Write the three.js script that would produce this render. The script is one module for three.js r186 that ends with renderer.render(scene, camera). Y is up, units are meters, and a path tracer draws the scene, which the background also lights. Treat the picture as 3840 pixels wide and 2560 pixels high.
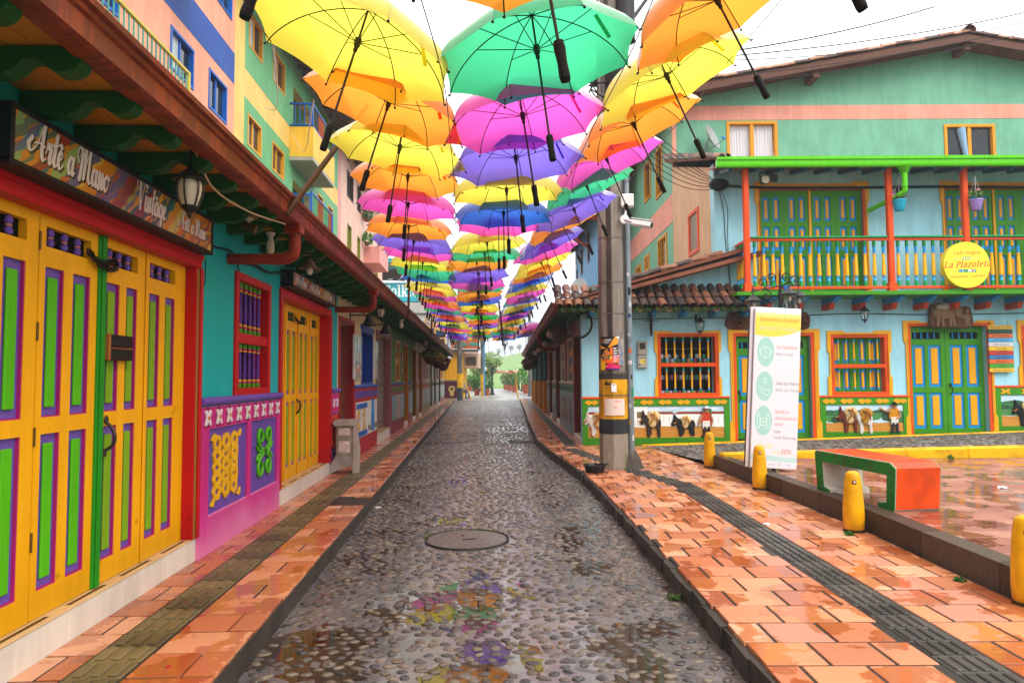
import * as THREE from 'three';
import { mergeGeometries, mergeVertices, toCreasedNormals } from 'three/addons/utils/BufferGeometryUtils.js';
import { MarchingCubes } from 'three/addons/objects/MarchingCubes.js';

// ---------- camera, sky, sun, exposure ----------
const scene = new THREE.Scene();
const YAW = 3.15 * Math.PI / 180, PIT = 3.02 * Math.PI / 180, EYE = 1.6;
const camera = new THREE.PerspectiveCamera(53.13, 1024 / 682, 0.05, 900);
camera.rotation.order = 'YXZ';
camera.position.set(0, EYE, 0);
camera.rotation.set(PIT, -YAW, -0.006);
scene.add(camera);
const renderer = new THREE.WebGLRenderer({ antialias: true });
renderer.toneMapping = THREE.LinearToneMapping;
renderer.toneMappingExposure = 2.4;
renderer.shadowMap.enabled = true;
{ // overcast sky: three times brighter overhead than at the horizon, faint cloud texture
  const W = 256, H = 128, d = new Float32Array(W * H * 4);
  for (let j = 0; j < H; j++) for (let i = 0; i < W; i++) {
    const el = ((j + .5) / H - .5) * Math.PI, az = (i / W) * Math.PI * 2;
    const s = Math.max(0, Math.sin(el));
    let L = .4 + 1.02 * Math.pow(s, .8);
    L *= 1 + .045 * Math.sin(az * 3 + el * 9) * Math.sin(el * 14 + az * 2) + .03 * Math.sin(az * 7 - el * 17);
    const b = Math.exp(-s * 4.5), k = (j * W + i) * 4;
    if (el < 0) L = .25;
    d[k] = L * (1 - .1 * b); d[k + 1] = L * (1 - .03 * b); d[k + 2] = L * (1 + .03 * b); d[k + 3] = 1;
  }
  const t = new THREE.DataTexture(d, W, H, THREE.RGBAFormat, THREE.FloatType);
  t.mapping = THREE.EquirectangularReflectionMapping; t.magFilter = t.minFilter = THREE.LinearFilter; t.wrapS = THREE.RepeatWrapping; t.needsUpdate = true;
  scene.background = t; scene.environment = t;
}
const sun = new THREE.DirectionalLight(0xfff3e2, .85);
sun.position.set(15, 26, 15); sun.target.position.set(0, 0, -8);
sun.castShadow = true; sun.shadow.radius = 60; sun.shadow.mapSize.set(2048, 2048);
Object.assign(sun.shadow.camera, { left: -40, right: 40, top: 40, bottom: -40, near: 1, far: 120 });
scene.add(sun, sun.target);
scene.fog = new THREE.FogExp2(0xdfe8ee, 0.0016);

// ---------- helpers ----------
const PI = Math.PI, TAU = PI * 2, V3 = (x, y, z) => new THREE.Vector3(x, y, z);
function rng(a) { return () => { a |= 0; a = a + 0x6D2B79F5 | 0; let t = Math.imul(a ^ a >>> 15, 1 | a); t = t + Math.imul(t ^ t >>> 7, 61 | t) ^ t; return ((t ^ t >>> 14) >>> 0) / 4294967296; }; }
const clamp = (x, a = 0, b = 1) => Math.min(b, Math.max(a, x)), lerp = (a, b, t) => a + (b - a) * t, sst = (a, b, x) => { const t = clamp((x - a) / (b - a)); return t * t * (3 - 2 * t); };
function fbm(n, base, oct, seed, gain = .5, ax = 1) { // tileable value noise, n x n
  const out = new Float32Array(n * n); let amp = 1, tot = 0;
  for (let o = 0; o < oct; o++) {
    const fx = Math.max(1, Math.round(base * ax)) << o, fy = base << o, r = rng(seed + o * 77), g = new Float32Array(fx * fy); for (let i = 0; i < g.length; i++) g[i] = r();
    for (let y = 0; y < n; y++) { const v = y / n * fy, y0 = v | 0, ty = v - y0, sy = ty * ty * (3 - 2 * ty), ya = (y0 % fy) * fx, yb = ((y0 + 1) % fy) * fx;
      for (let x = 0; x < n; x++) { const u = x / n * fx, x0 = u | 0, tx = u - x0, sx = tx * tx * (3 - 2 * tx), xa = x0 % fx, xb = (x0 + 1) % fx;
        out[y * n + x] += amp * lerp(lerp(g[ya + xa], g[ya + xb], sx), lerp(g[yb + xa], g[yb + xb], sx), sy); } }
    tot += amp; amp *= gain;
  }
  let lo = 1e9, hi = -1e9; for (const v of out) { if (v < lo) lo = v; if (v > hi) hi = v; }
  for (let i = 0; i < out.length; i++) out[i] = (out[i] - lo) / (hi - lo);
  return out;
}
function dataTex(n, fn, size, srgb) { // fn(i) -> grey or [r,g,b] in 0..1; size in metres
  const d = new Uint8Array(n * n * 4);
  for (let i = 0; i < n * n; i++) { const v = fn(i, i % n, i / n | 0), a = Array.isArray(v) ? v : [v, v, v]; for (let c = 0; c < 3; c++) d[i * 4 + c] = clamp(a[c]) * 255; d[i * 4 + 3] = 255; }
  const t = new THREE.DataTexture(d, n, n, THREE.RGBAFormat); t.wrapS = t.wrapT = THREE.RepeatWrapping; t.magFilter = THREE.LinearFilter; t.minFilter = THREE.LinearMipmapLinearFilter; t.generateMipmaps = true;
  if (srgb) t.colorSpace = THREE.SRGBColorSpace; t.repeat.set(1 / size, 1 / size); t.needsUpdate = true; return t;
}
const n1 = fbm(512, 4, 6, 11), n2 = fbm(512, 16, 5, 23, .6), n3 = fbm(512, 6, 5, 37, .55), nS = fbm(512, 3, 6, 51, .6, 8);
const T = {
  stucco: dataTex(512, i => .76 + .16 * n1[i] + .12 * (n2[i] - .5) + .1 * sst(.35, .7, nS[i]) + .05 * n3[i], 2.9),
  grain: dataTex(512, i => n2[i] * .6 + n1[i] * .4, .6),
  wood: dataTex(512, i => .8 + .16 * nS[i] + .1 * (n2[i] - .5) + .06 * n1[i], .9),
  dirty: dataTex(512, i => .66 + .34 * sst(.2, .65, n3[i]) * (.8 + .2 * n2[i]), 1.7),
  wet: dataTex(512, i => { const p = sst(.47, .53, n3[i] + .1 * (n2[i] - .5)); return [0, lerp(.02, .34 + .14 * n2[i], p), 0]; }, 1.35),
  tile: dataTex(512, i => { const p = sst(.44, .56, n3[i] + .1 * (n2[i] - .5)); const v = lerp(.74, 1, p) * (.86 + .18 * n1[i]) ; return [v, v * lerp(.8, 1, p), v * lerp(.62, 1, p)]; }, 1.35),
  mortR: dataTex(512, i => [0, .1 + .26 * n2[i], 0], .9),
  stone: dataTex(512, i => .62 + .5 * n2[i] * (.6 + .4 * n1[i]), .25),
  conc: dataTex(512, (i, x, y) => { const s = sst(.42, .62, nS[i]); return (.62 + .38 * n1[i]) * lerp(.62, 1, s) * (.85 + .3 * n2[i]); }, 1.5),
  wallS: dataTex(512, (i, x, y) => { const h = y / 512 * 4, d = sst(.55, .1, h + .35 * (n3[i] - .5)), u = sst(2.2, 3.0, h) * nS[i]; return (.78 + .14 * n1[i] + .1 * (n2[i] - .5) + .08 * nS[i]) * (1 - .32 * d) * (1 - .22 * u); }, 4),
  woodS: dataTex(512, (i, x, y) => { const h = y / 512 * 4, d = sst(.75, .33, h + .3 * (n3[i] - .5)), c = n2[i] > .83 && n3[i] > .55 ? .72 : 1; return (.82 + .14 * nS[(i * 3) % 262144] + .08 * (n2[i] - .5) + .05 * n1[i]) * (1 - .22 * d) * c; }, 4),
  pinkS: dataTex(512, (i, x, y) => { const h = y / 512 * 4, d = sst(.62, .14, h + .28 * (n3[i] - .5)) * .8, k = .9 + .12 * n1[i]; return [lerp(.8, .87, d) * k, lerp(.165, .55, d) * k, lerp(.525, .7, d) * k]; }, 4, true),
  cloth: dataTex(256, (i, x, y) => .94 + .06 * n1[(y * 2) * 512 + x * 2], .8),
};
const matC = new Map();
function M(hex, o = {}) { // painted or plain surface
  const key = hex + JSON.stringify(o, (k, v) => v && v.isTexture ? v.uuid : v);
  if (matC.has(key)) return matC.get(key);
    const m = new THREE.MeshPhysicalMaterial({ color: hex === null ? 0xffffff : hex, roughness: o.r ?? .55, metalness: o.m ?? 0 });
  m.specularIntensity = o.sp ?? (o.rt || o.m ? 1 : .45);
  if (hex === null) m.vertexColors = true;
  if (o.map !== null) m.map = o.map || T.stucco;
  if (o.bump !== 0) { m.bumpMap = o.bt || T.grain; m.bumpScale = o.bump ?? .0025; }
  if (o.rt) { m.roughnessMap = o.rt; m.roughness = o.rr ?? 1; }
  if (o.trans) { m.transmission = o.trans; m.thickness = 0; m.ior = o.ior || 1.45; }
  if (o.coat) { m.clearcoat = o.coat; m.clearcoatRoughness = o.cr ?? .08; }
  if (o.em) { m.emissive = new THREE.Color(o.em); m.emissiveIntensity = o.ei ?? 1; }
  m.side = THREE.DoubleSide; matC.set(key, m); return m;
}
const Wd = (hex, o = {}) => M(hex, { map: T.wood, r: .42, bump: .0012, bt: T.wood, ...o }); // painted wood
const Mt = (hex, o = {}) => M(hex, { map: null, bump: 0, r: .4, m: .3, ...o });
// geometry: everything without own uv gets uv in metres from its dominant direction
function prep(g) {
  if (g._ok) return g;
  let h = g.index ? g.toNonIndexed() : g; if (!h.attributes.normal) h.computeVertexNormals();
  for (const k of Object.keys(h.attributes)) if (!['position', 'normal', 'uv', 'color'].includes(k)) h.deleteAttribute(k);
  if (!g._uv) {
    const p = h.attributes.position, n = h.attributes.normal, uv = new Float32Array(p.count * 2);
    for (let i = 0; i < p.count; i += 3) {
      let ax = 0, ay = 0, az = 0; for (let k = i; k < i + 3; k++) { ax += Math.abs(n.getX(k)); ay += Math.abs(n.getY(k)); az += Math.abs(n.getZ(k)); }
      for (let k = i; k < i + 3; k++) { const x = p.getX(k), y = p.getY(k), z = p.getZ(k); if (ay >= ax && ay >= az) { uv[k * 2] = x; uv[k * 2 + 1] = z; } else if (ax > az) { uv[k * 2] = z; uv[k * 2 + 1] = y; } else { uv[k * 2] = x; uv[k * 2 + 1] = y; } }
    }
    h.setAttribute('uv', new THREE.BufferAttribute(uv, 2));
  }
  h.morphAttributes = {}; h._ok = true; return h;
}
function merge(gs) {
  gs = (Array.isArray(gs) ? gs.flat(9) : [gs]).map(prep);
  if (gs.length === 1) return gs[0];
  const col = gs.some(g => g.attributes.color);
  if (col) for (const g of gs) if (!g.attributes.color) g.setAttribute('color', new THREE.BufferAttribute(new Float32Array(g.attributes.position.count * 3).fill(1), 3));
  const r = mergeGeometries(gs); r._ok = true; return r;
}
function box(x0, x1, y0, y1, z0, z1, c = 0) { // box, chamfered by c
  const h = [(x1 - x0) / 2, (y1 - y0) / 2, (z1 - z0) / 2], o = [(x0 + x1) / 2, (y0 + y1) / 2, (z0 + z1) / 2];
  c = Math.min(c, ...h.map(v => v * .8)); const P = [], N = [];
  const f = (a, s) => { const v = [0, 1, 2].map(i => s[i] * (i === a ? h[i] : h[i] - c)); return v; };
  const tri = (a, b, d) => { const u = [0, 1, 2].map(i => b[i] - a[i]), w = [0, 1, 2].map(i => d[i] - a[i]); let n = [u[1] * w[2] - u[2] * w[1], u[2] * w[0] - u[0] * w[2], u[0] * w[1] - u[1] * w[0]]; const l = Math.hypot(...n); if (l < 1e-14) return; n = n.map(v => v / l);
    if (n[0] * (a[0] + b[0] + d[0]) + n[1] * (a[1] + b[1] + d[1]) + n[2] * (a[2] + b[2] + d[2]) < 0) { [b, d] = [d, b]; n = n.map(v => -v); } for (const q of [a, b, d]) { P.push(q[0] + o[0], q[1] + o[1], q[2] + o[2]); N.push(...n); } };
  const quad = (a, b, d, e) => { tri(a, b, d); tri(a, d, e); };
  for (let a = 0; a < 3; a++) { const b = (a + 1) % 3, d = (a + 2) % 3; for (const s of [-1, 1]) { const q = (x, y) => { const t = []; t[a] = s; t[b] = x; t[d] = y; return f(a, t); }; quad(q(-1, -1), q(1, -1), q(1, 1), q(-1, 1)); }
    if (c > 0) for (const s of [-1, 1]) for (const r of [-1, 1]) { const q = (w, z) => { const t = []; t[a] = s; t[b] = r; t[d] = z; return f(w, t); }; quad(q(a, -1), q(a, 1), q(b, 1), q(b, -1)); } }
  if (c > 0) for (const x of [-1, 1]) for (const y of [-1, 1]) for (const z of [-1, 1]) tri(f(0, [x, y, z]), f(1, [x, y, z]), f(2, [x, y, z]));
  const g = new THREE.BufferGeometry(); g.setAttribute('position', new THREE.Float32BufferAttribute(P, 3)); g.setAttribute('normal', new THREE.Float32BufferAttribute(N, 3)); return g;
}
const cbox = (w, h, d, c = 0) => box(-w / 2, w / 2, 0, h, -d / 2, d / 2, c);
function tube(pts, r, seg = 0, rad = 6, closed = false) { const c = pts.length === 2 ? new THREE.LineCurve3(V3(...pts[0]), V3(...pts[1])) : new THREE.CatmullRomCurve3(pts.map(p => V3(...p)), closed); return new THREE.TubeGeometry(c, seg || (pts.length === 2 ? 1 : pts.length * 4), r, rad, closed); }
function rod(a, b, r0, r1 = r0, rad = 8) { const A = V3(...a), B = V3(...b), L = A.distanceTo(B), g = new THREE.CylinderGeometry(r1, r0, L, rad); g.translate(0, L / 2, 0); g.applyQuaternion(new THREE.Quaternion().setFromUnitVectors(V3(0, 1, 0), B.clone().sub(A).normalize())); g.translate(...a); return g; }
function lathe(pr, seg = 14) { return new THREE.LatheGeometry(pr.map(p => new THREE.Vector2(Math.max(p[0], 1e-4), p[1])), seg); }
function latheC(pr, seg = 12) { // bands of colour: [r, y, hex]
  const gs = []; for (let i = 0; i < pr.length - 1; i++) { const g = lathe([pr[i], pr[i + 1]], seg), c = new THREE.Color(pr[i][2]), n = g.attributes.position.count, a = new Float32Array(n * 3); for (let k = 0; k < n; k++) c.toArray(a, k * 3); g.setAttribute('color', new THREE.BufferAttribute(a, 3)); gs.push(g.toNonIndexed()); }
  return merge(gs);
}
function shp(pts) { const s = new THREE.Shape(); pts.forEach((p, i) => i ? s.lineTo(p[0], p[1]) : s.moveTo(p[0], p[1])); s.closePath(); return s; }
function blob(pts, closed = true) { return new THREE.Shape(new THREE.CatmullRomCurve3(pts.map(p => V3(p[0], p[1], 0)), closed, 'catmullrom', .5).getPoints(pts.length * 4).map(p => new THREE.Vector2(p.x, p.y))); }
function ext(s, d, bev = 0, seg = 8) { return new THREE.ExtrudeGeometry(s, { depth: d, bevelEnabled: bev > 0, bevelSize: bev, bevelThickness: bev, bevelSegments: 2, curveSegments: seg }); }
const mv = (g, x = 0, y = 0, z = 0) => (g.translate(x, y, z), g), ry = (g, a) => (g.rotateY(a), g), rx = (g, a) => (g.rotateX(a), g), rz = (g, a) => (g.rotateZ(a), g);
function sideExt(s, w, x) { return mv(ry(ext(s, w), -PI / 2), x + w, 0, 0); } // shape drawn as (outward, up), thickness w along x from x
function ball(r, sx = 1, sy = 1, sz = 1, d = 2) { const g = new THREE.IcosahedronGeometry(r, d); g.scale(sx, sy, sz); g.computeVertexNormals(); return g; }
// wall with rectangular openings [x0,x1,y0,y1]
function wall(x0, x1, y0, y1, ops, z0, z1, c = 0) {
  const xs = [...new Set([x0, x1, ...ops.flatMap(o => [o[0], o[1]])].map(v => clamp(v, x0, x1)))].sort((a, b) => a - b), gs = []; let run = null;
  const flush = () => { if (run) for (const [a, b] of run.s) gs.push(box(run.a, run.b, a, b, z0, z1, c)); run = null; };
  for (let i = 0; i < xs.length - 1; i++) { const m = (xs[i] + xs[i + 1]) / 2; let y = y0; const s = []; for (const o of ops.filter(o => o[0] < m && o[1] > m && o[2] < y1 && o[3] > y0).sort((a, b) => a[2] - b[2])) { if (o[2] > y + 1e-4) s.push([y, o[2]]); y = Math.max(y, o[3]); } if (y < y1 - 1e-4) s.push([y, y1]);
    if (run && JSON.stringify(run.s) === JSON.stringify(s)) run.b = xs[i + 1]; else { flush(); run = { a: xs[i], b: xs[i + 1], s }; } }
  flush(); return gs;
}
const frameG = (x0, x1, y0, y1, w, z0, z1, c = .004, bottom = true) => [box(x0, x1, y1 - w, y1, z0, z1, c), box(x0, x0 + w, y0 + (bottom ? w : 0), y1 - w, z0, z1, c), box(x1 - w, x1, y0 + (bottom ? w : 0), y1 - w, z0, z1, c), ...(bottom ? [box(x0, x1, y0, y0 + w, z0, z1, c)] : [])];
// things and parts
const used = {};
function numbered(n) { const k = used[n] = (used[n] || 0) + 1; return k === 1 ? n : n + '_' + String(k - 1).padStart(3, '0'); }
function tag(o, label, category, group) { o.userData = { label, category }; if (group) o.userData.group = group; return o; }
function thing(name, label, category, pos = [0, 0, 0], rot = 0, group) { const o = new THREE.Group(); o.name = numbered(name); o.position.set(...pos); o.rotation.y = rot; tag(o, label, category, group); o._d = [0, 0, 0]; scene.add(o); return o; }
function part(parent, name, gs, mat, label) { const g = merge(gs), d = parent._d || [0, 0, 0]; if (d[0] || d[1] || d[2]) g.translate(-d[0], -d[1], -d[2]); const m = new THREE.Mesh(g, mat); m.name = name; m.castShadow = m.receiveShadow = true; m._d = d; if (label) m.userData.label = label; parent.add(m); return m; }
function piece(parent, name, g, mat, p = [0, 0, 0], r) { const d = parent._d || [0, 0, 0], m = new THREE.Mesh(prep(g), mat); m.name = name; m.castShadow = m.receiveShadow = true; m.position.set(p[0] - d[0], p[1] - d[1], p[2] - d[2]); if (r) m.rotation.set(...r); m._d = [0, 0, 0]; parent.add(m); return m; }
function single(name, label, category, gs, mat, pos, rot, group) { const o = thing(name, label, category, pos, rot, group); scene.remove(o); const m = new THREE.Mesh(merge(gs), mat); m.name = o.name; m.position.set(...(pos || [0, 0, 0])); m.rotation.y = rot || 0; m.castShadow = m.receiveShadow = true; tag(m, label, category, group); m._d = [0, 0, 0]; scene.add(m); return m; }
function struct(name, gs, mat) { const m = part(scene, name, gs, mat); m.userData.kind = 'structure'; return m; }
function copyOf(o, pos, rot, label) { const c = o.clone(); c.name = numbered(o.name.replace(/_\d+$/, '')); c.userData = { ...o.userData }; if (label) c.userData.label = label; if (pos) c.position.set(...pos); if (rot !== undefined) c.rotation.y = rot; c._d = o._d; scene.add(c); return c; }
function canvas(w, h, fn) { const c = document.createElement('canvas'); c.width = w; c.height = h; const x = c.getContext('2d'); fn(x, w, h); const t = new THREE.CanvasTexture(c); t.colorSpace = THREE.SRGBColorSpace; t.anisotropy = 8; return t; }
const printM = (t, r = .5) => { const m = new THREE.MeshStandardMaterial({ map: t, roughness: r }); m.side = THREE.DoubleSide; return m; };
function plane(w, h, x = 0, y = 0, z = 0) { const g = new THREE.PlaneGeometry(w, h); g.translate(x, y, z); g._uv = true; return g; }
// local frames: the row on the left, the plaza side (square to the view) and the terrace on the right
const TL = .0075, LR = PI / 2 - TL;
const Lp = (s, y = 0, o = 0) => [-2.30 + s * Math.sin(TL) + o * Math.cos(TL), y, -s * Math.cos(TL) + o * Math.sin(TL)];
const Bp = (u, y, v) => [u * Math.cos(YAW) + v * Math.sin(YAW), y, u * Math.sin(YAW) - v * Math.cos(YAW)];
const BR = -YAW;
function inL(name, label, cat, s, y = 0, o = 0, group) { const g = thing(name, label, cat, Lp(s, y, o), LR, group); g._d = [s, y, o]; return g; }  // parts given in (s, y, outward)
function inB(name, label, cat, u, y, v, group) { const g = thing(name, label, cat, Bp(u, y, v), BR, group); g._d = [u, y, -v]; return g; } // parts given in (u, y, -distance)
// ---------- ground, street, pavements ----------
const poly = (pts, y0, y1) => mv(rx(ext(shp(pts.map(p => [p[0], -p[1]])), y1 - y0), -PI / 2), 0, y0, 0); // pts in world (x, z)
const alongZ = (pts, z) => { let a = pts[0]; for (const b of pts) { if (z >= b[1]) { const t = a === b ? 0 : (z - a[1]) / (b[1] - a[1]); return lerp(a[0], b[0], t); } a = b; } return a[0]; };
const RKP = [[1.42, 4], [1.43, -3.2], [1.53, -5.4], [1.64, -9], [1.65, -10.6], [1.5, -14], [1.46, -16], [1.85, -24], [2.15, -29], [3.1, -47]];
const PKP = [[3.40, 4], [3.42, -3.5], [3.47, -4.2], [3.52, -4.9], [3.66, -6.3], [3.71, -8.6], [3.79, -10.8]];
const RK = z => alongZ(RKP, z), PK = z => alongZ(PKP, z), LK = z => z > -9 ? -1.27 : lerp(-1.27, -1.37, (-z - 9) / 39);
const smp = (a, x, y) => { const n = 512, u = ((x % 1) + 1) % 1 * n, v = ((y % 1) + 1) % 1 * n, i = u | 0, j = v | 0, s = u - i, t = v - j, i2 = (i + 1) % n, j2 = (j + 1) % n; return lerp(lerp(a[j * n + i], a[j * n + i2], s), lerp(a[j2 * n + i], a[j2 * n + i2], s), t); };
const mortarM = M('#6b6667', { map: T.dirty, rt: T.mortR, bt: T.grain, bump: .005, coat: .7, cr: .16 });
const mortarY = (x, z) => .017 * (smp(n3, x / 2.9, z / 2.9) - .5) + .008 * (smp(n2, x / .8, z / .8) - .5) - .004 * sst(-.2, -1.1, x) * sst(-5.5, -3.5, z) - .0045 * Math.exp(-((x - .25) ** 2) / .3) * sst(-7.5, -5, z);
struct('ground', poly([[-320, 60], [320, 60], [320, -420], [-320, -420]], -.5, -.14), M('#4f6b35', { map: T.dirty, r: .9 }));
const road = new THREE.Group(); road.name = 'road'; road.userData.kind = 'structure'; road._d = [0, 0, 0]; scene.add(road);
{
  const grid = (z0, z1, st, fy) => { const P = [], I = [], nz = Math.round((z0 - z1) / st), nx = Math.round(3.2 / st); for (let j = 0; j <= nz; j++) for (let i = 0; i <= nx; i++) { const z = z0 - j * st, a = LK(z) - .06, b = RK(z) + .06, x = lerp(a, b, i / nx); P.push(x, fy(x, z), z); }
    for (let j = 0; j < nz; j++) for (let i = 0; i < nx; i++) { const a = j * (nx + 1) + i, b = a + nx + 1; I.push(a, a + 1, b, a + 1, b + 1, b); } const g = new THREE.BufferGeometry(); g.setAttribute('position', new THREE.Float32BufferAttribute(P, 3)); g.setIndex(I); g.computeVertexNormals(); return g; };
  part(road, 'mortar_bed', [grid(4, -2.6, .2, () => -.004), grid(-2.6, -17, .04, (x, z) => mortarY(x, z) * sst(-17, -16, z) * sst(-2.6, -3, z))], mortarM); part(road, 'mortar_bed', grid(-17, -49, .2, (x, z) => .006 * (smp(n3, x / 3, z / 3) - .5)), M('#68656a', { map: T.dirty, r: .16, bt: T.grain, bump: .004, coat: 1, cr: .08 }));
  const water = new THREE.MeshPhysicalMaterial({ color: '#d2c6b6', roughness: .015, transmission: 1, thickness: 0, ior: 1.5 }); water.side = THREE.DoubleSide;
  part(road, 'puddle_water', poly([[-1.3, -2.7], [1.5, -2.7], [1.66, -9], [1.5, -16], [1.2, -17], [-1.3, -17]], -.008, -.0034), water);
  // cobbles: pebbles set in mortar; the nearest 300 one by one, the rest as one mass
  const R = rng(5), shapes = [0, 1, 2, 3].map(k => { const g = new THREE.IcosahedronGeometry(1, 2), p = g.attributes.position, r = rng(90 + k), a = [r() * 9, r() * 9, r() * 9]; for (let i = 0; i < p.count; i++) { const x = p.getX(i), y = p.getY(i), z = p.getZ(i), q = 1 + .13 * Math.sin(2.3 * x + a[0] + 1.7 * z) + .09 * Math.sin(3.1 * z + a[1]) + .05 * Math.sin(5 * x + a[2]); p.setXYZ(i, x * q, y, z * q); } const m = mergeVertices((g.deleteAttribute('uv'), g.deleteAttribute('normal'), g), 1e-4); m.computeVertexNormals(); return prep(m); });
  const cols = ['#574b42', '#443e3a', '#655543', '#383637', '#6f6253', '#4d4540', '#5f5049', '#7a6d5d', '#454241'], smat = cols.map((c, i) => M(c, { map: T.stone, r: i % 3 ? .3 : .4, coat: .7, cr: .12, bt: T.grain, bump: .002 }));
  const list = []; for (let z = -2.75, row = 0; z > -48; row++) { const st = z > -20 ? .081 : .12; z -= st * .9; for (let x = LK(z) + .05 + (row % 2) * st * .6; x < RK(z) - .03; x += st * (1.1 + .25 * R())) { if (R() < .09) continue; const px = x + (R() - .5) * .035, pz = z + (R() - .5) * .04; if (Math.hypot(px + .08, pz + 6.85) < .47) continue; const s = st / .088; list.push([px, pz, (.026 + .022 * R() * R() + .006) * s, (.018 + .014 * R()) * s, (R() - .5) * 1.3, (R() * cols.length) | 0, (R() * 4) | 0, R()]); } }
  const my = (x, z) => z < -17 ? 0 : mortarY(x, z);
  list.slice(0, 300).forEach(([x, z, a, b, t, c, k, h]) => { const m = piece(road, 'cobblestone', shapes[k], smat[c], [x, my(x, z) + .001, z], [0, t, 0]); m.scale.set(a, .0065 + .006 * h, b); });
  const rest = list.slice(300); for (let k = 0; k < 4; k++) { const l = rest.filter(q => q[6] === k), im = new THREE.InstancedMesh(shapes[k], M('#ffffff', { map: T.stone, r: .34, coat: .7, cr: .12, bt: T.grain, bump: .002 }), l.length), o = new THREE.Object3D(), c = new THREE.Color(); l.forEach((q, i) => { o.position.set(q[0], my(q[0], q[1]) + .001, q[1]); o.rotation.set(0, q[4], 0); o.scale.set(q[2], .0065 + .006 * q[7], q[3]); o.updateMatrix(); im.setMatrixAt(i, o.matrix); im.setColorAt(i, c.set(cols[q[5]])); }); im.name = 'cobblestones'; im.userData.kind = 'stuff'; im.receiveShadow = im.castShadow = true; road.add(im); }
}
const kerbM = M('#3c3630', { map: T.dirty, r: .45, bt: T.grain, bump: .006 }), groutM = M('#34302d', { map: T.dirty, r: .35 });
const tileMs = ['#c6805a', '#cf8d67', '#b56d48', '#c27f66', '#d79c78', '#b96c44', '#cb8459'].map(c => M(c, { map: T.tile, rt: T.wet, bump: .0008 }));
const sidewalk = (name, rot) => { const g = new THREE.Group(); g.name = name; g.rotation.y = rot; g.userData.kind = 'structure'; g._d = [0, 0, 0]; scene.add(g); return g; };
const world2 = (g, a) => ry(g, -a); // world coordinates into a group turned by a
// left pavement
{
  const g = sidewalk('left_pavement', 0), R = rng(31);
  part(g, 'kerb', poly([[-1.45, 4], [-1.265, 4], [-1.265, -9], [-1.365, -48], [-1.55, -48]], -.1, .132), kerbM);
  part(g, 'paving_bed', poly([[-2.4, 4], [-1.45, 4], [-1.55, -48], [-2.1, -48]], -.1, .1455), groutM);
  const far = [], farP = []; let n = 0, np = 0;
  const tile = (x0, x1, z, d, y = .151) => { const geo = box(x0 + .009, x1 - .009, .12, y + (R() - .5) * .003, z - d + .009, z - .009, .003), m = tileMs[(R() * 7) | 0]; if (n++ < 300) part(g, 'paving_tile', geo, m); else far.push([geo, m]); };
  for (let i = 0, z = -2.9; z > -47.5; i++, z -= .3) {
    const w = Lp(-z)[0] + .005, sx = w + .27, e = LK(z) - .002, xs = sx + .28, gone = (z > -8.55 && z < -7.85) && xs < e;
    if (i % 2) tile(w, sx - .005, z, .3); else { tile(w, w + .13, z, .3); tile(w + .13, sx - .005, z, .3); }
    if (gone) continue; const j = .01 * R();
    if (i % 2) tile(xs + .005, e + j, z, .3); else { const m = lerp(xs, e, .35 + .3 * R()); tile(xs + .005, m, z, .3); tile(m, e + j, z, .3); }
  }
  for (const m of tileMs) { const l = far.filter(f => f[1] === m).map(f => f[0]); if (l.length) part(g, 'paving_tiles', l, m).userData.kind = 'stuff'; }
  const tM = ['#6e6140', '#7a6b48', '#5f5438'].map(c => M(c, { map: T.dirty, r: .34, bt: T.grain, bump: .004 }));
  for (let z = -2.9, k = 0; z > -46; z -= .2, k++) { const x = Lp(-z)[0] + .275, gs = [box(x, x + .27, 0.12, .152, z - .19, z - .002, .005)]; for (let b = 0; b < 3; b++) gs.push(box(x + .03 + b * .085, x + .075 + b * .085, 0.15, .163, z - .178, z - .018, .006)); if (k < 130) part(g, 'tactile_paver', gs, tM[k % 3]); else farP.push(gs); }
  part(g, 'tactile_pavers', farP, tM[0]).userData.kind = 'stuff';
}
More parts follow.
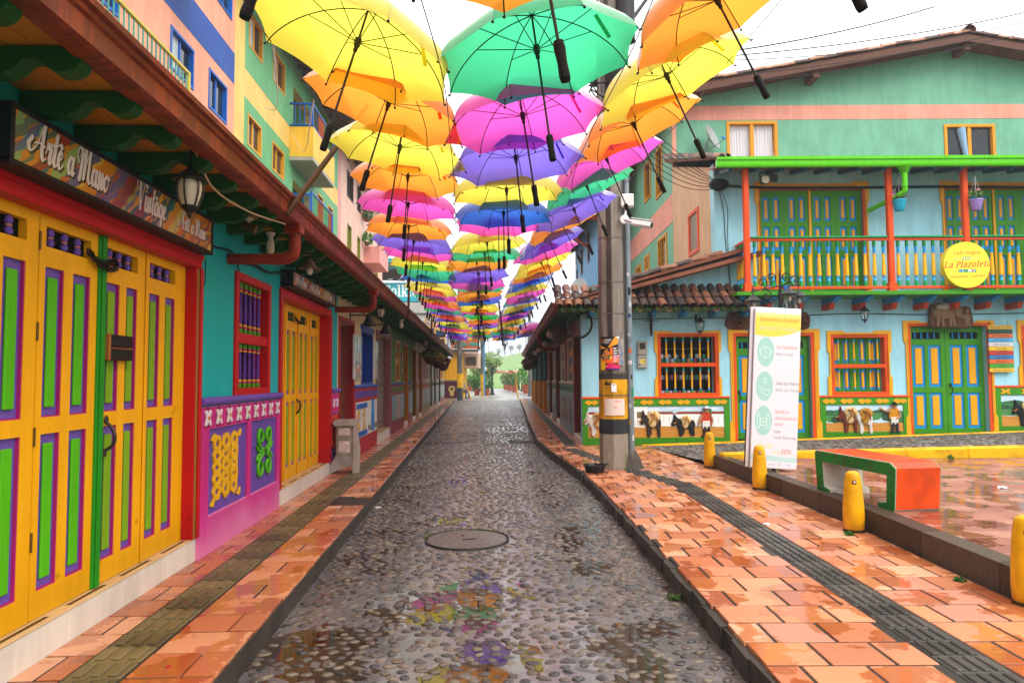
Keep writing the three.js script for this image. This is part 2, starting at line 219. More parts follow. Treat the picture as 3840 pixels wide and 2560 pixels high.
// right pavement, plaza, ramp (rows square to the view)
const uOf = (X, z) => X * Math.cos(YAW) + z * Math.sin(YAW);
const zAt = (u, v) => u * Math.sin(YAW) - v * Math.cos(YAW);
const rkU = v => { let u = 1; for (let k = 0; k < 3; k++) u = uOf(RK(zAt(u, v)), zAt(u, v)); return u; }, pkU = v => { let u = 3; for (let k = 0; k < 3; k++) u = uOf(PK(zAt(u, v)), zAt(u, v)); return u; };
const TA = 2.77 * PI / 180, TX = z => 2.34 + Math.tan(TA) * (-z - 14.6); // terrace wall line
{
  const g = sidewalk('right_pavement', BR), R = rng(77);
  const outline = [...RKP.map(p => [p[0] + .03, p[1]]), [TX(-47), -47], [2.34, -14.6], Bp(2.75, 0, 14.62).filter((_, i) => i !== 1), [3.82, -10.9], ...PKP.slice().reverse().slice(1).map(p => [p[0] + .04, p[1]])];
  part(g, 'paving_bed', world2(poly(outline, -.1, .1455), BR), groutM);
  // broken concrete kerb edge
  const kp = []; for (let z = 3.5, dz; z > -47; z -= dz) { dz = .1 + .35 * R(); const a = RK(z), b = RK(z - dz), j = z > -12 && z < -3 ? .03 : .01; kp.push(poly([[a - .01 - j * R(), z], [a + .1, z], [b + .1, z - dz], [b - .01 - j * R(), z - dz]], -.1, .122 + .014 * R())); }
  part(g, 'kerb', world2(merge(kp), BR), kerbM);
  const strip = v => v < 9.3 ? 2.15 : v < 10.3 ? lerp(2.15, 1.8, (v - 9.3)) : v < 14 ? lerp(1.8, 1.0, (v - 10.3) / 3.7) : 9;
  const far = []; let n = 0;
  for (let i = 0, v = 2.6; v < 14.5; i++, v += .3) {
    const a = rkU(v + .15), b = v < 10.8 ? pkU(v + .15) - .01 : lerp(3.2, 2.8, (v - 10.8) / 3.8), s0 = strip(v + .15), s1 = s0 + .29;
    for (let u = .4 + (i % 2 ? .17 : 0) + .03 * R(); u < 3.4; u += .335) for (const [p, q] of [[a + (v > 3 && v < 9 ? .02 * R() * R() : 0), s0], [s1, b]]) {
      const x0 = Math.max(u, p), x1 = Math.min(u + .335, q); if (x1 - x0 < .06) continue;
      const geo = box(x0 + .01, x1 - .01, .12, .152 + (R() - .5) * .003, -(v + .29), -(v + .01), .003), m = tileMs[(R() * 7) | 0]; if (n++ < 300) part(g, 'paving_tile', geo, m); else far.push([geo, m]);
    }
  }
  const tM = ['#4a4845', '#54514c', '#413f3c'].map(c => M(c, { map: T.dirty, r: .32, bt: T.grain, bump: .004 }));
  for (let v = 2.6, k = 0; v < 13.8; v += .2, k++) { const u = strip(v + .1), w = strip(v + .2), gs = []; const P = (x0, x1, y1, f0, f1, c) => { const q = box(x0, x1, .12, y1, -(v + f1), -(v + f0), c), p = q.attributes.position; for (let i = 0; i < p.count; i++) p.setX(i, p.getX(i) + (w - u) * ((-p.getZ(i) - v) / .2 - .5)); return q; }; gs.push(P(u + .005, u + .28, .152, .005, .195, .004)); for (let b = 0; b < 4; b++) gs.push(P(u + .02 + b * .065, u + .055 + b * .065, .162, .015, .185, .005)); part(g, 'tactile_paver', gs, tM[k % 3]); }
  // along the terrace
  for (let i = 0, z = -14.4; z > -46.5; i++, z -= .3) { const a = RK(z - .15) + .02, b = TX(z - .15) - .01, s = b - .42; for (const [p, q] of i % 2 ? [[a, (a + s) / 2], [(a + s) / 2, s], [s + .27, b]] : [[a, a + .25], [a + .25, s], [s + .27, b]]) far.push([world2(box(p + .006, q - .006, .12, .151, z - .293, z - .006, .004), BR), tileMs[(R() * 7) | 0]]); }
  const tp = []; for (let z = -14.4; z > -46; z -= .2) { const x = TX(z) - .42; tp.push(world2(merge([box(x, x + .26, .12, .152, z - .195, z, .004), ...[0, 1, 2].map(b => box(x + .03 + b * .08, x + .07 + b * .08, .15, .158, z - .18, z - .02, .004))]), BR)); }
  part(g, 'tactile_pavers', tp, tM[0]).userData.kind = 'stuff';
  for (const m of tileMs) { const l = far.filter(f => f[1] === m).map(f => f[0]); if (l.length) part(g, 'paving_tiles', l, m).userData.kind = 'stuff'; }
}
const plazaM = ['#8f5a47', '#9c6650', '#84503f', '#a3715c', '#945f4e'].map(c => M(c, { map: T.tile, rt: T.wet, rr: 1.35, bump: .0008 }));
{
  const g = sidewalk('plaza', BR), R = rng(123), nearV = u => lerp(10.72, 10.42, (u - 3.2) / 9), far = []; let n = 0;
  part(g, 'paving_bed', world2(poly([...PKP.map(p => [p[0] + .05, p[1]]), Bp(12.5, 0, 10.5).filter((_, i) => i !== 1), Bp(12.5, 0, -4).filter((_, i) => i !== 1)], -.1, .326), BR), groutM);
  for (let i = 0, v = 3.2; v < 10.6; i++, v += .22) { const a = pkU(v + .11) + .17; for (let u = 3 + (i % 2) * .2; u < 9.4; u += .4) { const x0 = Math.max(u, a), x1 = u + .4; if (x1 - x0 < .05 || v + .2 > nearV(u)) continue; const geo = box(x0 + .004, x1 - .004, .3, .331 + (R() - .5) * .003, -(v + .216), -(v + .004), .003), m = plazaM[(R() * 5) | 0]; if (u < 7 && n < 300) { n++; part(g, 'paving_tile', geo, m); } else far.push([geo, m]); } }
  for (const m of plazaM) { const l = far.filter(f => f[1] === m).map(f => f[0]); if (l.length) part(g, 'paving_tiles', l, m).userData.kind = 'stuff'; }
  const stM = ['#4a3c30', '#54463a', '#443629'].map(c => M(c, { map: T.stone, r: .5, bt: T.grain, bump: .008 }));
  for (let z = 2, k = 0; z > -10.6; z -= .92, k++) { const z1 = Math.max(z - .91, -10.85), a = PK(z), b = PK(z1), gg = poly([[a, z], [a + .18, z], [b + .18, z1], [b, z1]], 0, .352); part(g, 'kerb_stone', world2(gg, BR), stM[k % 3]); }
}
const yKerbM = M('#eeb400', { map: T.dirty, r: .5, bt: T.grain, bump: .004 });
{ // cobbled ramp in front of the cafe, between two yellow kerbs
  const g = sidewalk('cobbled_ramp', BR), Y = (u, v) => { const t = clamp((u - 3.2) / 9.5), s = clamp((v - 10.9) / 3.6); return lerp(lerp(.17, .56, Math.min(1, t * 1.5 + .12)), lerp(.14, .44, t), s) ; };
  const uL = v => lerp(3.22, 2.75, (v - 10.95) / 3.6), P = [], I = []; const NU = 40, NV = 14;
  for (let j = 0; j <= NV; j++) for (let i = 0; i <= NU; i++) { const v = lerp(10.72, 14.6, j / NV), u = lerp(uL(v), 13, i / NU); P.push(u, Y(u, v), -v); }
  for (let j = 0; j < NV; j++) for (let i = 0; i < NU; i++) { const a = j * (NU + 1) + i, b = a + NU + 1; I.push(a, b, a + 1, a + 1, b, b + 1); }
  const s = new THREE.BufferGeometry(); s.setAttribute('position', new THREE.Float32BufferAttribute(P, 3)); s.setIndex(I); s.computeVertexNormals(); part(g, 'mortar_bed', s, mortarM);
  const R = rng(8), geo = prep(new THREE.IcosahedronGeometry(1, 1)), L = []; for (let v = 10.85; v < 14.5; v += .085) for (let u = uL(v) + .05; u < 12.5; u += .1 + .03 * R()) L.push([u + (R() - .5) * .04, v + (R() - .5) * .04, R(), R()]);
  const im = new THREE.InstancedMesh(geo, M('#ffffff', { map: T.stone, r: .32 }), L.length), o = new THREE.Object3D(), c = new THREE.Color(), cl = ['#5b5550', '#77706a', '#454240', '#8b8580', '#615a52']; L.forEach(([u, v, a, b], i) => { o.position.set(u, Y(u, v), -v); o.rotation.set(0, (a - .5), 0); o.scale.set(.045 + .02 * b, .016, .026 + .012 * a); o.updateMatrix(); im.setMatrixAt(i, o.matrix); im.setColorAt(i, c.set(cl[(b * 5) | 0])); }); im.name = 'cobblestones'; im.userData.kind = 'stuff'; g.add(im);
  // kerbs follow the slope
  const kerbRun = (u0, u1, v0, v1, w, y0, y1, b) => { const q = box(0, 1, 0, 1, 0, 1, .0), gs = []; const N = 10; for (let k = 0; k < N; k++) { const a = k / N, c2 = (k + 1) / N, h = box(lerp(u0, u1, a), lerp(u0, u1, c2), b, 1, -w, 0, .02), p = h.attributes.position; for (let i = 0; i < p.count; i++) { const t = (p.getX(i) - u0) / (u1 - u0), top = p.getY(i) > .5; p.setZ(i, p.getZ(i) - lerp(v0, v1, t)); if (top) p.setY(i, p.getY(i) - 1 + lerp(y0, y1, t)); } gs.push(h); } return gs; };
  part(g, 'kerb', kerbRun(3.25, 12.6, 10.62, 10.42, .2, .41, .6, .1), yKerbM);
  part(g, 'kerb', kerbRun(2.72, 12.6, 14.42, 14.42, .14, .17, .47, 0), yKerbM);
}
// street beyond the row of shops
struct('far_street', [poly([[-16, -47.6], [22, -47.6], [26, -112], [-20, -112]], -.1, .0)], M('#8b8b8a', { map: T.dirty, r: .3, bt: T.grain, bump: .003 }));
// ---------- left row of one-storey shops ----------
const C = { turq: '#0fb2b2', yel: '#f8b400', pur: '#6f55ae', lime: '#55bd08', lime2: '#7fae10', mag: '#cc2a86', red: '#c20b10', dred: '#860506', dgreen: '#0c5418', rust: '#8f3b22', soffit: '#c9821f', cream: '#e3cb98', orange: '#ee5a08', green: '#3f9112', blue: '#1290d4', sky: '#8ed0e6' };
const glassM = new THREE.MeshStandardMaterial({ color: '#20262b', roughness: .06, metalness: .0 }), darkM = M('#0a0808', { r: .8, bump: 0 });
const ironM = Mt('#1b1a1a', { r: .45 }), frostM = new THREE.MeshPhysicalMaterial({ color: '#efe6d2', roughness: .6, transmission: .45, thickness: 0 }), clearM = new THREE.MeshPhysicalMaterial({ color: '#ffffff', roughness: .03, transmission: 1, thickness: 0, ior: 1.45 });
frostM.side = clearM.side = THREE.DoubleSide;
const bracketShape = (() => { const s = new THREE.Shape(), Y = y => 3.05 - (3.05 - y) * .68; s.moveTo(-.02, 3.05); s.lineTo(.54, 3.05); s.bezierCurveTo(.585, Y(2.99), .575, Y(2.9), .5, Y(2.885)); s.bezierCurveTo(.42, Y(2.87), .42, Y(2.965), .36, Y(2.975)); s.bezierCurveTo(.3, Y(2.985), .31, Y(2.9), .25, Y(2.885)); s.lineTo(.24, Y(2.87)); s.lineTo(-.02, Y(2.87)); return s; })();
const bracketG = prep(sideExt(bracketShape, .09, -.045));
{ const p = bracketG.attributes.position; }
const gutterShape = shp([[.55, 3.0], [.645, 3.0], [.665, 3.015], [.668, 3.105], [.682, 3.118], [.686, 3.14], [.708, 3.15], [.712, 3.178], [.702, 3.18], [.695, 3.155], [.60, 3.14], [.55, 3.14]]);
const soffM = Wd(C.soffit), soffM2 = Wd('#2c6e2e'), brM = Wd(C.dgreen, { r: .5 }), gutM = M(C.rust, { map: T.conc, r: .5, bump: .0015 }), clayM = M('#7a4632', { map: T.dirty, r: .7, bump: .004 });
function eave(b, s0, s1, sM = soffM, rise = .36) {
  for (let k = 0; k < 5; k++) part(b, 'soffit_board', box(s0, s1, 3.052 + k * .002, 3.075, .002 + k * .121, .118 + k * .121, .003), sM);
  part(b, 'gutter', sideExt(gutterShape, s1 - s0 - .004, s0), gutM);
  for (let s = 3.05 + .468 * Math.ceil((s0 - 3.0) / .468); s < s1 - .05; s += .468) piece(b, 'eave_bracket', bracketG, brM, [s, 0, 0]);
  const N = Math.round((s1 - s0) / .2), gs = []; for (let k = 0; k < N; k++) { const w = (s1 - s0) / N, g = new THREE.CylinderGeometry(w * .52, w * .52, 4.4, 8, 1, true, -PI / 2, PI); g.rotateX(-PI / 2 + rise); g.translate(s0 + (k + .5) * w, 3.06 + 2.1 * Math.tan(rise), -1.68); gs.push(g); }
  part(b, 'roof', [...gs, sideExt(shp([[.58, 3.12], [.58, 3.14], [-3.45, 3.26 + 4.13 * Math.tan(rise)], [-3.45, 3.16 + 4.13 * Math.tan(rise)]]), s1 - s0, s0)], clayM);
}
const purM = Wd(C.pur), limeM = Wd(C.lime), lime2M = Wd(C.lime2), yelM = Wd(C.yel, { map: T.woodS }), magM = M('#ffffff', { r: .5, map: T.pinkS }), redM = Wd(C.red, { map: T.woodS }), dredM = Wd(C.dred), vcM = M(null, { map: null, r: .38, bump: 0 });
function leaf(b, x0, x1, y0, y1, z, o) { // one door leaf with recessed panels, raised strips and a small barred opening
  const ops = []; for (const [xa, xb] of o.cols) for (const [ya, yb] of o.rows) ops.push([xa, xb, ya, yb]);
  const all = o.vent ? [...ops, o.vent] : ops;
  const d = part(b, 'door_leaf', wall(x0 + .002, x1 - .002, y0, y1, all, z - .045, z), o.frame);
  for (const p of ops) { part(d, 'door_panel', [box(p[0], p[1], p[2], p[3], z - .035, z - .022), ...(o.edge ? [] : [])], o.panel); const m = o.inset || .048, mx = Math.min(m, (p[1] - p[0]) * .27); part(d, 'panel_strip', box(p[0] + mx, p[1] - mx, p[2] + m * 1.1, p[3] - m * 1.1, z - .022, z - .006, .005), o.strip);
    if (o.edge) part(d, 'panel_moulding', [box(p[1] - .008, p[1], p[2], p[3], z - .022, z - .004), box(p[0], p[1] - .008, p[2], p[2] + .008, z - .022, z - .004)], o.edge); }
  if (o.vent) { const v = o.vent; part(d, 'vent_recess', box(v[0] - .004, v[1] + .004, v[2] - .004, v[3] + .004, z - .16, z - .05), darkM); const n = o.nb || 3, h = v[3] - v[2]; for (let k = 0; k < n; k++) piece(d, 'baluster', o.bal(h), vcM, [lerp(v[0], v[1], (k + .55) / (n + .4)), v[2], z - .022]); }
  return d;
}
const balC = {}; const smallBal = (a, b) => h => balC[a + b + h.toFixed(3)] ||= latheC([[.004, 0, a], [.018, h * .12, a], [.021, h * .28, a], [.012, h * .46, a], [.016, h * .47, b], [.016, h * .54, b], [.012, h * .55, a], [.021, h * .74, a], [.015, h * .9, a], [.004, h, a]], 10);
const rows1 = [[.48, 1.31], [1.40, 2.22]];
const whiteTile = M('#ddd6c8', { r: .22, map: T.stucco, bump: .0006 }), tanTop = M('#d6b583', { r: .4 });
function sill(b, s0, s1, y = .335) { const n = Math.round((s1 - s0) / .6), w = (s1 - s0) / n; for (let k = 0; k < n; k++) { part(b, 'sill_tile', box(s0 + k * w + .002, s0 + (k + 1) * w - .002, .12, y - .016, -.24, .012, .003), whiteTile); part(b, 'sill_top', box(s0 + k * w + .002, s0 + (k + 1) * w - .002, y - .014, y, -.24, .016, .003), tanTop); part(b, 'wear_strip', box(s0 + k * w + .05, s0 + (k + .75) * w, y, y + .002, -.035, -.012), M('#5b4222', { r: .6 })); } }
const rails = (s0, s1, y, r = .036, z = .03) => [mv(rz(new THREE.CylinderGeometry(r, r, s1 - s0, 10), PI / 2), (s0 + s1) / 2, y, z), box(s0, s1, y - r * .8, y + r * .8, 0, z)];
const ring = (cx, cy, ro, ri, z, d, n = 8, rot = 0) => { const s = new THREE.Shape(), h = new THREE.Path(); for (let k = 0; k <= n; k++) { const a = k / n * TAU + rot; k ? s.lineTo(cx + ro * Math.cos(a), cy + ro * Math.sin(a)) : s.moveTo(cx + ro * Math.cos(a), cy + ro * Math.sin(a)); } for (let k = n; k >= 0; k--) { const a = k / n * TAU + rot; k < n ? h.lineTo(cx + ri * Math.cos(a), cy + ri * Math.sin(a)) : h.moveTo(cx + ri * Math.cos(a), cy + ri * Math.sin(a)); } s.holes.push(h); return mv(ext(s, d, .003), 0, 0, z); };
function barBal(h, cols) { // window bar: green ends, coloured rings, long shaft
  const [e, r1, r2, sh] = cols, t = h / .5; return latheC([[.002, 0, e], [.022, .001, e], [.022, .045 * t, e], [.02, .05 * t, r1], [.024, .06 * t, r1], [.02, .072 * t, r2], [.024, .08 * t, r2], [.02, .09 * t, r2], [.017, .095 * t, sh], [.021, .16 * t, sh], [.014, .4 * t, sh], [.019, .408 * t, r2], [.024, .417 * t, r2], [.02, .426 * t, r1], [.024, .44 * t, r1], [.02, .45 * t, e], [.022, .455 * t, e], [.022, .499 * t, e], [.002, .5 * t, e]], 10);
}
const shopT = inL('turquoise_shop', 'turquoise shop with yellow and purple doors and a pink dado', 'shop', 5);
{
  const b = shopT;
  part(b, 'wall', [...wall(-3, 11.15, 0, 3.06, [[2.5, 5.68, 0, 2.56], [6.5, 7.56, 1.44, 2.62], [7.95, 10.58, 0, 2.6]], -.25, 0), box(-3, 11.15, 0, 3.3, -3.4, -3.2), box(-3, -2.8, 0, 3.06, -3.2, -.25), box(10.95, 11.15, 0, 3.06, -3.2, -.25)], M(C.turq, { r: .6, bump: .004, map: T.wallS }));
  eave(b, -3, 11.15);
  part(b, 'door_frame', [box(2.4, 5.69, 2.5, 2.612, -.1, .03, .006), box(5.585, 5.69, .335, 2.5, -.24, .03, .006), box(2.38, 2.5, .335, 2.5, -.24, .03, .006), box(5.64, 5.69, .335, 2.5, .03, .045, .006), box(2.4, 5.69, 2.57, 2.612, .03, .045, .006)], redM);
  const slotT = canvas(16, 1024, (x, w, h) => { x.fillStyle = '#a08427'; x.fillRect(0, 0, w, h); x.fillStyle = '#1a1206'; for (let y = 4; y < h; y += 12) { x.fillRect(3, y, 3, 7); x.fillRect(10, y, 3, 7); } });
  part(b, 'slotted_metal_strip', plane(.034, 2.14, 5.612, 1.42, .0315), printM(slotT, .4));
  const o1 = { frame: yelM, panel: purM, strip: limeM, edge: Wd('#b3246f'), rows: rows1, bal: smallBal('#6b52ae', '#e08a10') }, o2 = { ...o1, strip: lime2M };
  const LV = (x0, x1, a, b2, o) => leaf(b, x0, x1, .34, 2.5, -.06, { ...o, cols: [a, b2], vent: [a[0], b2[1], 2.33, 2.44] });
  LV(2.52, 3.15, [2.6, 2.76], [2.86, 3.02], o1); LV(3.155, 3.76, [3.23, 3.39], [3.49, 3.66], o1); LV(3.765, 4.33, [3.82, 3.99], [4.075, 4.25], o1); LV(4.40, 4.93, [4.43, 4.59], [4.675, 4.82], o2); LV(4.945, 5.583, [4.99, 5.15], [5.24, 5.4], o2);
  part(b, 'astragal', [box(4.325, 4.405, .34, 2.5, -.075, -.045, .004), box(4.345, 4.365, .34, 2.5, -.045, -.035, .004), box(4.37, 4.39, .34, 2.5, -.045, -.035, .004)], Wd('#1f8f14'));
  part(b, 'astragal', box(4.925, 4.95, .34, 2.5, -.058, -.046, .004), yelM);
  for (const y of [.75, 1.3, 1.86, 2.35]) part(b, 'hinge', [mv(new THREE.CylinderGeometry(.007, .007, .1, 6), 3.762, y, -.055)], Mt('#6b4a1c', { m: .6 }));
  part(b, 'door_handle', [tube([[4.45, 1.34, -.055], [4.455, 1.3, -.02], [4.45, 1.24, .005], [4.45, 1.19, -.01], [4.445, 1.155, -.055]], .011, 20, 8), mv(ball(.022, 1, 1.3, .4), 4.45, 1.35, -.05), mv(ball(.016, 1, 1.2, .4), 4.445, 1.14, -.05)], Mt('#3a3632', { m: .7, r: .35 }));
  sill(b, 2.3, 5.7);
  // pink dado between the doors
  part(b, 'dado', wall(5.695, 7.93, .13, 1.37, [[5.89, 6.86, .46, 1.18], [6.95, 7.83, .46, 1.18]], 0, .032, .006), magM);
  for (const [a, c] of [[5.89, 6.86], [6.95, 7.83]]) part(b, 'dado_panel', box(a - .003, c + .003, .457, 1.183, .0, .008), M('#6a4aa6', { r: .55 }));
  part(b, 'dado_rail', rails(5.69, 7.935, 1.415), M('#6d4fb0', { r: .45 }));
  const petal = blob([[0, .03], [.035, .062], [.062, .05], [.034, 0], [.062, -.05], [.035, -.062], [0, -.03], [-.035, -.062], [-.062, -.05], [-.034, 0], [-.062, .05], [-.035, .062]]), pg = prep(ext(petal, .008, .003)), cg = prep(mv(ball(.015, 1, 1.2, .5), 0, 0, .012)), pm = M('#e6dfe2', { r: .5 }), om = M('#d0550c', { r: .5 }), dkp = M('#8d1560', { r: .5 }), og = prep(ring(0, 0, .088, .07, 0, .002, 10, .3));
  for (let k = 0; k < 9; k++) { const s = 5.84 + k * .245; const f = piece(b, 'flower_relief', pg, pm, [s, 1.278, .034]); piece(f, 'flower_centre', cg, om, [0, 0, 0]); piece(f, 'petal_shadow_ring', og, dkp, [0, 0, -.004]).scale.set(.85, 1, 1); }
  const orn = []; for (let i = 0; i < 3; i++) for (let j = 0; j < 5; j++) if (!(i === 1 && j === 9)) orn.push(ring(6.1 + i * .205, .635 + j * .1, .088 + .004 * ((i + j) % 2), .05, .01 + ((i + j) % 2) * .002, .014, 6, .3 * i + j));
  orn.push(...[[6.0, .55], [6.63, .55], [6.0, 1.1], [6.63, 1.1]].map(([x, y]) => mv(ext(blob([[x - .03, y - .02], [x + .04, y + .03], [x + .03, y - .03]]), .012, .003), 0, 0, .012)));
  part(b, 'fretwork_ornament', orn, M('#eab40e', { r: .45 }), 'yellow lattice ornament on the purple dado panel');
  const sw = []; for (const sx of [-1, 1]) for (const sy of [-1, 1]) { const X = x => 7.39 + sx * x, Y = y => .84 + sy * y; sw.push(tube([[X(.02), Y(.02), .022], [X(.12), Y(.05), .024], [X(.2), Y(.14), .022], [X(.17), Y(.23), .024], [X(.09), Y(.22), .022], [X(.06), Y(.14), .024], [X(.12), Y(.1), .022]], .02, 28, 6)); sw.push(tube([[X(.03), Y(.0), .024], [X(.2), Y(.03), .022], [X(.24), Y(.08), .024]], .017, 10, 6)); }
  part(b, 'fretwork_ornament', sw, M('#55b81a', { r: .45 }), 'green curled ornament on the purple dado panel');
  // barred window
  const w = part(b, 'window', [...frameG(6.5, 7.56, 1.44, 2.62, .075, -.16, .028, .006), box(6.575, 7.485, 1.945, 2.045, -.1, .012, .005)], redM);
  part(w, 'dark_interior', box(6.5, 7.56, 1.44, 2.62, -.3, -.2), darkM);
  for (const [y0, h] of [[1.515, .43], [2.045, .5]]) { const g = barBal(h, ['#4f9a10', '#b8126a', '#e6aa05', '#5a2a92']); for (let k = 0; k < 6; k++) piece(w, 'baluster', g, vcM, [6.665 + k * .137, y0, -.045]); }
  // second door
  part(b, 'door_frame', [box(7.93, 10.6, 2.545, 2.655, -.12, .03, .006), box(10.475, 10.6, .335, 2.545, -.24, .03, .006), box(7.93, 8.02, .335, 2.545, -.24, .03, .006), box(10.55, 10.6, .335, 2.545, .03, .042, .005)], redM);
  const o3 = { ...o2, edge: 0, bal: smallBal('#14502a', '#b81c10') }; for (let k = 0; k < 4; k++) { const x = 8.025 + k * .612; leaf(b, x, x + .61, .34, 2.545, -.13, { ...o3, cols: [[x + .1, x + .25], [x + .36, x + .51]], vent: [x + .13, x + .49, 2.34, 2.46] }); if (k) part(b, 'astragal', box(x - .018, x + .018, .34, 2.545, -.128, -.11, .004), yelM); }
  part(b, 'door_handle', tube([[9.2, 1.33, -.125], [9.2, 1.28, -.08], [9.2, 1.2, -.08], [9.2, 1.14, -.125]], .012, 14, 7), ironM);
  sill(b, 7.935, 10.65);
  part(b, 'dado', box(10.605, 11.14, 1.06, 1.37, 0, .035, .006), magM); part(b, 'dado_panel', box(10.605, 11.14, .48, 1.055, 0, .02, .004), M('#5e3fa0')); part(b, 'dado_base', box(10.605, 11.16, .12, .476, 0, .05, .008), M('#5a1768'));
  part(b, 'dado_rail', rails(10.6, 11.17, 1.415), M('#6d4fb0', { r: .45 }));
  for (let k = 0; k < 2; k++) piece(b, 'flower_relief', pg, pm, [10.76 + k * .23, 1.22, .036]);
  part(b, 'fretwork_ornament', [0, 1, 2].flatMap(j => [0, 1].map(i => ring(10.79 + i * .17, .62 + j * .16, .1, .066, .02 + ((i + j) % 2) * .002, .016, 9))), M('#e2480c'), 'orange ring ornament on the narrow dado');
  // downpipe with elbow, crossing back to the wall
  for (const [s, n] of [[6.34, 0], [11.0, 1]]) part(b, 'downpipe', [box(s - .075, s + .075, 2.93, 3.01, .52, .67, .01), rod([s, 2.94, .6], [s, 2.83, .6], .052, .052, 14), tube([[s, 2.83, .6], [s, 2.75, .59], [s, 2.71, .54], [s, 2.7, .48]], .053, 14, 14), rod([s, 2.7, .49], [s, 2.7, -.02], .05, .05, 14), rod([s, 2.7, .46], [s, 2.7, .41], .056, .056, 14), rod([s, 2.86, .6], [s, 2.82, .6], .057, .057, 14)], M('#94301a', { r: .4, map: T.dirty }));
}
// signs over the doors
const swirl = (x, w, h, seed) => { const r = rng(seed), cs = ['#d98a12', '#c4501a', '#1a6f8c', '#7fb06a', '#e0b43a', '#8c1f14', '#3a4a9c', '#c9c76a', '#105a72', '#6b2a6a']; x.fillStyle = '#d08414'; x.fillRect(0, 0, w, h); for (let k = 0; k < 60; k++) { const bx = r() * w * 1.2 - .1 * w, ww = 12 + r() * 90; x.globalAlpha = .55 + .4 * r(); x.fillStyle = cs[(r() * cs.length) | 0]; x.beginPath(); x.moveTo(bx, h); for (let t = 0; t <= 10; t++) x.lineTo(bx + t / 10 * h * .9 + Math.sin(t * 1.3 + k) * 12, h - t / 10 * h); for (let t = 10; t >= 0; t--) x.lineTo(bx + ww + t / 10 * h * .9 + Math.sin(t * 1.7 + k * 2) * 16, h - t / 10 * h); x.fill(); } x.globalAlpha = 1; };
const GL = { A: [1.3, [[-.05, 1.0], [-.3, .6], [-.1, .25], [.35, .6], [.75, 1.55], [.98, 2.05]], [[.98, 2.05], [.92, 1.3], [.93, .35], [1.1, .02], [1.35, .2]], [[.2, .75], [.6, .88], [1.12, .8]]], r: [.62, [[0, .5], [.14, .95], [.2, 1.05], [.24, .85], [.42, .92], [.44, .75], [.38, .25], [.46, .02], [.66, .2]]], t: [.52, [[0, .3], [.2, 1.0], [.3, 1.75], [.22, .9], [.2, .2], [.34, 0], [.56, .22]], [[-.2, 1.15], [.2, 1.12], [.7, 1.4], [.82, 1.25]]], e: [.58, [[0, .4], [.36, .6], [.45, .86], [.3, 1.02], [.12, .75], [.12, .25], [.3, 0], [.6, .25]]], a: [.75, [[.5, .85], [.3, 1.02], [.08, .7], [.08, .25], [.25, 0], [.45, .35], [.53, .98], [.5, .3], [.58, .02], [.78, .2]]], M: [1.42, [[-.1, 1.0], [-.32, 1.5], [-.1, 2.0], [.16, 1.7], [.16, .8], [.08, 0]], [[.08, .1], [.28, 1.2], [.5, 2.0], [.56, 1.2], [.5, .15]], [[.5, .15], [.75, 1.3], [1.02, 2.0], [1.02, 1.0], [1.04, .2], [1.22, 0], [1.44, .22]]], n: [.72, [[0, .6], [.13, 1.0], [.16, .5], [.12, 0]], [[.12, .2], [.3, .9], [.48, .98], [.48, .4], [.53, .04], [.74, .2]]], o: [.65, [[.35, 1.02], [.1, .75], [.1, .25], [.3, 0], [.52, .3], [.5, .8], [.35, 1.02], [.66, .88]]], V: [1.05, [[-.1, 1.2], [-.32, 1.7], [0, 2.1], [.22, 1.7], [.3, .7], [.44, 0]], [[.44, 0], [.62, .8], [.85, 1.7], [1.2, 2.0], [1.22, 1.75]]], i: [.38, [[0, .6], [.13, 1.0], [.12, .3], [.2, 0], [.4, .22]], [[.2, 1.38], [.22, 1.42]]], g: [.74, [[.5, .85], [.3, 1.02], [.08, .7], [.08, .3], [.25, .05], [.45, .35], [.53, .98], [.5, .2], [.44, -.55], [.24, -.85], [.04, -.6], [.4, -.1], [.76, .22]]], ' ': [.5] };
const script = (x, t, px, py, size, sk = .16) => { const go = (dx, dy, col, k) => { x.fillStyle = col; let cx = px; const u = size * .5; for (const ch of t) { const [adv, ...st] = GL[ch]; for (const q of st) { const c = new THREE.CatmullRomCurve3(q.map(p => V3(p[0], p[1], 0))), n = 70; for (let i = 0; i <= n; i++) { const p = c.getPoint(i / n), g = c.getTangent(i / n), w = u * (.055 + .105 * Math.max(0, -g.y)) * k; x.beginPath(); x.ellipse(cx + (p.x + p.y * sk) * u * .82 + dx, py - p.y * u + dy, w * .8, w, .5, 0, 7); x.fill(); } } cx += adv * u * .82; } }; go(size * .045, size * .05, '#140a08', 1.15); go(size * .02, size * .025, '#140a08', 1.35); go(0, 0, '#e6dcd2', 1); };
const signT1 = canvas(2048, 236, (x, w, h) => { swirl(x, w, h, 3); script(x, 'Arte a Mano', 110, 178, 176); script(x, 'Vintage', 1010, 172, 176); script(x, 'Arte a Mano', 1540, 170, 122); });
const signT2 = canvas(2048, 190, (x, w, h) => { swirl(x, w, h, 9); for (const p of [80, 740, 1400]) script(x, 'Arte a Mano', p, 140, 138); });
function signBox(s0, s1, y0, y1, tex, label) { const g = inL('shop_sign', label, 'sign', s0, y0, 0); part(g, 'sign_frame', frameG(s0, s1, y0, y1, .028, .0, .15, .005), Mt('#0d0b0b', { r: .5 })); part(g, 'sign_face', plane(s1 - s0 - .05, y1 - y0 - .05, (s0 + s1) / 2, (y0 + y1) / 2, .14), printM(tex, .28)); part(g, 'sign_back', box(s0 + .02, s1 - .02, y0 + .02, y1 - .02, .005, .135), darkM); return g; }
signBox(3.21, 5.6, 2.6, 2.895, signT1, 'long swirled sign reading Arte a Mano, Vintage, above the near yellow doors');
signBox(7.97, 10.32, 2.665, 2.87, signT2, 'smaller swirled sign repeating Arte a Mano above the farther yellow doors');
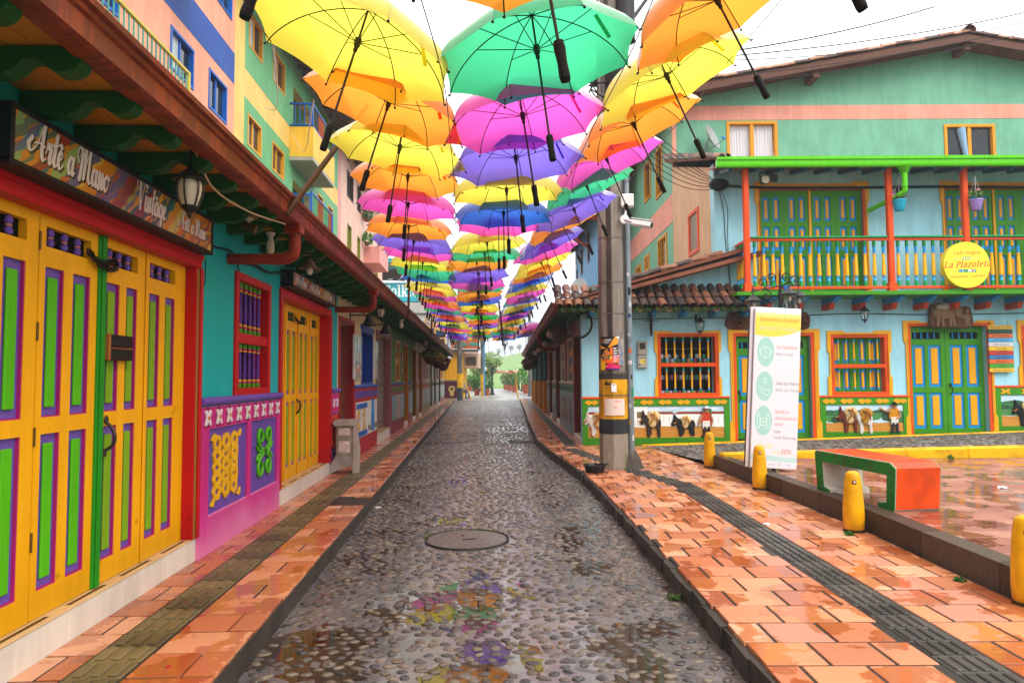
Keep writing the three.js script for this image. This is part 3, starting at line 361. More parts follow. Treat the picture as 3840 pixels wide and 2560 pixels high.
// things hung on the turquoise shop
{
  let g = inL('double_plaque', 'small dark double wooden board hung on the near yellow door', 'plaque', 4.53, 1.72, -.055); g._d = [4.53, 1.72, -.055];
  part(g, 'board', box(4.41, 4.7, 1.81, 1.888, -.055, -.02, .006), Wd('#1d1512')); part(g, 'board', box(4.41, 4.7, 1.725, 1.803, -.055, -.02, .006), Wd('#1d1512')); part(g, 'backing', [box(4.4, 4.425, 1.722, 1.891, -.06, -.018, .004), box(4.42, 4.705, 1.8, 1.806, -.056, -.021)], Wd('#a4622c'));
  const link = new THREE.TorusGeometry(.016, .0045, 5, 10), chain = (name, label, pts, o) => { const c = new THREE.CatmullRomCurve3(pts.map(p => V3(...p))), n = Math.round(c.getLength() / .022), gs = []; for (let k = 0; k <= n; k++) { const p = c.getPointAt(k / n), t = c.getTangentAt(k / n), q = link.clone(); q.scale(1.35, 1, 1); q.rotateX(k % 2 ? PI / 2 : 0); q.applyQuaternion(new THREE.Quaternion().setFromUnitVectors(V3(1, 0, 0), t)); q.translate(p.x, p.y, p.z); gs.push(q); } const h = inL(name, label, 'chain', pts[0][0], pts[0][1], pts[0][2]); part(h, 'links', gs, Mt('#2c2824', { m: .8, r: .35 })); };
  chain('door_chain', 'heavy dark chain looped through the openings of the near yellow doors', [[4.2, 2.37, -.04], [4.24, 2.33, -.03], [4.33, 2.325, -.015], [4.42, 2.34, -.03], [4.5, 2.36, -.045], [4.47, 2.31, -.025], [4.36, 2.29, -.012], [4.27, 2.31, -.02], [4.21, 2.36, -.04]]);
  chain('door_chain', 'steel chain between the openings of the farther yellow doors', [[9.05, 2.4, -.11], [9.12, 2.36, -.1], [9.25, 2.345, -.09], [9.36, 2.39, -.11]]);
  const cab = (name, label, pts, r, hex) => { const h = inL(name, label, 'cable', pts[0][0], pts[0][1], pts[0][2]); part(h, 'wire', tube(pts, r, pts.length * 6, 6), Mt(hex, { r: .6, m: 0 })); };
  cab('wall_cable', 'black cable sagging from the near sign to the barred window', [[5.6, 2.83, .05], [5.9, 2.74, .03], [6.3, 2.77, .03], [6.5, 2.72, .02], [6.56, 2.6, .02]], .008, '#141212');
  cab('wall_cable', 'twisted cable bundle running into the smaller swirled sign', [[6.55, 2.7, .02], [7.0, 2.75, .03], [7.4, 2.74, .04], [7.8, 2.8, .05], [8.0, 2.8, .08]], .013, '#1c1714');
  cab('wall_cable', 'pale loose wire hanging under the rust gutter', [[4.37, 3.04, .5], [4.8, 2.93, .45], [5.3, 2.9, .5], [6.1, 2.97, .58]], .007, '#c9b79c');
  cab('wall_cable', 'thin wire dropping beside the red door frame', [[5.8, 2.6, .01], [5.795, 2.45, .012], [5.79, 2.38, .01]], .004, '#141212');
}
// lamps: lantern (six sides, frosted or clear), shaded bulb, cone, bare bulb
function lantern(name, label, pos, rot, sc, glass = frostM, wallArm = 0, group) { // top of the lantern at pos
  const g = thing(name, label, 'lantern', pos, rot, group); const k = sc;
  const b0 = part(g, 'roof', lathe([[.0, .0], [.012, 0], [.016, -.03], [.05, -.05], [.068, -.075], [.105, -.1], [.112, -.112], [.075, -.114], [0, -.11]].map(p => [p[0] * k, p[1] * k]), 12), ironM);
  part(g, 'glass', lathe([[.072, -.114], [.082, -.15], [.076, -.21], [.05, -.285]].map(p => [p[0] * k, p[1] * k]), 6), glass);
  const bars = []; for (let i = 0; i < 6; i++) { const a = i * PI / 3 + PI / 2, q = tube([[.075, -.112], [.086, -.15], [.08, -.21], [.052, -.29]].map(p => [Math.sin(a) * p[0] * k, p[1] * k, Math.cos(a) * p[0] * k]), .0065 * k, 8, 5); bars.push(q); }
  bars.forEach(q => part(g, 'frame_bar', q, ironM)); part(g, 'finial', lathe([[.056, -.283], [.058, -.295], [.035, -.315], [.012, -.335], [.016, -.35], [.008, -.365], [0, -.37]].map(p => [p[0] * k, p[1] * k]), 10), ironM);
  if (glass === clearM) part(g, 'bulb', mv(ball(.028 * k, 1, 1.3, 1), 0, -.17 * k, 0), frostM);
  part(g, 'hook', wallArm ? [tube([[0, 0, 0], [0, .05 * k, -.02], [0, .06 * k, -wallArm * .6], [0, -.02, -wallArm]], .008 * k, 14, 6), mv(box(-.03, .03, -.09, .07, -.008, .008, .004), 0, 0, -wallArm)] : [tube([[0, 0, 0], [0, .1 * k, 0]], .007 * k, 1, 6), mv(new THREE.TorusGeometry(.014 * k, .004 * k, 5, 10), 0, .05 * k, 0)], ironM);
  return g;
}
lantern('eave_lantern', 'black hanging lantern with frosted glass under the near rust gutter', Lp(4.37, 2.96, .47), LR, .94);
lantern('eave_lantern', 'black lantern with pale glass beside the cone lamps on the cream shop', Lp(12.76, 2.98, .47), LR, .85);
lantern('eave_lantern', 'black lantern hanging before the first flower basket of the far shops', Lp(23.4, 2.95, .45), LR, .9);
lantern('eave_lantern', 'black lantern hanging behind the first flower basket of the far shops', Lp(26.6, 2.9, .45), LR, .9);
{
  let g = thing('shaded_lamp', 'fluted metal lamp shade with bare bulb under the turquoise shop eave', 'lamp', Lp(7.3, 3.03, .5), LR); part(g, 'stem', rod([0, 0, 0], [0, -.2, 0], .008), ironM); part(g, 'shade', lathe([[.012, -.15], [.03, -.17], [.05, -.21], [.08, -.245], [.12, -.262], [.118, -.266], [.02, -.22]], 18), Mt('#54503f', { m: .5 })); part(g, 'bulb', mv(ball(.034, 1, 1.25, 1), 0, -.29, 0), frostM);
  const bulb = (label, s, y, o, k) => { const q = thing('bare_bulb', label, 'lamp', Lp(s, y, o), LR); part(q, 'holder', lathe([[.055 * k, 0], [.055 * k, -.02], [.03 * k, -.03], [.03 * k, -.075], [0, -.075]], 12), M('#d9d3c6', { r: .3, bump: 0 })); part(q, 'bulb', lathe([[.028 * k, -.075], [.045 * k, -.1], [.047 * k, -.17], [.03 * k, -.2], [0, -.205]], 12), frostM); };
  bulb('white ceramic bulb holder under the eave behind the rust elbow pipe', 6.6, 3.0, .3, .8); bulb('white jar lamp on the eave before the green shop', 15.8, 2.95, .5, 1.0);
  g = thing('security_camera', 'bronze round security camera under the eave near the rust elbow pipe', 'camera', Lp(5.97, 2.99, .3), LR); part(g, 'mount', [lathe([[.045, 0], [.045, -.012], [.015, -.02], [.012, -.05]], 12)], M('#cfc8bb', { r: .4 })); part(g, 'body', mv(rx(rod([0, 0, -.05], [0, 0, .07], .038, .04, 16), .35), 0, -.075, 0), Mt('#4a3316')); part(g, 'lens_ring', mv(rx(mv(new THREE.TorusGeometry(.024, .004, 6, 16), 0, 0, .071), .35), 0, -.075, 0), Mt('#a08a2a'));
  part(g, 'lens', mv(rx(mv(rx(new THREE.CylinderGeometry(.018, .018, .01, 12), PI / 2), 0, 0, .07), .35), 0, -.075, 0), glassM);
  const cone = (label, s) => { const q = inL('cone_lamp', label, 'lamp', s, 2.72, .05); part(q, 'arm', [rod([s, 2.72, 0], [s, 2.72, .34], .012), box(s - .03, s + .03, 2.6, 2.8, 0, .015, .004)], ironM); part(q, 'shade', mv(lathe([[.02, .02], [.05, .01], [.06, -.06], [.14, -.19], [.136, -.19], [.04, -.05]], 20), s, 2.72, .34), Mt('#17120f', { r: .55, m: .1 })); };
  cone('black cone lamp above the first painting on the cream shop', 12.2); cone('black cone lamp above the second painting on the cream shop', 14.35);
}
// ---------- the shops farther down the left row ----------
function doorway(b, x0, x1, y0, y1, fM, d, inM, step = true) { // trimmed opening with deep reveals and a closed panelled leaf
  part(b, 'door_frame', [box(x0 - .06, x1 + .06, y1, y1 + .07, -.02, .03, .006), box(x0 - .06, x0, y0, y1, -d, .025, .005), box(x1, x1 + .06, y0, y1, -d, .025, .005)], fM);
  const w = (x1 - x0), n = w > 1.15 ? 3 : 2, cols = []; for (let k = 0; k < n; k++) cols.push([x0 + (k + .2) * w / n, x0 + (k + .8) * w / n]);
  const l = part(b, 'door_leaf', wall(x0, x1, y0, y1, cols.flatMap(c => [[c[0], c[1], y0 + .12, y0 + .95], [c[0], c[1], y0 + 1.07, y1 - .12]]), -d - .05, -d), inM.f); part(l, 'door_panel', cols.map(c => box(c[0], c[1], y0 + .1, y1 - .1, -d - .045, -d - .02)), inM.p);
  if (step) part(b, 'door_step', box(x0 - .05, x1 + .05, .1, y0, -d, .02, .006), whiteTile);
}
function barWin(b, x0, x1, y0, y1, fM, panels) { const w = part(b, 'window', [...frameG(x0, x1, y0, y1, .06, -.08, .03, .005)], fM); const n = panels.length; panels.forEach((p, k) => part(w, 'shutter_panel', box(x0 + .06, x1 - .06, lerp(y0 + .06, y1 - .06, k / n), lerp(y0 + .06, y1 - .06, (k + 1) / n) - .004, -.07, -.03, .004), Wd(p))); return w; }
const shopBox = (b, s0, s1, hex, ops) => part(b, 'wall', [...wall(s0, s1, 0, 3.06, ops, -.3, 0), box(s0, s1, 0, 3.3, -3.4, -3.2), box(s0, s0 + .15, 0, 3.06, -3.2, -.3), box(s1 - .15, s1, 0, 3.06, -3.2, -.3), ...ops.map(o => box(o[0] - .02, o[1] + .02, o[2], o[3] + .02, -.52, -.46))], M(hex, { r: .6, bump: .004, map: T.wallS }));
const dadoRow = (b, s0, s1, baseM, railM, bandM, panelM, n = 3) => { part(b, 'dado', wall(s0, s1, .12, 1.42, [], 0, .03, .005), baseM); part(b, 'dado_rail', rails(s0 - .01, s1 + .01, 1.45, .03), railM); const w = (s1 - s0) / Math.max(3, Math.round((s1 - s0) / .22)); for (let s = s0 + w * .2; s < s1 - w * .5; s += w) part(b, 'band_relief', box(s, s + w * .55, 1.23, 1.36, .03, .038, .006), bandM); for (let k = 0; k < n; k++) { const a = lerp(s0 + .08, s1 - .03, k / n), c = a + (s1 - s0 - .11) / n - .05; part(b, 'dado_panel', box(a, c, .48, 1.15, .03, .042, .005), panelM[k % panelM.length]); } };
function figureMural(seed, sky, gnd) { return canvas(256, 384, (x, w, h) => { const r = rng(seed); x.fillStyle = sky; x.fillRect(0, 0, w, h); x.fillStyle = gnd; x.fillRect(0, h * .62, w, h); for (let k = 0; k < 14; k++) { x.fillStyle = ['#5d7a3a', '#8fae9c', '#c9b88e', '#6a88a8'][(r() * 4) | 0]; x.globalAlpha = .5; x.beginPath(); x.ellipse(r() * w, h * (.3 + .35 * r()), 20 + 40 * r(), 14 + 20 * r(), 0, 0, 7); x.fill(); } x.globalAlpha = 1; for (let k = 0; k < 2; k++) { const cx = w * (.3 + .4 * k), c = ['#1c1a1e', '#3a2a22', '#e5e0da', '#7a2a22'][(r() * 4) | 0]; x.fillStyle = c; x.beginPath(); x.moveTo(cx - 34, h); x.quadraticCurveTo(cx - 46, h * .5, cx - 14, h * .45); x.lineTo(cx + 14, h * .45); x.quadraticCurveTo(cx + 46, h * .5, cx + 34, h); x.fill(); x.fillStyle = '#a8785a'; x.beginPath(); x.ellipse(cx, h * .36, 19, 27, 0, 0, 7); x.fill(); x.fillStyle = '#17120f'; x.beginPath(); x.ellipse(cx, h * .31, 22, 16, 0, PI, 0); x.fill(); } }); }
const bodyShape = blob([[-.1, -.3], [-.11, 0], [-.07, .1], [-.02, .13], [-.05, .18], [-.055, .25], [0, .31], [.055, .25], [.05, .18], [.02, .13], [.07, .1], [.11, 0], [.1, -.3]]);
{
  let b = inL('cream_shop', 'cream shop with dark red doorway, blue window and red dado', 'shop', 14.4);
  shopBox(b, 11.155, 17.76, C.cream, [[11.3, 12.5, .2, 2.56], [13.38, 14.72, 1.47, 2.56], [15.35, 17.6, .2, 2.6]]); eave(b, 11.155, 17.76);
  doorway(b, 11.3, 12.5, .2, 2.56, Wd('#a51523'), .24, { f: dredM, p: Wd('#5d0404') }); part(b, 'door_edge', box(11.5, 11.56, .2, 2.5, -.24, -.2, .004), yelM);
  dadoRow(b, 12.57, 15.27, M('#b02731', { r: .55 }), M('#3a63c0'), M('#2c55b8'), [M('#ddd8cf'), M('#ddd8cf')], 2);
  for (const [s, hx] of [[12.75, '#d8a860'], [13.35, '#d8a860']]) { const r0 = [ring(s + .1, .93, .11, .07, .042, .012, 12), ring(s + .1, .93, .05, .02, .042, .014, 10), ring(s + .12, .72, .09, .05, .042, .012, 12), mv(ext(blob([[s, .6], [s + .2, .62], [s + .22, .68], [s + .02, .66]]), .012, .003), 0, 0, .042)]; part(b, 'scroll_relief', r0, M(hx)); }
  part(b, 'blue_band', [box(12.66, 13.85, .5, .6, .042, .05, .004), box(12.66, 13.85, 1.02, 1.12, .042, .05, .004)], M('#1f5fb4'));
  const fig = part(b, 'figure_relief', [mv(ext(bodyShape, .02, .008), 14.5, .86, .044)], M('#2f7ac0')); part(fig, 'relief_ground', box(13.98, 15.16, .56, .66, .044, .06, .006), M('#8a857c'));
  const w = part(b, 'window', [box(13.3, 14.8, 2.56, 2.65, -.02, .04, .006), ...frameG(13.38, 14.72, 1.47, 2.56, .05, -.26, .02, .005)], Wd('#1c3f9c')); part(w, 'shutter_panel', box(13.43, 13.85, 1.52, 2.5, -.24, -.2, .004), Wd('#a3152c')); part(w, 'shutter_panel', box(13.87, 14.67, 1.52, 2.5, -.24, -.2, .004), Wd('#12347e')); for (const y of [1.6, 1.95, 2.3]) part(w, 'shutter_strip', box(13.5, 13.8, y, y + .14, -.2, -.185, .004), Wd(y > 1.9 && y < 2 ? '#2d62bb' : '#e8e0cd'));
  part(b, 'door_frame', [box(15.27, 17.7, 2.6, 2.68, -.02, .03, .006), box(15.27, 15.35, .2, 2.6, -.2, .03, .005), box(17.6, 17.7, .2, 2.6, -.28, .03, .005)], Wd('#9b5a66'));
  for (let k = 0; k < 4; k++) { const x = 15.36 + k * .56; leaf(b, x, x + .555, .36, 2.58, -.16, { frame: Wd('#93867c'), panel: Wd(k % 2 ? '#8c2b34' : '#39806a'), strip: Wd('#a79d93'), rows: [[.5, 1.3], [1.42, 2.2]], cols: [[x + .08, x + .24], [x + .32, x + .48]] }); }
  sill(b, 15.3, 17.7, .36);
  const txt = canvas(512, 200, (x, w, h) => { x.fillStyle = C.cream; x.fillRect(0, 0, w, h); x.fillStyle = '#8d1c34'; x.font = 'bold 92px serif'; x.textAlign = 'center'; x.save(); x.translate(w / 2, 104); x.scale(.8, 1); x.fillText('ROMANJOLES', 0, 0); x.restore(); x.fillStyle = '#5a4a3a'; x.font = '28px serif'; x.fillText('Tel. 861 05 47', w / 2, 160); });
  part(b, 'painted_lettering', plane(1.15, .3, 14.05, 2.82, .003), printM(txt, .6));
  const paint = (label, s0, s1, seed) => { const t = canvas(256, 512, (x, w, h) => { const r = rng(seed); x.fillStyle = '#a9c4cc'; x.fillRect(0, 0, w, h); for (let k = 0; k < 120; k++) { x.globalAlpha = .6; const y = r() * h, top = y < h * .45; x.fillStyle = top ? ['#dfe8e6', '#8fb6c8', '#5a93b4', '#c9a76a'][(r() * 4) | 0] : ['#27406f', '#a8242c', '#e0862a', '#efd9b0', '#2d6fae', '#7a3018'][(r() * 6) | 0]; x.fillRect(r() * w, y, 10 + 36 * r(), 16 + 60 * r() * (top ? .6 : 1)); } x.globalAlpha = 1; x.fillStyle = '#e9eef0'; x.beginPath(); x.ellipse(w * .55, h * .2, 26, 80, .1, 0, 7); x.fill(); for (let k = 0; k < 4; k++) { x.fillStyle = '#d9701e'; x.fillRect(40 + k * 44, h * .72, 26, 90); x.fillStyle = '#f2ead8'; x.fillRect(44 + k * 44, h * .68, 16, 34); } }); const g = inL('painting', label, 'painting', s0, 1.58, .0); part(g, 'canvas_board', box(s0, s1, 1.58, 2.4, .012, .055, .006), M('#efe8dc')); part(g, 'picture', plane(s1 - s0 - .02, .8, (s0 + s1) / 2, 1.99, .057), printM(t, .35)); };
  paint('large narrow painting left of the blue window', 12.42, 13.12, 4); paint('slim painting between the blue window and the grey doors', 14.78, 15.2, 8);
}
{
  let b = inL('green_shop', 'green shop with red striped shutter and orange door openings', 'shop', 21.2);
  shopBox(b, 17.765, 24.6, '#4d8637', [[20.75, 21.8, .2, 2.6], [23.35, 24.5, .2, 2.6], [18.7, 19.73, 1.5, 2.64]]); eave(b, 17.765, 24.6, soffM2);
  barWin(b, 18.7, 19.73, 1.5, 2.64, Wd('#c89a58'), ['#8f1408', '#2e6a24', '#8f1408', '#d8c48c', '#a31f0c', '#2e6a24', '#8f1408']);
  doorway(b, 20.75, 21.8, .26, 2.6, Wd('#c2761a'), .26, { f: Wd('#a05f12'), p: Wd('#7d4a10') }); doorway(b, 23.35, 24.5, .26, 2.6, Wd('#b06c18'), .26, { f: Wd('#8a5210'), p: Wd('#6d4210') });
  dadoRow(b, 17.78, 20.66, M('#94424a'), M('#3d62b4'), M('#5f8a3c'), [printM(figureMural(2, '#7f9dae', '#6d6a62')), printM(figureMural(3, '#b09a94', '#7a706a')), printM(figureMural(5, '#8aa6b6', '#8a7a5a'))]); dadoRow(b, 21.9, 23.26, M('#9a5a62'), M('#3d62b4'), M('#5f8a3c'), [printM(figureMural(7, '#8fb0c4', '#7a6a58'))], 1);
  for (const [y, l] of [[2.05, 'upper framed notice beside the orange doorway'], [1.68, 'lower framed notice beside the orange doorway']]) { const g = inL('framed_notice', l, 'notice', 20.15, y, 0); part(g, 'frame', frameG(20.0, 20.45, y, y + .3, .03, .004, .03, .004), ironM); part(g, 'sheet', box(20.03, 20.42, y + .03, y + .27, .004, .016), M('#b9d2c6')); }
}
function farShop(name, label, s0, s1, hex, doors, wins, dM, panel, trim) { const b = inL(name, label, 'shop', (s0 + s1) / 2); shopBox(b, s0, s1 - .005, hex, [...doors.map(d => [d[0], d[1], .2, 2.58]), ...wins.map(w => [w[0], w[1], 1.5, 2.58])]); eave(b, s0, s1 - .005, soffM2); doors.forEach(d => doorway(b, d[0], d[1], .26, 2.58, Wd(trim), .24, { f: Wd(trim), p: dredM })); wins.forEach(w => barWin(b, w[0], w[1], 1.5, 2.58, Wd(w[2]), w[3])); let a = s0; for (const d of [...doors, [s1, s1]]) { if (d[0] - a > .4) dadoRow(b, a + .05, d[0] - .1, dM, M('#a8a4a8'), M(trim), panel, Math.max(1, Math.round((d[0] - a) / 1.1))); a = d[1] + .05; } return b; }
const murs = [printM(figureMural(12, '#a09a92', '#6d6458')), printM(figureMural(13, '#6f8fa0', '#7d6a4a'))];
farShop('pink_shop', 'pale pink shop with orange doorway and red shutters under the flower baskets', 24.605, 31.4, '#c9a79c', [[25.8, 27.0]], [[27.85, 28.8, '#c7b3a8', ['#8f2018', '#3a1410', '#8f2018']], [29.7, 30.7, '#c7b3a8', ['#2d5f9c', '#c98a20', '#2d5f9c']]], M('#a58a6a'), murs, '#b06f1c');
farShop('white_shop', 'white shop with dark green door frames far along the row', 31.405, 38, '#cfc4be', [[31.6, 32.6], [34.4, 35.4]], [[36.3, 37.2, '#8a4a3a', ['#3a5fa0', '#8f2018', '#c9a45a']]], M('#a89a90'), murs, '#0f4a1c');
farShop('tan_shop', 'last tan shop of the row with orange window frames', 38.005, 44, '#b88a58', [[38.4, 39.4]], [[40.2, 41.2, '#c9751c', ['#7d1a12', '#c9a45a']], [42.2, 43.1, '#d8c8a0', ['#5d2a1c', '#7d1a12']]], M('#8a5a5a'), murs, '#1d3f1c');
// flower baskets under the eave
const leafG = (() => { const g = new THREE.PlaneGeometry(.06, .1, 1, 2), p = g.attributes.position; for (let i = 0; i < p.count; i++) { const y = p.getY(i); p.setX(i, p.getX(i) * (1 - Math.abs(y) * 12)); p.setZ(i, -y * y * 3); } g.computeVertexNormals(); return g; })();
function leafCloud(n, rx_, ry_, rz_, seed, sc = 1, hollow = .35) { const r = rng(seed), gs = []; for (let k = 0; k < n; k++) { const a = r() * TAU, t = Math.acos(2 * r() - 1), q = lerp(hollow, 1, Math.cbrt(r())), g = leafG.clone(); g.scale(sc * (.7 + .7 * r()), sc * (.7 + .7 * r()), 1); g.rotateX(r() * 6); g.rotateY(r() * 6); g.rotateZ(r() * 6); g.translate(Math.sin(t) * Math.cos(a) * rx_ * q, Math.cos(t) * ry_ * q, Math.sin(t) * Math.sin(a) * rz_ * q); gs.push(g); } return gs; }
const leafMat = (hex, t = .25) => M(hex, { map: null, bump: 0, r: .6, trans: t });
function basket(label, pos, rot, hexLeaf, hexFl, seed, k = 1) { const g = thing('flower_basket', label, 'hanging basket', pos, rot, 'hanging flower baskets'); delete g.userData.group; part(g, 'basket', lathe([[0, -.3], [.13, -.27], [.22, -.17], [.27, 0], [.255, 0], [.2, -.15], [.0, -.25]].map(p => [p[0] * k, p[1] * k]), 18), M('#4a2d18', { r: .9, bump: .01, map: T.dirty })); part(g, 'chain', [0, 1, 2].map(i => rod([.25 * k * Math.cos(i * 2.1), 0, .25 * k * Math.sin(i * 2.1)], [0, .62, 0], .005, .005, 5)), ironM); part(g, 'foliage', leafCloud(170, .34 * k, .27 * k, .34 * k, seed, 1.1).map(q => mv(q, 0, .12 * k, 0)), leafMat(hexLeaf)); part(g, 'flowers', leafCloud(46, .36 * k, .3 * k, .36 * k, seed + 5, .55, .8).map(q => mv(q, 0, .13 * k, 0)), leafMat(hexFl)); return g; }
basket('brown hanging basket with yellow green leaves, nearest on the shop row', Lp(24.9, 2.36, .5), LR, '#4f6420', '#8a8a22', 5, .9);
basket('brown hanging basket with yellow leaves and pink blooms, second on the row', Lp(29.2, 2.3, .5), LR, '#8a8a1c', '#d88a9c', 6, 1);
basket('brown hanging basket with dark purple leaves and red blooms on the row', Lp(33.8, 2.25, .5), LR, '#4a1c2a', '#c81c1c', 7, 1.05);
// ---------- tall houses behind the row ----------
const UZ = -3.6, OFFZ = UZ - .2;
function upWin(b, x0, x1, y0, y1, fM, curtain) { const w = part(b, 'window', [...frameG(x0, x1, y0, y1, .06, UZ - .14, UZ + .02, .005), box((x0 + x1) / 2 - .03, (x0 + x1) / 2 + .03, y0 + .06, y1 - .06, UZ - .1, UZ - .04, .004)], fM); part(w, 'pane', box(x0 + .06, x1 - .06, y0 + .06, y1 - .06, UZ - .09, UZ - .08), glassM); if (curtain) part(w, 'curtain', box(x0 + .06, (x0 + x1) / 2, y0 + .06, y1 - .06, UZ - .078, UZ - .07), M('#b9c2c8', { r: .4, bump: 0 })); }
const railing = (b, x0, x1, y0, y1, z, fM, bMs, st = .13) => { const g = part(b, 'railing', [box(x0, x1, y1 - .05, y1, z - .03, z + .03, .005), box(x0, x1, y0, y0 + .05, z - .025, z + .025, .005), box(x0, x0 + .06, y0, y1, z - .032, z + .032, .005), box(x1 - .06, x1, y0, y1, z - .032, z + .032, .005)], fM); let k = 0; const bg = prep(rod([0, y0 + .05, 0], [0, y1 - .05, 0], .014, .014, 6)); for (let x = x0 + st; x < x1 - .08; x += st) piece(g, 'railing_bar', bg, bMs[((k++) / 6 | 0) % bMs.length], [x, 0, z]).position.y = 0; return g; };
function upRoof(b, s0, s1, y, M2) { part(b, 'roof', [sideExt(shp([[UZ + 1.0, y - .05], [UZ + 1.0, y + .12], [UZ - 4, y + 1.7], [UZ - 4, y + 1.5]]), s1 - s0, s0)], clayM); part(b, 'roof_soffit', sideExt(shp([[UZ + .98, y - .07], [UZ + .98, y - .055], [UZ - .02, y + .29], [UZ - .02, y + .27]]), s1 - s0 - .02, s0 + .01), M2); for (let s = s0 + .2; s < s1; s += .55) part(b, 'rafter', sideExt(shp([[UZ + .96, y - .2], [UZ + .96, y - .075], [UZ, y + .255], [UZ, y + .13]]), .09, s), Wd('#6d4426')); part(b, 'roof_gutter', sideExt(shp([[UZ + .98, y - .05], [UZ + 1.1, y - .05], [UZ + 1.12, y + .1], [UZ + .98, y + .1]]), s1 - s0 + .02, s0 - .01), M('#7d4a3a')); }
{
  let b = inL('salmon_house', 'salmon house with a blue band and blue framed windows behind the row', 'house', 10, 0, UZ);
  const ops = [[13.05, 14.12, 7.55, 8.4], [14.9, 15.97, 7.52, 8.42], [13.05, 14.12, 10.15, 11.1], [15.3, 16.2, 10.15, 11.1], [8.0, 9.3, 5.55, 7.6], [10.2, 11.2, 7.5, 8.4]];
  part(b, 'wall', [...wall(2, 16.44, 2.5, 13, ops, UZ - .25, UZ), ...ops.map(o => box(o[0], o[1], o[2], o[3], UZ - 1.2, UZ - 1.15)), box(2, 16.44, 2.5, 13, UZ - 6.2, UZ - 6), box(2, 2.2, 2.5, 13, UZ - 6, UZ - .25), box(2, 16.44, 12.8, 13, UZ - 6, UZ - .25)], M('#f0a585', { r: .6, bump: .004 }));
  part(b, 'painted_band', box(8, 16.43, 8.7, 9.45, UZ, UZ + .006), M('#2350a6', { r: .6 }));
  ops.slice(0, 4).concat([ops[5]]).forEach((o, k) => upWin(b, ...o, Wd('#0f5fc0'), k % 2 === 0)); part(b, 'balcony_door', [...frameG(8.0, 9.3, 5.55, 7.6, .09, UZ - .15, UZ + .03)], Wd('#c43a0c')); part(b, 'balcony_door_leaf', box(8.09, 9.21, 5.6, 7.5, UZ - .2, UZ - .12), Wd('#1c3f8c'));
  part(b, 'balcony_slab', box(5, 11.2, 5.35, 5.5, UZ, UZ + 1.2, .01), M('#8a8a84')); railing(b, 5, 11.2, 5.6, 6.62, UZ + 1.15, Wd('#c9b93a'), [Wd('#4a9a86'), Wd('#5aa68e')]);
  part(b, 'upper_slab', box(12.2, 13.7, 9.5, 9.62, UZ + .01, UZ + .8, .01), M('#e8b078'));
}
{
  let b = inL('green_yellow_house', 'green house with yellow bands and blue railed balconies behind the row', 'house', 22, 0, UZ);
  const ops = []; for (const [a, c] of [[17.4, 18.5], [19.45, 20.65], [24.9, 25.8], [26.6, 27.5]]) ops.push([a, c, 7.56, 8.4], [a, c, 10.15, 11.1]); ops.push([21.6, 24.0, 8.5, 10.9], [21.6, 24.0, 5.5, 7.9]);
  part(b, 'wall', [...wall(16.445, 28.45, 2.5, 12, ops, UZ - .25, UZ), box(16.445, 28.45, 2.5, 12, UZ - 6.2, UZ - 6), box(28.25, 28.45, 2.5, 12, UZ - 6, UZ - .25), box(16.445, 16.6, 2.5, 12, UZ - 6, UZ - .25), box(21.3, 24.3, 5.3, 11.2, UZ - 1.4, UZ - 1.3)], M('#f0cc6e', { r: .6, bump: .004 }));
  const gM = M('#69b377', { r: .6, bump: .004 }); part(b, 'painted_field', wall(17.15, 28.44, 2.6, 8.72, ops, UZ, UZ + .006), gM); part(b, 'painted_field', wall(17.15, 28.44, 9.45, 11.95, ops, UZ, UZ + .006), gM); part(b, 'recess_wall', [box(21.32, 21.59, 5.3, 11.2, UZ - 1.3, UZ - .26), box(24.01, 24.3, 5.3, 11.2, UZ - 1.3, UZ - .26)], gM);
  ops.slice(0, 8).forEach((o, k) => upWin(b, ...o, Wd('#e0a010'), k % 2)); for (const y of [5.5, 8.55]) { part(b, 'balcony_door', [...frameG(22.2, 23.2, y, y + 2.1, .08, UZ - 1.3, UZ - 1.2)], Wd('#d0930f')); part(b, 'balcony_door_leaf', box(22.28, 23.12, y + .05, y + 2, UZ - 1.3, UZ - 1.25), Wd('#214a1c')); }
  part(b, 'balcony', [box(21.2, 24.3, 8.5, 9.45, UZ + .66, UZ + .74, .006), box(21.2, 21.28, 8.5, 9.45, UZ, UZ + .66, .006), box(24.22, 24.3, 8.5, 9.45, UZ, UZ + .66, .006)], M('#eebf3a')); part(b, 'balcony_slab', box(21.2, 24.3, 8.38, 8.5, UZ - 1.2, UZ + .74, .008), M('#a9a79c'));
  const bl = Wd('#0f5fc0'), bars = [Wd('#3a3230'), Wd('#c4501c'), Wd('#3f8f5a')]; railing(b, 21.2, 24.3, 9.47, 10.2, UZ + .7, bl, bars); railing(b, 21.15, 24.2, 6.6, 7.4, UZ + .7, bl, [Wd('#5aa67a'), Wd('#a8502c')]); part(b, 'balcony_slab', box(21.15, 24.2, 5.35, 6.58, UZ, UZ + .74, .008), gM);
  for (const y of [9.47, 6.6]) part(b, 'side_railing', [box(21.18, 21.24, y + .68, y + .74, UZ, UZ + .68, .005), box(21.18, 21.24, y, y + .05, UZ, UZ + .68, .005), ...[.15, .3, .45, .6].map(z => box(21.2, 21.225, y + .05, y + .68, UZ + z, UZ + z + .025))], y > 8 ? bl : bl);
  upRoof(b, 16.4, 28.48, 11.6, Wd('#8a5a34'));
}
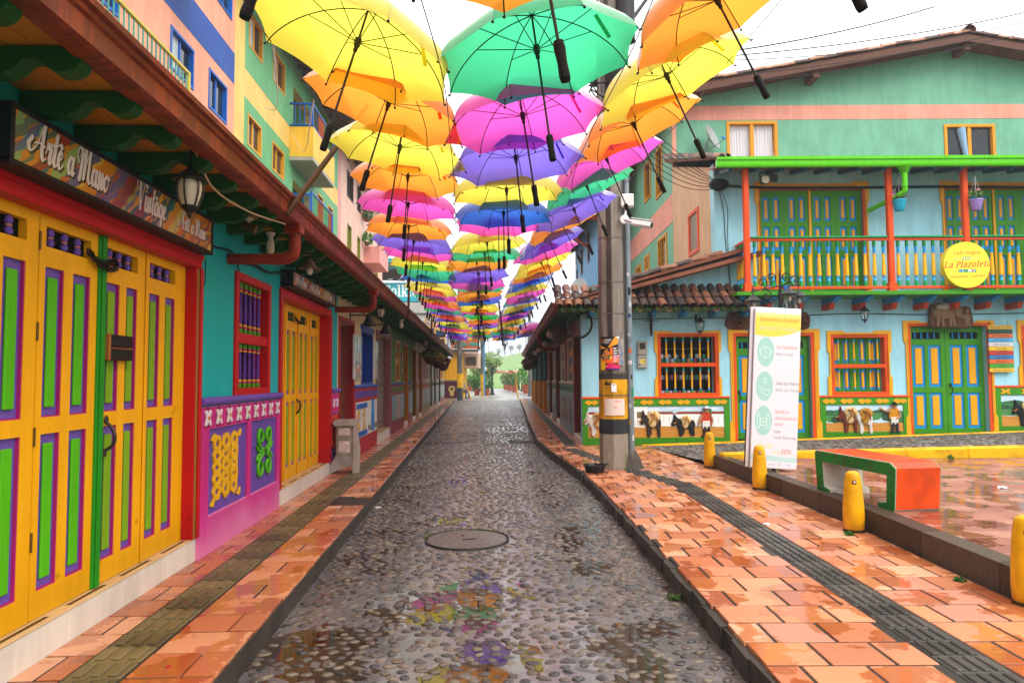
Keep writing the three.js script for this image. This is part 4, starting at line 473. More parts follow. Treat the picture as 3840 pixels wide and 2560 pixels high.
{
  let b = inL('pale_pink_house', 'pale pink house with olive windows and rust balconies behind the row', 'house', 34, 0, UZ);
  const ops = [[30.4, 31.9, 9.75, 10.95, 1], [32.9, 33.9, 9.75, 10.95, 1], [30.5, 31.5, 7.2, 8.55], [33.0, 33.8, 7.2, 8.5], [38.6, 39.6, 7.2, 8.5], [39.4, 40.4, 9.75, 10.9, 1]];
  part(b, 'wall', [...wall(28.455, 41.5, 2.5, 12, ops, UZ - .25, UZ), box(28.455, 41.5, 2.5, 12, UZ - 6.2, UZ - 6), box(41.3, 41.5, 2.5, 12, UZ - 6, UZ - .25), box(28.46, 28.65, 2.5, 12, UZ - 6, UZ - .25)], M('#edc3ae', { r: .6, bump: .004 })); part(b, 'corner_strip', box(28.46, 29.1, 2.6, 11.9, UZ, UZ + .006), M('#e39a92'));
  ops.forEach(o => upWin(b, ...o.slice(0, 4), Wd(o[4] ? '#4a1f14' : '#8f8f1c'), !o[4]));
  part(b, 'balcony', box(35, 38.2, 7.5, 8.35, UZ, UZ + .8, .01), M('#e39a90')); railing(b, 35, 38.2, 8.37, 9.2, UZ + .76, Wd('#e0551c'), [Wd('#e0b010'), Wd('#2a62b8')], .3); railing(b, 35, 38.2, 5.0, 5.9, UZ + .76, Wd('#e0b010'), [Wd('#c4501c')], .2);
  upRoof(b, 28.5, 41.6, 11.6, Wd('#7a4a2c'));
  const fl = (label, s, y, c, seed) => { const g = inL('balcony_plant', label, 'plant', s, y, UZ + .3); part(g, 'pot', mv(lathe([[0, 0], [.1, 0], [.14, .2], [.12, .2]], 12), s, y, UZ + .2), M('#8a4a30')); part(g, 'foliage', leafCloud(90, .4, .3, .3, seed, 1.6).map(q => mv(q, s, y + .35, UZ + .25)), leafMat('#3f7a2c')); part(g, 'flowers', leafCloud(40, .42, .33, .32, seed + 1, 1, .8).map(q => mv(q, s, y + .37, UZ + .25)), leafMat(c)); };
  fl('pink flowering pot plant on the pale pink house, upper floor', 34.4, 9.5, '#e67a94', 61); fl('green trailing pot plant on the pale pink house, lower down', 34.6, 8.3, '#7fae4a', 63);
  const g = inL('balcony_plant', 'spiky green plant on the blue railed upper balcony', 'plant', 23.6, 9.5, UZ + .5); part(g, 'foliage', leafCloud(60, .3, .45, .3, 71, 2.2, .1).map(q => mv(q, 23.6, 9.9, UZ + .55)), leafMat('#4f8a2c'));
}
// ---------- the blue cafe with its balcony ----------
const FZ = -14.7, cafe = inB('blue_cafe', 'light blue corner cafe with yellow window trims and an orange balcony', 'cafe', 6.5, 0, 14.7);
const cG = Wd(C.green, { map: T.woodS }), cO = Wd('#e8500a'), cY = Wd('#f0a808'), cB = Wd(C.blue), skyM = M('#a2dcee', { r: .6, bump: .004, map: T.stucco });
function trim(b, x0, x1, y0, y1, ix0, ix1, iy1, iy0) { // eared surround, opening left free
  const e = .045, s = new THREE.Shape(); const P = [[x0, y0], [x0, y0 + .38], [x0 + e, y0 + .46], [x0 + e, y1 - .5], [x0, y1 - .42], [x0, y1], [x0 + .34, y1], [x0 + .4, y1 - .04], [x1 - .4, y1 - .04], [x1 - .34, y1], [x1, y1], [x1, y1 - .42], [x1 - e, y1 - .5], [x1 - e, y0 + .46], [x1, y0 + .38], [x1, y0], [ix1, y0], [ix1, iy1], [ix0, iy1], [ix0, y0]];
  P.forEach((p, i) => i ? s.lineTo(...p) : s.moveTo(...p)); const t = part(b, 'yellow_trim', mv(ext(s, .024, .004), 0, 0, FZ + .004), cY);
  const gr = []; for (const [a, c] of [[x0 + .1, x0 + .108], [x0 + .072, x0 + .08], [x1 - .108, x1 - .1], [x1 - .08, x1 - .072]]) gr.push(box(a, c, y0 + .3, y1 - .4, FZ + .031, FZ + .0335)); for (const y of [.075, .1]) gr.push(box(x0 + .2 + y, x1 - .2 - y, y1 - y - .008, y1 - y, FZ + .031, FZ + .0335)); part(t, 'trim_groove', gr, Wd('#a8620a')); return t;
}
function cafeLeaf(b, x0, x1, y0, y1, z, rows, vent, cols) { cols = cols || [[x0 + .1, x0 + .1 + (x1 - x0 - .28) / 2], [x1 - .1 - (x1 - x0 - .28) / 2, x1 - .1]]; return leaf(b, x0, x1, y0, y1, z, { frame: cG, panel: cB, strip: cY, rows, cols, vent, inset: .06, nb: 4, bal: smallBal('#1a8ad0', '#35a0e0') }); }
const cafeBal = (h) => barBal(h, [C.green, '#157ac0', '#3aa8e0', '#f0b010']);
{
  const b = cafe, ops = [[3.2, 4.38, 1.24, 2.47], [4.83, 6.44, .2, 2.46], [6.93, 8.03, 1.24, 2.43], [8.6, 10.24, .3, 2.65], [11.05, 12.3, 1.4, 2.65]], up = [[5.42, 7.67, 3.33, 5.67], [9.46, 11.7, 3.33, 5.67]];
  const prof = new THREE.Shape(); [[1.5, 3.3], [4.43, 4.1], [4.43, 3.3]].forEach((p, i) => i ? prof.lineTo(...p) : prof.moveTo(...p));
  part(b, 'wall', [...wall(1.5, 14, 0, 3.3, ops, FZ - .3, FZ), ...wall(4.43, 14, 3.3, 6.25, up, FZ - .3, FZ), mv(ext(prof, .3), 0, 0, FZ - .3), box(13.7, 14, 0, 6.2, FZ - 4, FZ - .3), ...ops.slice(1).map(o => box(o[0] - .05, o[1] + .05, o[2], o[3] + .05, FZ - .7, FZ - .62)), ...up.map(o => box(o[0] - .05, o[1] + .05, o[2], o[3] + .05, FZ - .6, FZ - .55))], skyM);
  part(b, 'side_wall', [box(4.43, 4.7, 3.4, 6.25, FZ - 3.78, FZ - .3), mv(ry(ext(shp([[.3, 6.25], [3.78, 6.25], [3.78, 7.35]]), .27), PI / 2), 4.43, 0, FZ)], M('#d9b48c', { r: .65, bump: .004 }));
  const sw = part(b, 'side_window', [...frameG(0, .92, 4.56, 5.62, .09, -.06, .03, .005)].map(g => mv(ry(g, -PI / 2), 4.43, 0, FZ - 2.15)), cO); part(sw, 'pane', mv(ry(box(.09, .83, 4.65, 5.53, -.02, .0), -PI / 2), 4.43, 0, FZ - 2.15), clearM);
  // verge tiles along the sloping wall top and the roof edges
  const capG = prep((() => { const g = new THREE.CylinderGeometry(.088, .072, .36, 10, 1, true, -PI / 2, PI); g.rotateX(-PI / 2); return g; })()), tM = ['#70493a', '#4f403d', '#8a5b45', '#3d3736', '#7d5240', '#5d4740', '#96664c'].map(c => M(c, { map: T.dirty, r: .55, bt: T.grain, bump: .004 }));
  const R = rng(19), tile = (p, r, par = b) => { const m = piece(par, 'roof_tile', capG, tM[(R() * 7) | 0], p, r); return m; };
  for (let k = 0; k < 9; k++) { const u = 1.75 + k * .33, y = 3.42 + (u - 1.5) * .273; tile([u, y, FZ + .02], [0, -PI / 2, -0]).rotation.set(.1 * (R() - .5), -PI / 2, .17 + .1 * R(), 'ZYX'); tile([u + .05 * R(), y - .07, FZ - .07], [0, 0, 0]).rotation.set(.1 * R(), -PI / 2, .17 + .08 * R(), 'ZYX'); }
  // lean-to tile roof over the lower part
  const pitch = .57; for (let i = 0, u = .98; u < 4.95; u += .195, i++) for (let k = 0; k < 3; k++) { const v = k * .25 + .03 * R(), z = FZ + .66 - v, y = 3.04 + v * .6 + k * .02; const t = tile([u + .014 * (R() - .5), y + .06, z], [pitch - .13 + .07 * (R() - .5), .06 * (R() - .5), .05 * (R() - .5)]); if (k === 0 || 1) { const q = tile([u + .097, y + .03, z - .03], [0, 0, 0]); q.rotation.set(-pitch, 0, PI, 'YXZ'); q.rotation.set(pitch - .08, 0, PI); } }
  part(b, 'flashing', box(1.6, 4.86, 3.44, 3.5, FZ, FZ + .06, .004), Mt('#a7b0b6', { m: .6, r: .45 }));
  part(b, 'soffit_board', [box(.98, 4.9, 2.99, 3.015, FZ + .002, FZ + .66, .003)], cG);
  const stub = (b2, u, y, z0, z1, w, h, m) => part(b2, 'joist', sideExt(shp([[FZ - .02, y], [FZ + z1 - .04, y], [FZ + z1, y - h * .25], [FZ + z1 - .05, y - h * .55], [FZ + z1 - .14, y - h * .7], [FZ + z1 - .2, y - h], [FZ - .02, y - h]]), w, u), m);
  for (let u = 1.62; u < 4.9; u += .655) stub(b, u, 2.988, 0, .6, .09, .13, cB);
  // dado with painted reliefs
  const dado = (x0, x1, y0, y1, rel, tex) => { part(b, 'dado_rail', [mv(rz(new THREE.CylinderGeometry(.028, .028, x1 - x0, 10), PI / 2), (x0 + x1) / 2, y1 + .01, FZ + .02), box(x0, x1, y1 - .012, y1 + .03, FZ, FZ + .02)], cO); const d = part(b, 'dado', wall(x0, x1, 0, y1 - .014, [[x0 + .12, x1 - .12, y0 + .1, y1 - .17]], FZ, FZ + .03, .004), cG); const w = x1 - x0 - .24, h = y1 - y0 - .27; part(d, 'painted_scene', plane(w, h, (x0 + x1) / 2, (y0 + .1 + y1 - .17) / 2, FZ + .008), printM(tex, .55)); const orn = prep(ext(rel, .008, .003)), n = Math.round((x1 - x0) / .42); for (let k = 0; k < n; k++) piece(d, 'dado_ornament', orn, cY, [lerp(x0, x1, (k + .5) / n), y1 - .09, FZ + .031]); return d; };
  const fishO = blob([[-.14, 0], [-.1, .035], [-.05, .045], [0, .025], [.06, .045], [.1, .035], [.14, 0], [.1, -.03], [.06, -.05], [0, -.022], [-.06, -.055], [-.1, -.03]]), curlO = blob([[-.1, .05], [-.03, .04], [0, .01], [.03, .04], [.1, .05], [.06, 0], [.1, -.05], [.03, -.04], [0, -.01], [-.03, -.04], [-.1, -.05], [-.06, 0]]);
  const scenery = (kind, seed) => canvas(1024, 448, (x, w, h) => { const r = rng(seed); x.fillStyle = '#b7d4e6'; x.fillRect(0, 0, w, h); x.fillStyle = '#eef4f8'; for (let k = 0; k < 16; k++) { x.globalAlpha = .5; x.beginPath(); x.ellipse(r() * w, r() * h * .25, 60 * r() + 20, 14, 0, 0, 7); x.fill(); } x.globalAlpha = 1;
    if (kind === 'hills') for (let k = 0; k < 46; k++) { x.fillStyle = ['#1f5a34', '#2d6e3c', '#184828', '#3f8040'][(r() * 4) | 0]; x.beginPath(); x.ellipse(r() * w, h * (.26 + .3 * r()), 70 + 60 * r(), 40 + 26 * r(), 0, 0, 7); x.fill(); x.strokeStyle = '#7fa83a'; x.lineWidth = 2; x.beginPath(); const a = r() * w, c = h * (.3 + .25 * r()); x.arc(a, c, 24, PI, 5.2); x.stroke(); }
    if (kind === 'houses') { for (let k = 0; k < 5; k++) { const a = k * w * .22 - 20, c = h * .22; x.fillStyle = '#f1f1ee'; x.fillRect(a, c, w * .2, h * .46); x.fillStyle = '#8f3a22'; x.beginPath(); x.moveTo(a - 14, c + 20); x.lineTo(a + 30, c - 18); x.lineTo(a + w * .2, c - 18); x.lineTo(a + w * .2 + 14, c + 20); x.fill(); x.strokeStyle = '#5d2010'; x.lineWidth = 3; for (let q = 0; q < 9; q++) { x.beginPath(); x.moveTo(a + q * 24, c + 20); x.lineTo(a + 14 + q * 24, c - 16); x.stroke(); } x.strokeStyle = '#9aa0a0'; for (let q = 0; q < 5; q++) { x.beginPath(); x.moveTo(a + 20 + q * 40, c + 40); x.lineTo(a + 20 + q * 40, c + 150); x.stroke(); } } x.fillStyle = '#f4f4f2'; x.fillRect(w * .34, 6, 100, h * .68); x.fillStyle = '#8a7a4a'; x.fillRect(w * .36, h * .18, 56, 92); x.strokeStyle = '#3a2f1a'; for (let q = 0; q < 6; q++) { x.beginPath(); x.moveTo(w * .365 + q * 9, h * .18); x.lineTo(w * .365 + q * 9, h * .18 + 92); x.stroke(); } x.fillStyle = '#2f6a3a'; x.fillRect(w * .86, h * .1, 50, h * .6); }
    if (kind === 'bush') { x.fillStyle = '#1f4a28'; for (let k = 0; k < 9; k++) { x.beginPath(); x.ellipse(90 + r() * 120, h * (.42 + .2 * r()), 70, 50, 0, 0, 7); x.fill(); } }
    x.fillStyle = '#c07f1e'; x.beginPath(); x.moveTo(0, h * .68); for (let k = 0; k <= 12; k++) x.lineTo(k / 12 * w, h * (.66 + .03 * Math.sin(k * 1.7))); x.lineTo(w, h); x.lineTo(0, h); x.fill(); for (let k = 0; k < 60; k++) { x.globalAlpha = .35; x.fillStyle = ['#d89a3a', '#a8680f', '#e0b06a'][(r() * 3) | 0]; x.fillRect(r() * w, h * (.7 + .3 * r()), 60 + 120 * r(), 4 + 6 * r()); } x.globalAlpha = 1; x.fillStyle = '#7aa890'; for (let k = 0; k < 40; k++) { x.globalAlpha = .6; x.fillRect(r() * w, h * (.64 + .04 * r()), 14, 12 * r() + 5); } x.globalAlpha = 1; });
  const d1 = dado(1.5, 4.66, .2, 1.14, fishO, scenery('houses', 4)), d2 = dado(6.6, 8.5, .3, 1.14, fishO, scenery('hills', 6)), d3 = dado(10.36, 13, .4, 1.33, curlO, scenery('hills', 9));
  const donkey = new THREE.Shape(new THREE.CatmullRomCurve3([[-.62, .5], [-.58, .6], [-.5, .76], [-.49, .92], [-.43, .8], [-.3, .73], [0, .66], [.3, .68], [.46, .62], [.5, .45], [.45, .28], [.47, 0], [.38, 0], [.35, .27], [.22, .35], [-.08, .34], [-.13, .27], [-.13, 0], [-.22, 0], [-.25, .3], [-.34, .44], [-.42, .55], [-.5, .49], [-.57, .45]].map(p => V3(p[0], p[1], 0)), true, 'catmullrom', .3).getPoints(96).map(p => new THREE.Vector2(p.x, p.y)));
  const don = (d, u, y, s, hex, load, strap = '#a8650f', kx = .8) => { const g = ext(donkey, .02 / s, .025 / s); g.scale(s * kx, s, s); const q = part(d, 'donkey_relief', [mv(g, u, y, FZ + .012), box(u + .22 * s, u + .29 * s, y + .02, y + .34 * s, FZ + .008, FZ + .022), box(u - .06 * s, u + .0 * s, y + .02, y + .34 * s, FZ + .008, FZ + .022)], M(hex, { r: .45 })); if (load) { part(q, 'load_relief', [mv(ball(.24 * s, 1.1, .85, .35), u + .08 * s, y + .74 * s, FZ + .05), mv(ball(.17 * s, .9, 1.1, .35), u + .02 * s, y + .5 * s, FZ + .065)], M(load, { r: .5 })); for (const t of [tube([[u - .1 * s, y + .45 * s, FZ + .1], [u + .05 * s, y + .7 * s, FZ + .14], [u + .1 * s, y + .9 * s, FZ + .09]], .012 * s / .4, 10, 5), tube([[u + .2 * s, y + .5 * s, FZ + .09], [u + .12 * s, y + .75 * s, FZ + .14], [u - .08 * s, y + .85 * s, FZ + .1]], .012 * s / .4, 10, 5), tube([[u - .4 * s, y + .62 * s, FZ + .075], [u - .5 * s, y + .55 * s, FZ + .08], [u - .56 * s, y + .58 * s, FZ + .075]], .012 * s / .5, 8, 5)]) part(q, 'strap_relief', t, M(strap)); } return q; };
  don(d1, 1.8, .36, .52, '#cfc6ba', '#c9a878'); don(d1, 2.98, .34, .56, '#352825', '#e0c48c', '#b87a1a', .66); don(d1, 3.68, .36, .44, '#1d1b1c', '#dfc890', '#b87a1a', .95); don(d2, 7.2, .4, .56, '#6d2f1f', '#d8c088', '#a8650f', .62); don(d2, 7.52, .38, .56, '#d6d2cd', '#b8842a', '#a8650f', .62); don(d3, 11.0, .52, .55, '#17161a', '#d8c088');
  const man = (d, u, y, s, hat, shirt, apron, leg, arm) => { const q = part(d, 'man_relief', [mv(ball(.06 * s, 1, 1.2, .7), u, y + .68 * s, FZ + .045)], M('#c08a6a', { r: .5 })); part(q, 'hat_relief', [mv(lathe([[0, .07 * s], [.05 * s, .06 * s], [.055 * s, .01], [.11 * s, 0], [0, -.002]], 12), u, y + .73 * s, FZ + .045)], M(hat)); part(q, 'shirt_relief', [mv(ext(blob([[-.11, 0], [-.12, .2], [-.05, .27], [.05, .27], [.12, .2], [.11, 0]].map(p => [p[0] * s, p[1] * s])), .02, .015), u, y + .35 * s, FZ + .015)], M(shirt)); part(q, 'apron_relief', box(u - .11 * s, u + .09 * s, y + .2 * s, y + .4 * s, FZ + .04, FZ + .058, .01), M(apron)); part(q, 'leg_relief', [rod([u - .06 * s, y, FZ + .035], [u - .05 * s, y + .25 * s, FZ + .035], .035 * s, .045 * s), rod([u + .07 * s, y, FZ + .035], [u + .05 * s, y + .25 * s, FZ + .035], .035 * s, .045 * s), mv(ball(.05 * s, 1.5, .6, .9, 1), u - .08 * s, y, FZ + .04), mv(ball(.05 * s, 1.5, .6, .9, 1), u + .08 * s, y, FZ + .04)], M(leg)); part(q, 'arm_relief', arm.map(a => tube(a.map(p => [u + p[0] * s, y + p[1] * s, FZ + .05]), .028 * s, 8, 7)), M('#c08a6a')); };
  man(d1, 4.15, .33, .8, '#dfe6ea', '#c8401c', '#e6e2da', '#3a2b2a', [[[.11, .55], [.16, .4], [.12, .28]], [[-.11, .55], [-.18, .42], [-.2, .28]]]); man(d2, 8.18, .39, .8, '#17140f', '#d08a0c', '#d6d2ca', '#2e2a34', [[[-.1, .55], [-.25, .56], [-.4, .64]], [[.1, .55], [.13, .42], [.02, .36]]]);
  // windows and doors of the ground floor
  const cw = (x0, x1, y0, y1, mid) => { const w = part(b, 'window', [...frameG(x0 - .07, x1 + .07, y0 - .07, y1 + .06, .075, FZ - .16, FZ + .02, .005), box(x0, x1, mid - .04, mid + .04, FZ - .08, FZ + .01, .004)], cO); for (const [a, c] of [[y0 + .005, mid - .04], [mid + .04, y1 - .015]]) { const g = cafeBal(c - a); for (let k = 0; k < 6; k++) piece(w, 'baluster', g, vcM, [lerp(x0, x1, (k + .75) / 6.5), a, FZ - .05]); } return w; };
  const w1 = cw(3.2, 4.38, 1.24, 2.47, 1.85); part(w1, 'shop_interior', [box(3.1, 4.5, 1.2, 2.5, FZ - 1.0, FZ - .95), box(3.1, 4.5, 1.16, 1.2, FZ - .95, FZ - .2), box(3.1, 4.5, 2.5, 2.53, FZ - .95, FZ - .3), box(3.06, 3.1, 1.16, 2.53, FZ - .95, FZ - .3), box(4.48, 4.52, 1.16, 2.53, FZ - .95, FZ - .3)], M('#1d1820', { r: .8 })); part(w1, 'shelf', [box(3.1, 4.48, 1.88, 1.9, FZ - .6, FZ - .25), box(3.1, 4.48, 2.2, 2.22, FZ - .6, FZ - .25), box(3.1, 4.48, 1.52, 1.54, FZ - .6, FZ - .25)], M('#4a443e'));
  const mugC = ['#c9c4d8', '#b7b3cc', '#d8d6e0', '#3f8f6a', '#9c5a6a', '#c9a070']; for (const [y, n] of [[1.9, 9], [1.54, 10], [1.2, 11], [2.0, 7]]) for (let k = 0; k < n; k++) { const u = 3.28 + k * 1.1 / n + .02 * R(), q = mv(lathe([[0, 0], [.036, 0], [.038, .09], [.033, .09], [.03, .01]], 12), u, y, FZ - .36); part(w1, 'mug', [q, mv(new THREE.TorusGeometry(.024, .006, 5, 10), u + .045, y + .045, FZ - .36)], M(mugC[(R() * 6) | 0], { map: null, bump: 0, r: .25 })); }
  trim(b, 3.07, 4.5, 1.16, 2.58, 3.13, 4.45, 2.53); const w2 = cw(6.93, 8.03, 1.24, 2.43, 1.8); for (let k = 0; k < 2; k++) cafeLeaf(b, 6.9 + k * .58, 7.47 + k * .58, 1.2, 2.46, FZ - .2, [[1.28, 1.76], [1.86, 2.36]]); trim(b, 6.79, 8.17, 1.16, 2.56, 6.86, 8.1, 2.49);
  const w3 = cw(11.05, 12.3, 1.42, 2.6, 2.05); for (let k = 0; k < 2; k++) cafeLeaf(b, 11.02 + k * .66, 11.67 + k * .66, 1.38, 2.63, FZ - .2, [[1.48, 2.0], [2.1, 2.52]]); trim(b, 10.9, 12.45, 1.36, 2.77, 10.97, 12.38, 2.66);
  const jamb = (x0, x1, y0, y1) => part(b, 'door_jamb', [box(x0, x0 + .07, y0, y1, FZ - .22, FZ + .015, .005), box(x1 - .07, x1, y0, y1, FZ - .22, FZ + .015, .005), box(x0 + .07, x1 - .07, y1 - .07, y1, FZ - .22, FZ + .015, .005)], cO);
  jamb(4.76, 6.51, .2, 2.53); trim(b, 4.66, 6.63, .2, 2.6, 4.76, 6.51, 2.53); for (let k = 0; k < 2; k++) cafeLeaf(b, 4.83 + k * .805, 5.63 + k * .805, .25, 2.46, FZ - .12, [[.38, 1.08], [1.18, 2.05]], [4.83 + k * .805 + .1, 5.63 + k * .805 - .1, 2.2, 2.34]);
  jamb(8.53, 10.31, .3, 2.72); trim(b, 8.44, 10.4, .3, 2.77, 8.53, 10.31, 2.72); for (let k = 0; k < 2; k++) cafeLeaf(b, 8.6 + k * .82, 9.415 + k * .82, .34, 2.65, FZ - .12, [[.45, 1.22], [1.34, 2.25]], [8.6 + k * .82 + .1, 9.415 + k * .82 - .1, 2.38, 2.53]);
  for (const [u, y] of [[9.5, 1.28], [4.92, 1.15]]) part(b, 'door_handle', [tube([[u, y + .1, FZ - .11], [u, y + .06, FZ - .06], [u, y - .04, FZ - .06], [u, y - .1, FZ - .11]], .012, 12, 7), box(u - .025, u + .025, y + .06, y + .14, FZ - .12, FZ - .105, .004)], ironM);
  // upper floor: doors, balcony, gutter
  up.forEach(([x0, x1], n) => { trim(b, x0 - .11, x1 + .13, 3.33, 5.82, x0 - .03, x1 + .05, 5.7); part(b, 'door_jamb', [box(x1 - .0, x1 + .05, 3.33, 5.7, FZ - .2, FZ + .01, .004), box(x0 - .03, x0, 3.33, 5.7, FZ - .2, FZ + .01, .004), box(x0, x1, 5.66, 5.7, FZ - .2, FZ + .01, .004)], cO); const w = (x1 - x0) / 4; for (let k = 0; k < 4; k++) cafeLeaf(b, x0 + k * w, x0 + (k + 1) * w, 3.34, 5.66, FZ - .1, [[3.5, 4.2], [4.34, 4.86], [4.98, 5.52]]); part(b, 'astragal', box((x0 + x1) / 2 - .025, (x0 + x1) / 2 + .025, 3.34, 5.66, FZ - .1, FZ - .07, .004), cY); });
  part(b, 'balcony_floor', [box(4.62, 14, 3.25, 3.33, FZ, FZ + .78, .006)], cG);
  for (let u = 4.72; u < 13.5; u += .66) { stub(b, u, 3.248, 0, .72, .1, .12, cB); part(b, 'corbel', sideExt(shp([[FZ - .02, 3.126], [FZ + .42, 3.126], [FZ + .36, 3.0], [FZ - .02, 2.99]]), .1, u), Wd('#c23c0a')); }
  const RZ = FZ + .68, posts = [4.88, 7.86, 9.43, 12.3]; for (const u of posts) { part(b, 'balcony_post', [box(u - .055, u + .055, 3.33, 5.9, RZ - .055, RZ + .055, .008), box(u - .08, u + .08, 3.33, 3.5, RZ - .07, RZ + .07, .008), box(u - .03, u + .03, 3.55, 5.8, RZ + .055, RZ + .062, .003)], cO); }
  const ub = prep(latheC([[.002, 0, '#0f9a48'], [.034, 0, '#0f9a48'], [.034, .1, '#0f9a48'], [.036, .11, '#3aa8e0'], [.03, .14, '#3aa8e0'], [.022, .17, '#3aa8e0'], [.036, .21, '#1578be'], [.034, .22, '#f0b010'], [.04, .24, '#f0b010'], [.037, .36, '#f0b010'], [.026, .64, '#f0b010'], [.034, .655, '#e0a008'], [.034, .67, '#e0a008'], [.026, .68, '#1a8ad0'], [.028, .82, '#1a8ad0'], [.032, .83, '#0f7a38'], [.032, .95, '#0f7a38'], [.002, .955, '#0f7a38']], 12));
  for (let i = 0; i < posts.length - 1; i++) { const a = posts[i] + .06, c = posts[i + 1] - .06; const r = part(b, 'balcony_rail', [box(a, c, 3.38, 3.44, RZ - .03, RZ + .03, .006), box(a, c, 4.385, 4.44, RZ - .035, RZ + .035, .006)], cO); part(r, 'rail_cap', box(a + .02, c - .02, 4.44, 4.475, RZ - .07, RZ + .07, .008), Wd('#0f9a58')); const n = Math.round((c - a) / .188); for (let k = 0; k < n; k++) piece(r, 'baluster', ub, vcM, [lerp(a, c, (k + .5) / n), 3.435, RZ]); }
  { const r = part(b, 'balcony_rail', [box(4.85, 4.91, 3.38, 3.44, FZ, RZ - .06, .006), box(4.85, 4.91, 4.385, 4.44, FZ, RZ - .06, .006)], cO); for (let k = 0; k < 3; k++) piece(r, 'baluster', ub, vcM, [4.88, 3.435, FZ + .12 + k * .19]); }
  part(b, 'green_gutter', [sideExt(shp([[RZ + .22, 5.86], [RZ + .32, 5.86], [RZ + .335, 5.9], [RZ + .335, 5.98], [RZ + .36, 6.0], [RZ + .36, 6.06], [RZ + .34, 6.06], [RZ + .33, 6.02], [RZ + .22, 6.02]]), 9.8, 4.2)], Wd('#5fd006', { r: .35 }));
  part(b, 'upper_soffit', sideExt(shp([[FZ + .002, 6.1], [RZ + .22, 5.9], [RZ + .22, 5.92], [FZ + .002, 6.12]]), 9.7, 4.3), Wd('#c04a12')); for (let u = 4.5; u < 13.8; u += .528) part(b, 'rafter', sideExt(shp([[FZ + .002, 6.08], [RZ + .16, 5.9], [RZ + .18, 5.86], [RZ + .1, 5.82], [RZ, 5.85], [FZ + .002, 5.98]]), .08, u), Wd('#1f5a86'));
  part(b, 'roof', sideExt(shp([[RZ + .34, 6.02], [RZ + .34, 6.06], [FZ - 3.9, 7.62], [FZ - 3.9, 7.5]]), 9.7, 4.25), clayM); for (let k = 0; k < 13; k++) { const t = k / 12; tile([4.28, lerp(6.1, 7.62, t), lerp(RZ + .2, FZ - 3.8, t)], [.33, 0, 0]); tile([4.42, lerp(6.12, 7.66, t), lerp(RZ + .15, FZ - 3.85, t)], [.33, 0, 0]); }
  part(b, 'downpipe', [lathe([[.16, 0], [.15, -.02], [.07, -.14]], 4), rod([0, -.13, 0], [0, -.42, 0], .055, .055, 12), tube([[0, -.42, 0], [0, -.5, -.02], [-.06, -.56, -.1]], .055, 10, 12), rod([-.05, -.55, -.09], [-.34, -.72, -.8], .05, .05, 12)].map(g => mv(g, 8.05, 5.86, RZ + .26)), Wd('#5fd006', { r: .35 }));
  part(b, 'black_cable', [tube([[4.4, 5.74, FZ + .12], [5.2, 5.7, FZ + .05], [7, 5.68, FZ + .04], [9, 5.69, FZ + .04], [12, 5.66, FZ + .04]], .028, 30, 6), tube([[4.5, 5.7, FZ + .1], [4.62, 5.2, FZ + .02], [4.65, 4.6, FZ + .015], [4.72, 3.6, FZ + .02]], .008, 20, 5), tube([[4.52, 5.7, FZ + .1], [4.7, 5.3, FZ + .02], [4.7, 4.6, FZ + .015], [4.74, 3.5, FZ + .02]], .006, 20, 5), mv(ball(.14, 1.6, 1, 1, 1), 4.48, 5.72, FZ + .2)], Mt('#111111', { r: .6, m: 0 }));
  part(b, 'black_cable', tube([[1.6, 2.86, FZ + .05], [2.6, 2.84, FZ + .05], [4, 2.85, FZ + .06], [5.5, 2.87, FZ + .04], [7.3, 2.93, FZ + .03], [9, 2.9, FZ + .04], [12, 2.93, FZ + .03]], .009, 40, 5), Mt('#15171a', { r: .6, m: 0 }));
}
